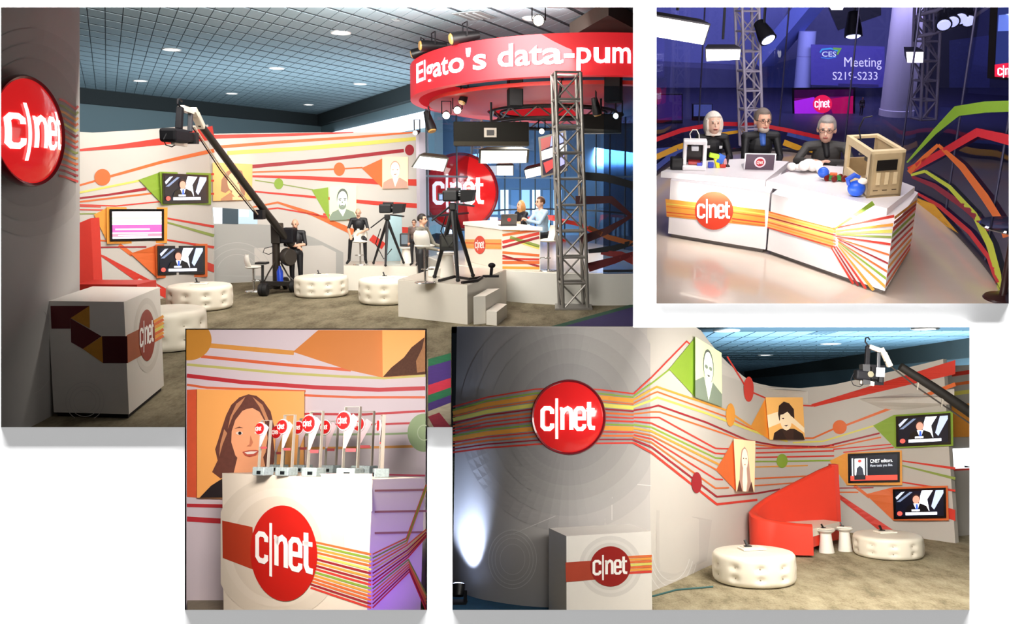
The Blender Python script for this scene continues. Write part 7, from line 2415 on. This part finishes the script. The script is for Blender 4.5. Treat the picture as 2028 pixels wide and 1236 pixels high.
    # ------------------------------------------------ people behind the desk
    sit = dict(pel=(0, .05, .6), hipL=(.1, .02, .58), hipR=(-.1, .02, .58), kneL=(.12, -.34, .56), kneR=(-.12, -.34, .56), ankL=(.12, -.2, .31), ankR=(-.12, -.2, .31), toeL=(.12, -.34, .24), toeR=(-.12, -.34, .24), che=(0, .02, .93), shoL=(.18, .0, 1.08), shoR=(-.18, .0, 1.08), elbL=(.24, -.1, .82), elbR=(-.24, -.1, .82), wriL=(.14, -.32, .8), wriR=(-.14, -.32, .8), nek=(0, -.005, 1.14), hed=(0, -.03, 1.28))

    def seated(label, px, yt, depth, sc, rz, J, cols, hair, hc, **kw):
        p = st.at(px, yt, depth)
        z0 = st.zat(p, yt) - 1.41 * sc
        base = V3((p.x, depth, z0))
        person(st, label, base, rz, J, cols, hair, hc, s=sc, vox=.0075, hs=1.28, **kw)
        # stool under them, hidden by the desk
        t = Thing(st, 'desk_stool', 'stool under the ' + label.split(',')[0], 'stool', V3((p.x, depth + .05, 0)))
        zs = z0 + .5 * sc
        mb = MB(); mb.lathe([(0, 0), (.28, 0), (.26, .03), (.04, .05), (.04, max(zs - .06, .2))], 20); t.part('stem', mb, mat('8a8a90', .3, metal=.8), local=True, smooth=40)
        mb = MB(); mb.lathe([(0, zs - .08), (.26, zs - .08), (.28, zs - .03), (.24, zs), (0, zs)], 24); t.part('seat', mb, mat('7a1a1c', .5), local=True, smooth=40)
    d0 = on(1413, 318).y
    seated('woman with a silver-blond bob in a black top, beside the white printer', 1413, 226, d0 + .85, 1.34, .1, sit, ('e6b9a2', '0e0d12', '15161e', '101010'), 'bob', 'd9cfc4', extras=('patch',), pitch=-.12)
    seated('man in a dark suit and blue shirt, behind the laptop', 1511, 219, d0 + .75, 1.42, .12, dict(sit, shoL=(.2, .0, 1.08), shoR=(-.2, .0, 1.08)), ('d9a58c', '17171a', '15161e', '101010', '3f66b8'), 'short', '6d6058', extras=('glasses', 'beard'))
    seated('man in a charcoal hoodie and black glasses, leaning on the desk', 1641, 228, d0 + .35, 1.5, -.35, dict(sit, che=(.02, -.05, .92), shoL=(.22, -.06, 1.05), shoR=(-.2, -.1, 1.04), elbL=(.33, -.24, .9), elbR=(-.3, -.3, .9), wriL=(.08, -.48, .95), wriR=(-.1, -.5, .95), nek=(0, -.1, 1.12), hed=(0, -.14, 1.26)), ('dcae98', '3a3836', '15161e', '101010', '18171a'), 'short', '8d8682', extras=('glasses',), pitch=.1)

    # ------------------------------------------------ hall beyond
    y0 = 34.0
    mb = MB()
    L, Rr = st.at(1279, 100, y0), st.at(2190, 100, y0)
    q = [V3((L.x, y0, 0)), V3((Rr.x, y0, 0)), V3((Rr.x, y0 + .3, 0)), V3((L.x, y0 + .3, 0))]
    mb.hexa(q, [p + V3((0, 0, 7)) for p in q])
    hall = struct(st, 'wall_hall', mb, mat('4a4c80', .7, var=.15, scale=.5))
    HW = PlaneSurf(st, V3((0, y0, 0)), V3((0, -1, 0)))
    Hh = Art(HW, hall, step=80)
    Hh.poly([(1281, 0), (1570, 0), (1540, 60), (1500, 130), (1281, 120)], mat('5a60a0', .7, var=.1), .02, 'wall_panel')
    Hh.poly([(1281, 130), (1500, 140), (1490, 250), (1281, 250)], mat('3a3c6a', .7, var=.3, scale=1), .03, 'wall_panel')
    Hh.poly([(1520, 130), (1600, 110), (1600, 175), (1520, 178)], mat('2a3472', .7, var=.2), .03, 'wall_panel')
    for (x0, y0_, x1, y1_, dd, col, em, lab) in ((1300, 186, 1352, 240, 25.5, '5a3a9a', .3, 'dim violet display panel in the hall behind the woman'), (1372, 206, 1411, 231, 26.0, '6a78c8', .35, 'small pale blue display case in the hall beside the truss')):
        f_ = [st.at(x, y, dd) for x, y in ((x0, y1_), (x1, y1_), (x1, y0_), (x0, y0_))]
        t = Thing(st, 'hall_display', lab, 'display', f_[0].lerp(f_[1], .5))
        mb = MB(); mb.prism(f_, (0, .2, 0)); t.part('case', mb, mat('1c1a2c', .5))
        cc_ = sum(f_, V3()) / 4
        mb = MB(); mb.prism([cc_ + (p - cc_) * .92 + V3((0, -.01, 0)) for p in f_], (0, -.01, 0)); t.part('face', mb, mat(col, .6, emit=em, var=.2))
        mb = MB(); mb.hexa([V3((p.x, p.y + o_, 0)) for p, o_ in ((f_[0], 0), (f_[1], 0), (f_[1], .2), (f_[0], .2))], [V3((p.x, p.y + o_, p.z)) for p, o_ in ((f_[0], 0), (f_[1], 0), (f_[1], .2), (f_[0], .2))]); t.part('stand', mb, mat('141222', .6))
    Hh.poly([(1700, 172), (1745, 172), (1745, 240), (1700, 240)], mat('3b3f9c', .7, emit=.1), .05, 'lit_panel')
    Hh.poly([(1640, 14), (1745, 5), (1745, 30), (1660, 60)], mat('191a2c', .7), .04, 'soffit_dark')  # near-black patch on the hall wall
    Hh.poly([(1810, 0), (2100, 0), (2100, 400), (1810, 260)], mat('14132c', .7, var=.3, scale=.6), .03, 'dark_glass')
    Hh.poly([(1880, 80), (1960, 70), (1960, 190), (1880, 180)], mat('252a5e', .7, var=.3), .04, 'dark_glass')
    # diagonal soffit beam
    mb = MB(); p, q = st.at(1512, 122, y0 - 1.5), st.at(1612, 2, y0 - 3)
    mb.bar(p, q, .9, .5); single(st, 'soffit_beam', 'pale blue diagonal soffit beam between the two hall columns', 'beam', mb, mat('5c68b4', .7, var=.05), p)

    def column(label, x0, x1, yb, y, m, hz=6.5):
        cx = (x0 + x1) / 2
        c = st.at(cx, yb, y); r = (x1 - x0) / 2 * y / F
        t = Thing(st, 'hall_column', label, 'column', V3((c.x, y, 0)))
        mb = MB(); mb.lathe([(r * 1.06, 0), (r * 1.06, .2), (r, .22), (r, hz)], 32); t.part('shaft', mb, m, local=True, smooth=40)
        mb = MB(); mb.lathe([(r, hz * .62), (r * 1.01, hz * .62), (r * 1.01, hz * .63), (r, hz * .63)], 32); t.part('seam_band', mb, mat('6d70a8', .6), local=True)
    column('slim pale blue round column left of the meeting sign', 1573, 1606, 172, 31.5, mat('8c93cc', .6, var=.03), 2.3)
    column('thick pale grey column right of the meeting sign', 1741, 1803, 248, 27.0, mat('a9a2b8', .6, var=.03))
    # meeting sign
    q = [(1606, 88), (1752, 92), (1752, 172), (1606, 168)]
    ys = 31.0
    t = Thing(st, 'meeting_sign', 'large violet sign reading Meeting S219-S233 between the hall columns', 'sign', st.at(1680, 170, ys))
    SG = Art(PlaneSurf(st, V3((0, ys, 0)), V3((0, -1, 0))), t.o, t.base, 300)
    SG.block(q, 0, .1, mat('40398c', .6, var=.08, emit=.12), 'board')
    LT = mat('d9d6ee', .5, emit=.55, var=0)
    art_text(SG, 'Meeting', 1672, 132, 1746, 19, LT, .12, bold=0); art_text(SG, 'S219-S233', 1649, 158, 1738, 16, LT, .12, bold=0)
    art_text(SG, 'CES', 1628, 112, 1656, 10, mat('c9d8f0', .5, emit=.5, var=0), .12)
    SG.stroke([(1624, 104), (1628, 98), (1645, 96), (1660, 101)], 3, mat('3a9ac0', .5, emit=.3), .115, 'logo_swoosh'); SG.stroke([(1650, 96), (1664, 97), (1658, 108)], 4, mat('6aa03a', .5, emit=.3), .117, 'logo_swoosh'); SG.stroke([(1626, 114), (1640, 116), (1656, 113)], 2.4, mat('3a70b8', .5, emit=.3), .117, 'logo_swoosh')
    tl = mat('2a2462', .6)
    SG.stroke([(1660, 168), (1740, 170)], 5, tl, .115, 'sign_strip')
    # screen with logo
    ys = 27.5
    q = [(1568, 174), (1694, 173), (1693, 245), (1570, 243)]
    t = Thing(st, 'floor_screen', 'large screen glowing magenta with the round logo behind the presenters', 'screen', st.at(1631, 245, ys))
    TV = Art(PlaneSurf(st, V3((0, ys, 0)), V3((0, -1, 0))), t.o, t.base, 300)
    TV.block(q, 0, .12, mat('100c14', .3), 'case')
    E = lambda c, k_=.8: mat(c, .3, var=0, emit=k_)
    TV.poly([(1573, 178), (1690, 177), (1689, 240), (1574, 239)], E('6a1058', .7), .125, 'display')
    TV.poly([(1573, 200), (1612, 192), (1640, 239), (1574, 239)], E('a828c8', .9), .128, 'glow_patch'); TV.poly([(1573, 178), (1690, 177), (1690, 190), (1573, 194)], E('3a0c38', .5), .128, 'glow_patch'); TV.poly([(1640, 196), (1690, 190), (1689, 225), (1650, 228)], E('b01050', .8), .129, 'glow_patch')
    TV.ellipse(1629, 206, 19, 18, E('e8204a', 1.0), .133, 'logo_disc', 32); art_logo(TV, 1629, 206, 20, 19, E('fff0f4', 1.4), .137)
    mb = MB(); p = st.at(1631, 240, ys + .1); mb.bar(V3((p.x, p.y, 0)), V3((p.x, p.y, p.z)), .3, .2); t.part('stand', mb, mat('141218', .5))
    # dim onlooker shape beside the screen
    p = st.at(1707, 210, 27.0)
    sc = st.zat(p, 192) / 1.735
    person(st, 'onlooker in dark clothes standing in the hall beside the screen', V3((p.x, 27.0, 0)), .2, {}, ('7a4a44', '1a1016', '15161e', '101010'), 'short', '1a1214', s=sc, vox=.016)

    # trusses
    def tw(label, px0, px1, y, ytop_px, ybot_px, w, bays):
        a_, b_ = st.at(px1, ybot_px, y), st.at(px0, ytop_px, y)
        truss(st, 'truss_tower', label, a_, b_, w, bays, .035, mat('aaa2b4', .45, metal=.1), d2=(1, .2, 0))
    tw('grey truss tower behind the man in the suit', 1477, 1488, 21.0, -60, 290, .42, 9)
    tw('grey truss tower in front of the thick column', 1840, 1828, 20.0, -40, 235, .4, 7)
    p = st.at(1853, 25, 17.0)
    t = Thing(st, 'curved_truss', 'curved lighting truss crossing the top above the dark glass', 'truss', p)
    pts = [st.at(x, y, 18.5) for x, y in ((1818, 72), (1850, 66), (1890, 52), (1930, 32), (1965, 8))]; pts2 = [st.at(x, y, 18.2) for x, y in ((1818, 30), (1850, 22), (1890, 8), (1930, -14))]
    mb = MB(); mb.tube(pts, .04, 8); t.part('chord', mb, mat('aaa2b4', .45, metal=.1), smooth=60); mb = MB(); mb.tube(pts2, .04, 8); t.part('chord', mb, mat('aaa2b4', .45, metal=.1), smooth=60)
    for i in range(4):
        mb = MB(); mb.tube([pts[i], pts2[i]], .025, 6); t.part('brace', mb, mat('aaa2b4', .45, metal=.1)); mb = MB(); mb.tube([pts[i + 1], pts2[i]], .025, 6); t.part('brace', mb, mat('aaa2b4', .45, metal=.1))

    def softbox(label, q, y, em=4.0):
        f = [st.at(x, yy, y) for x, yy in q]
        c = sum(f, V3()) / 4
        t = Thing(st, 'softbox', label, 'softbox', c)
        mb = MB(); mb.hexa([c + (p - c) * 1.06 for p in f], [c + (p - c) * .8 + V3((0, .25, .09)) for p in f]); t.part('shell', mb, mat('2c2a30', .5))
        mb = MB(); mb.add([p + V3((0, -.03, -.02)) for p in f], [(0, 1, 2, 3)]); t.part('diffuser', mb, mat('fff8f4', .5, emit=em, var=0), recalc=False)
        mb = MB(); mb.tube([c + V3((0, .1, .3)), c + V3((0, .1, 1.4))], .03, 6); t.part('hanger', mb, mat('1a1a1e', .5))
    softbox('big glowing softbox at the top over the woman', [(1286, 28), (1404, 48), (1392, 86), (1286, 68)], 15.0)
    softbox('flat glowing softbox beside the left truss tower', [(1398, 96), (1466, 96), (1464, 116), (1399, 119)], 19.0)
    softbox('small glowing softbox between the thick column and the right truss', [(1794, 101), (1828, 101), (1827, 122), (1796, 122)], 19.0)
    softbox('slim glowing softbox cut by the picture top above the meeting sign', [(1640, 8), (1672, 8), (1668, 18), (1646, 18)], 24.0)
    for i, (x, y, lab) in enumerate(((1367, 166, 'faint light patch left of the truss, upper'), )):
        pass

    def can(label, px, py, y, r, L, d, lit=0):
        c = st.at(px, py, y); d = V3(d).normalized()
        t = Thing(st, 'spot_lamp', label, 'spotlight', c)
        mb = MB(); mb.tube([c - d * L / 2, c - d * L * .2, c + d * L * .2, c + d * L / 2], [r * .6, r * .75, r * .95, r], 16); t.part('housing', mb, mat('141318', .4), smooth=40)
        mb = MB(); mb.tube([c + d * (L / 2 + .002), c + d * (L / 2 + .03)], [r * .8, r * .6], 16); t.part('lens', mb, mat('cfd4ff', .3, emit=lit, var=0) if lit else mat('6a6a80', .3), smooth=40)
        mb = MB(); mb.tube([c, c + V3((0, 0, .8))], .03, 6); t.part('hanger', mb, mat('141318', .4))
    can('spotlight hanging beside the left truss with a small bright lens', 1512, 62, 20.0, .2, .5, (.3, -.5, -.6), 3); can('spotlight hanging at the top over the meeting sign', 1690, 48, 22.0, .22, .6, (0, -.3, -.9), 4)
    for i, (x, y) in enumerate(((1868, 38), (1884, 32), (1900, 26), (1916, 30))):
        can('%s of the four chrome lamps clustered in the curved truss' % ORD[i], x, y, 18.0, .16, .4, (-.2, -.8, -.5), 1.5)
    # hanging screen at the right edge
    q = [(1962, -20), (2030, -40), (2030, 162), (1955, 155)]
    ys = 13.0
    t = Thing(st, 'hanging_screen', 'tall hanging screen at the right edge with the round logo', 'screen', st.at(1990, 155, ys))
    TV = Art(PlaneSurf(st, V3((0, ys, 0)), V3((0, -1, 0))), t.o, t.base, 300)
    TV.block(q, 0, .12, mat('141014', .4), 'case')
    TV.poly([(1978, -20), (2030, -30), (2030, 155), (1970, 150)], E('26306a', .6), .125, 'display'); TV.poly([(1978, 30), (2030, 25), (2030, 60), (1976, 62)], E('5a70c8', .8), .128, 'glow_patch')
    TV.poly([(1970, 128), (2030, 120), (2030, 155), (1970, 152)], E('d02040', .9), .130, 'red_patch'); art_logo(TV, 1996, 141, 26, 22, E('ffe8ec', 1.3), .135)
    mb = MB(); p = st.at(1995, -30, ys + .1); mb.tube([p, p + V3((0, 0, 1))], .05, 8); t.part('hanger', mb, mat('141318', .4))
    # glass swivel stool at the far right edge
    c0 = st.floor(1985, 592)
    t = Thing(st, 'clear_table', 'clear round-topped pedestal table at the right edge', 'table', c0)
    kz = st.zat(c0, 445)
    mb = MB(); mb.lathe([(0, 0), (.25, 0), (.23, .03), (.05, .06), (.05, kz - .04)], 24); t.part('stem', mb, mat('2a1414', .3), local=True, smooth=40)
    mb = MB(); mb.lathe([(0, kz - .04), (.42, kz - .04), (.44, kz - .02), (.42, kz), (0, kz)], 32); t.part('table_top', mb, glass_mat('c8a8a0', .25), local=True, smooth=40)


build_stage2()
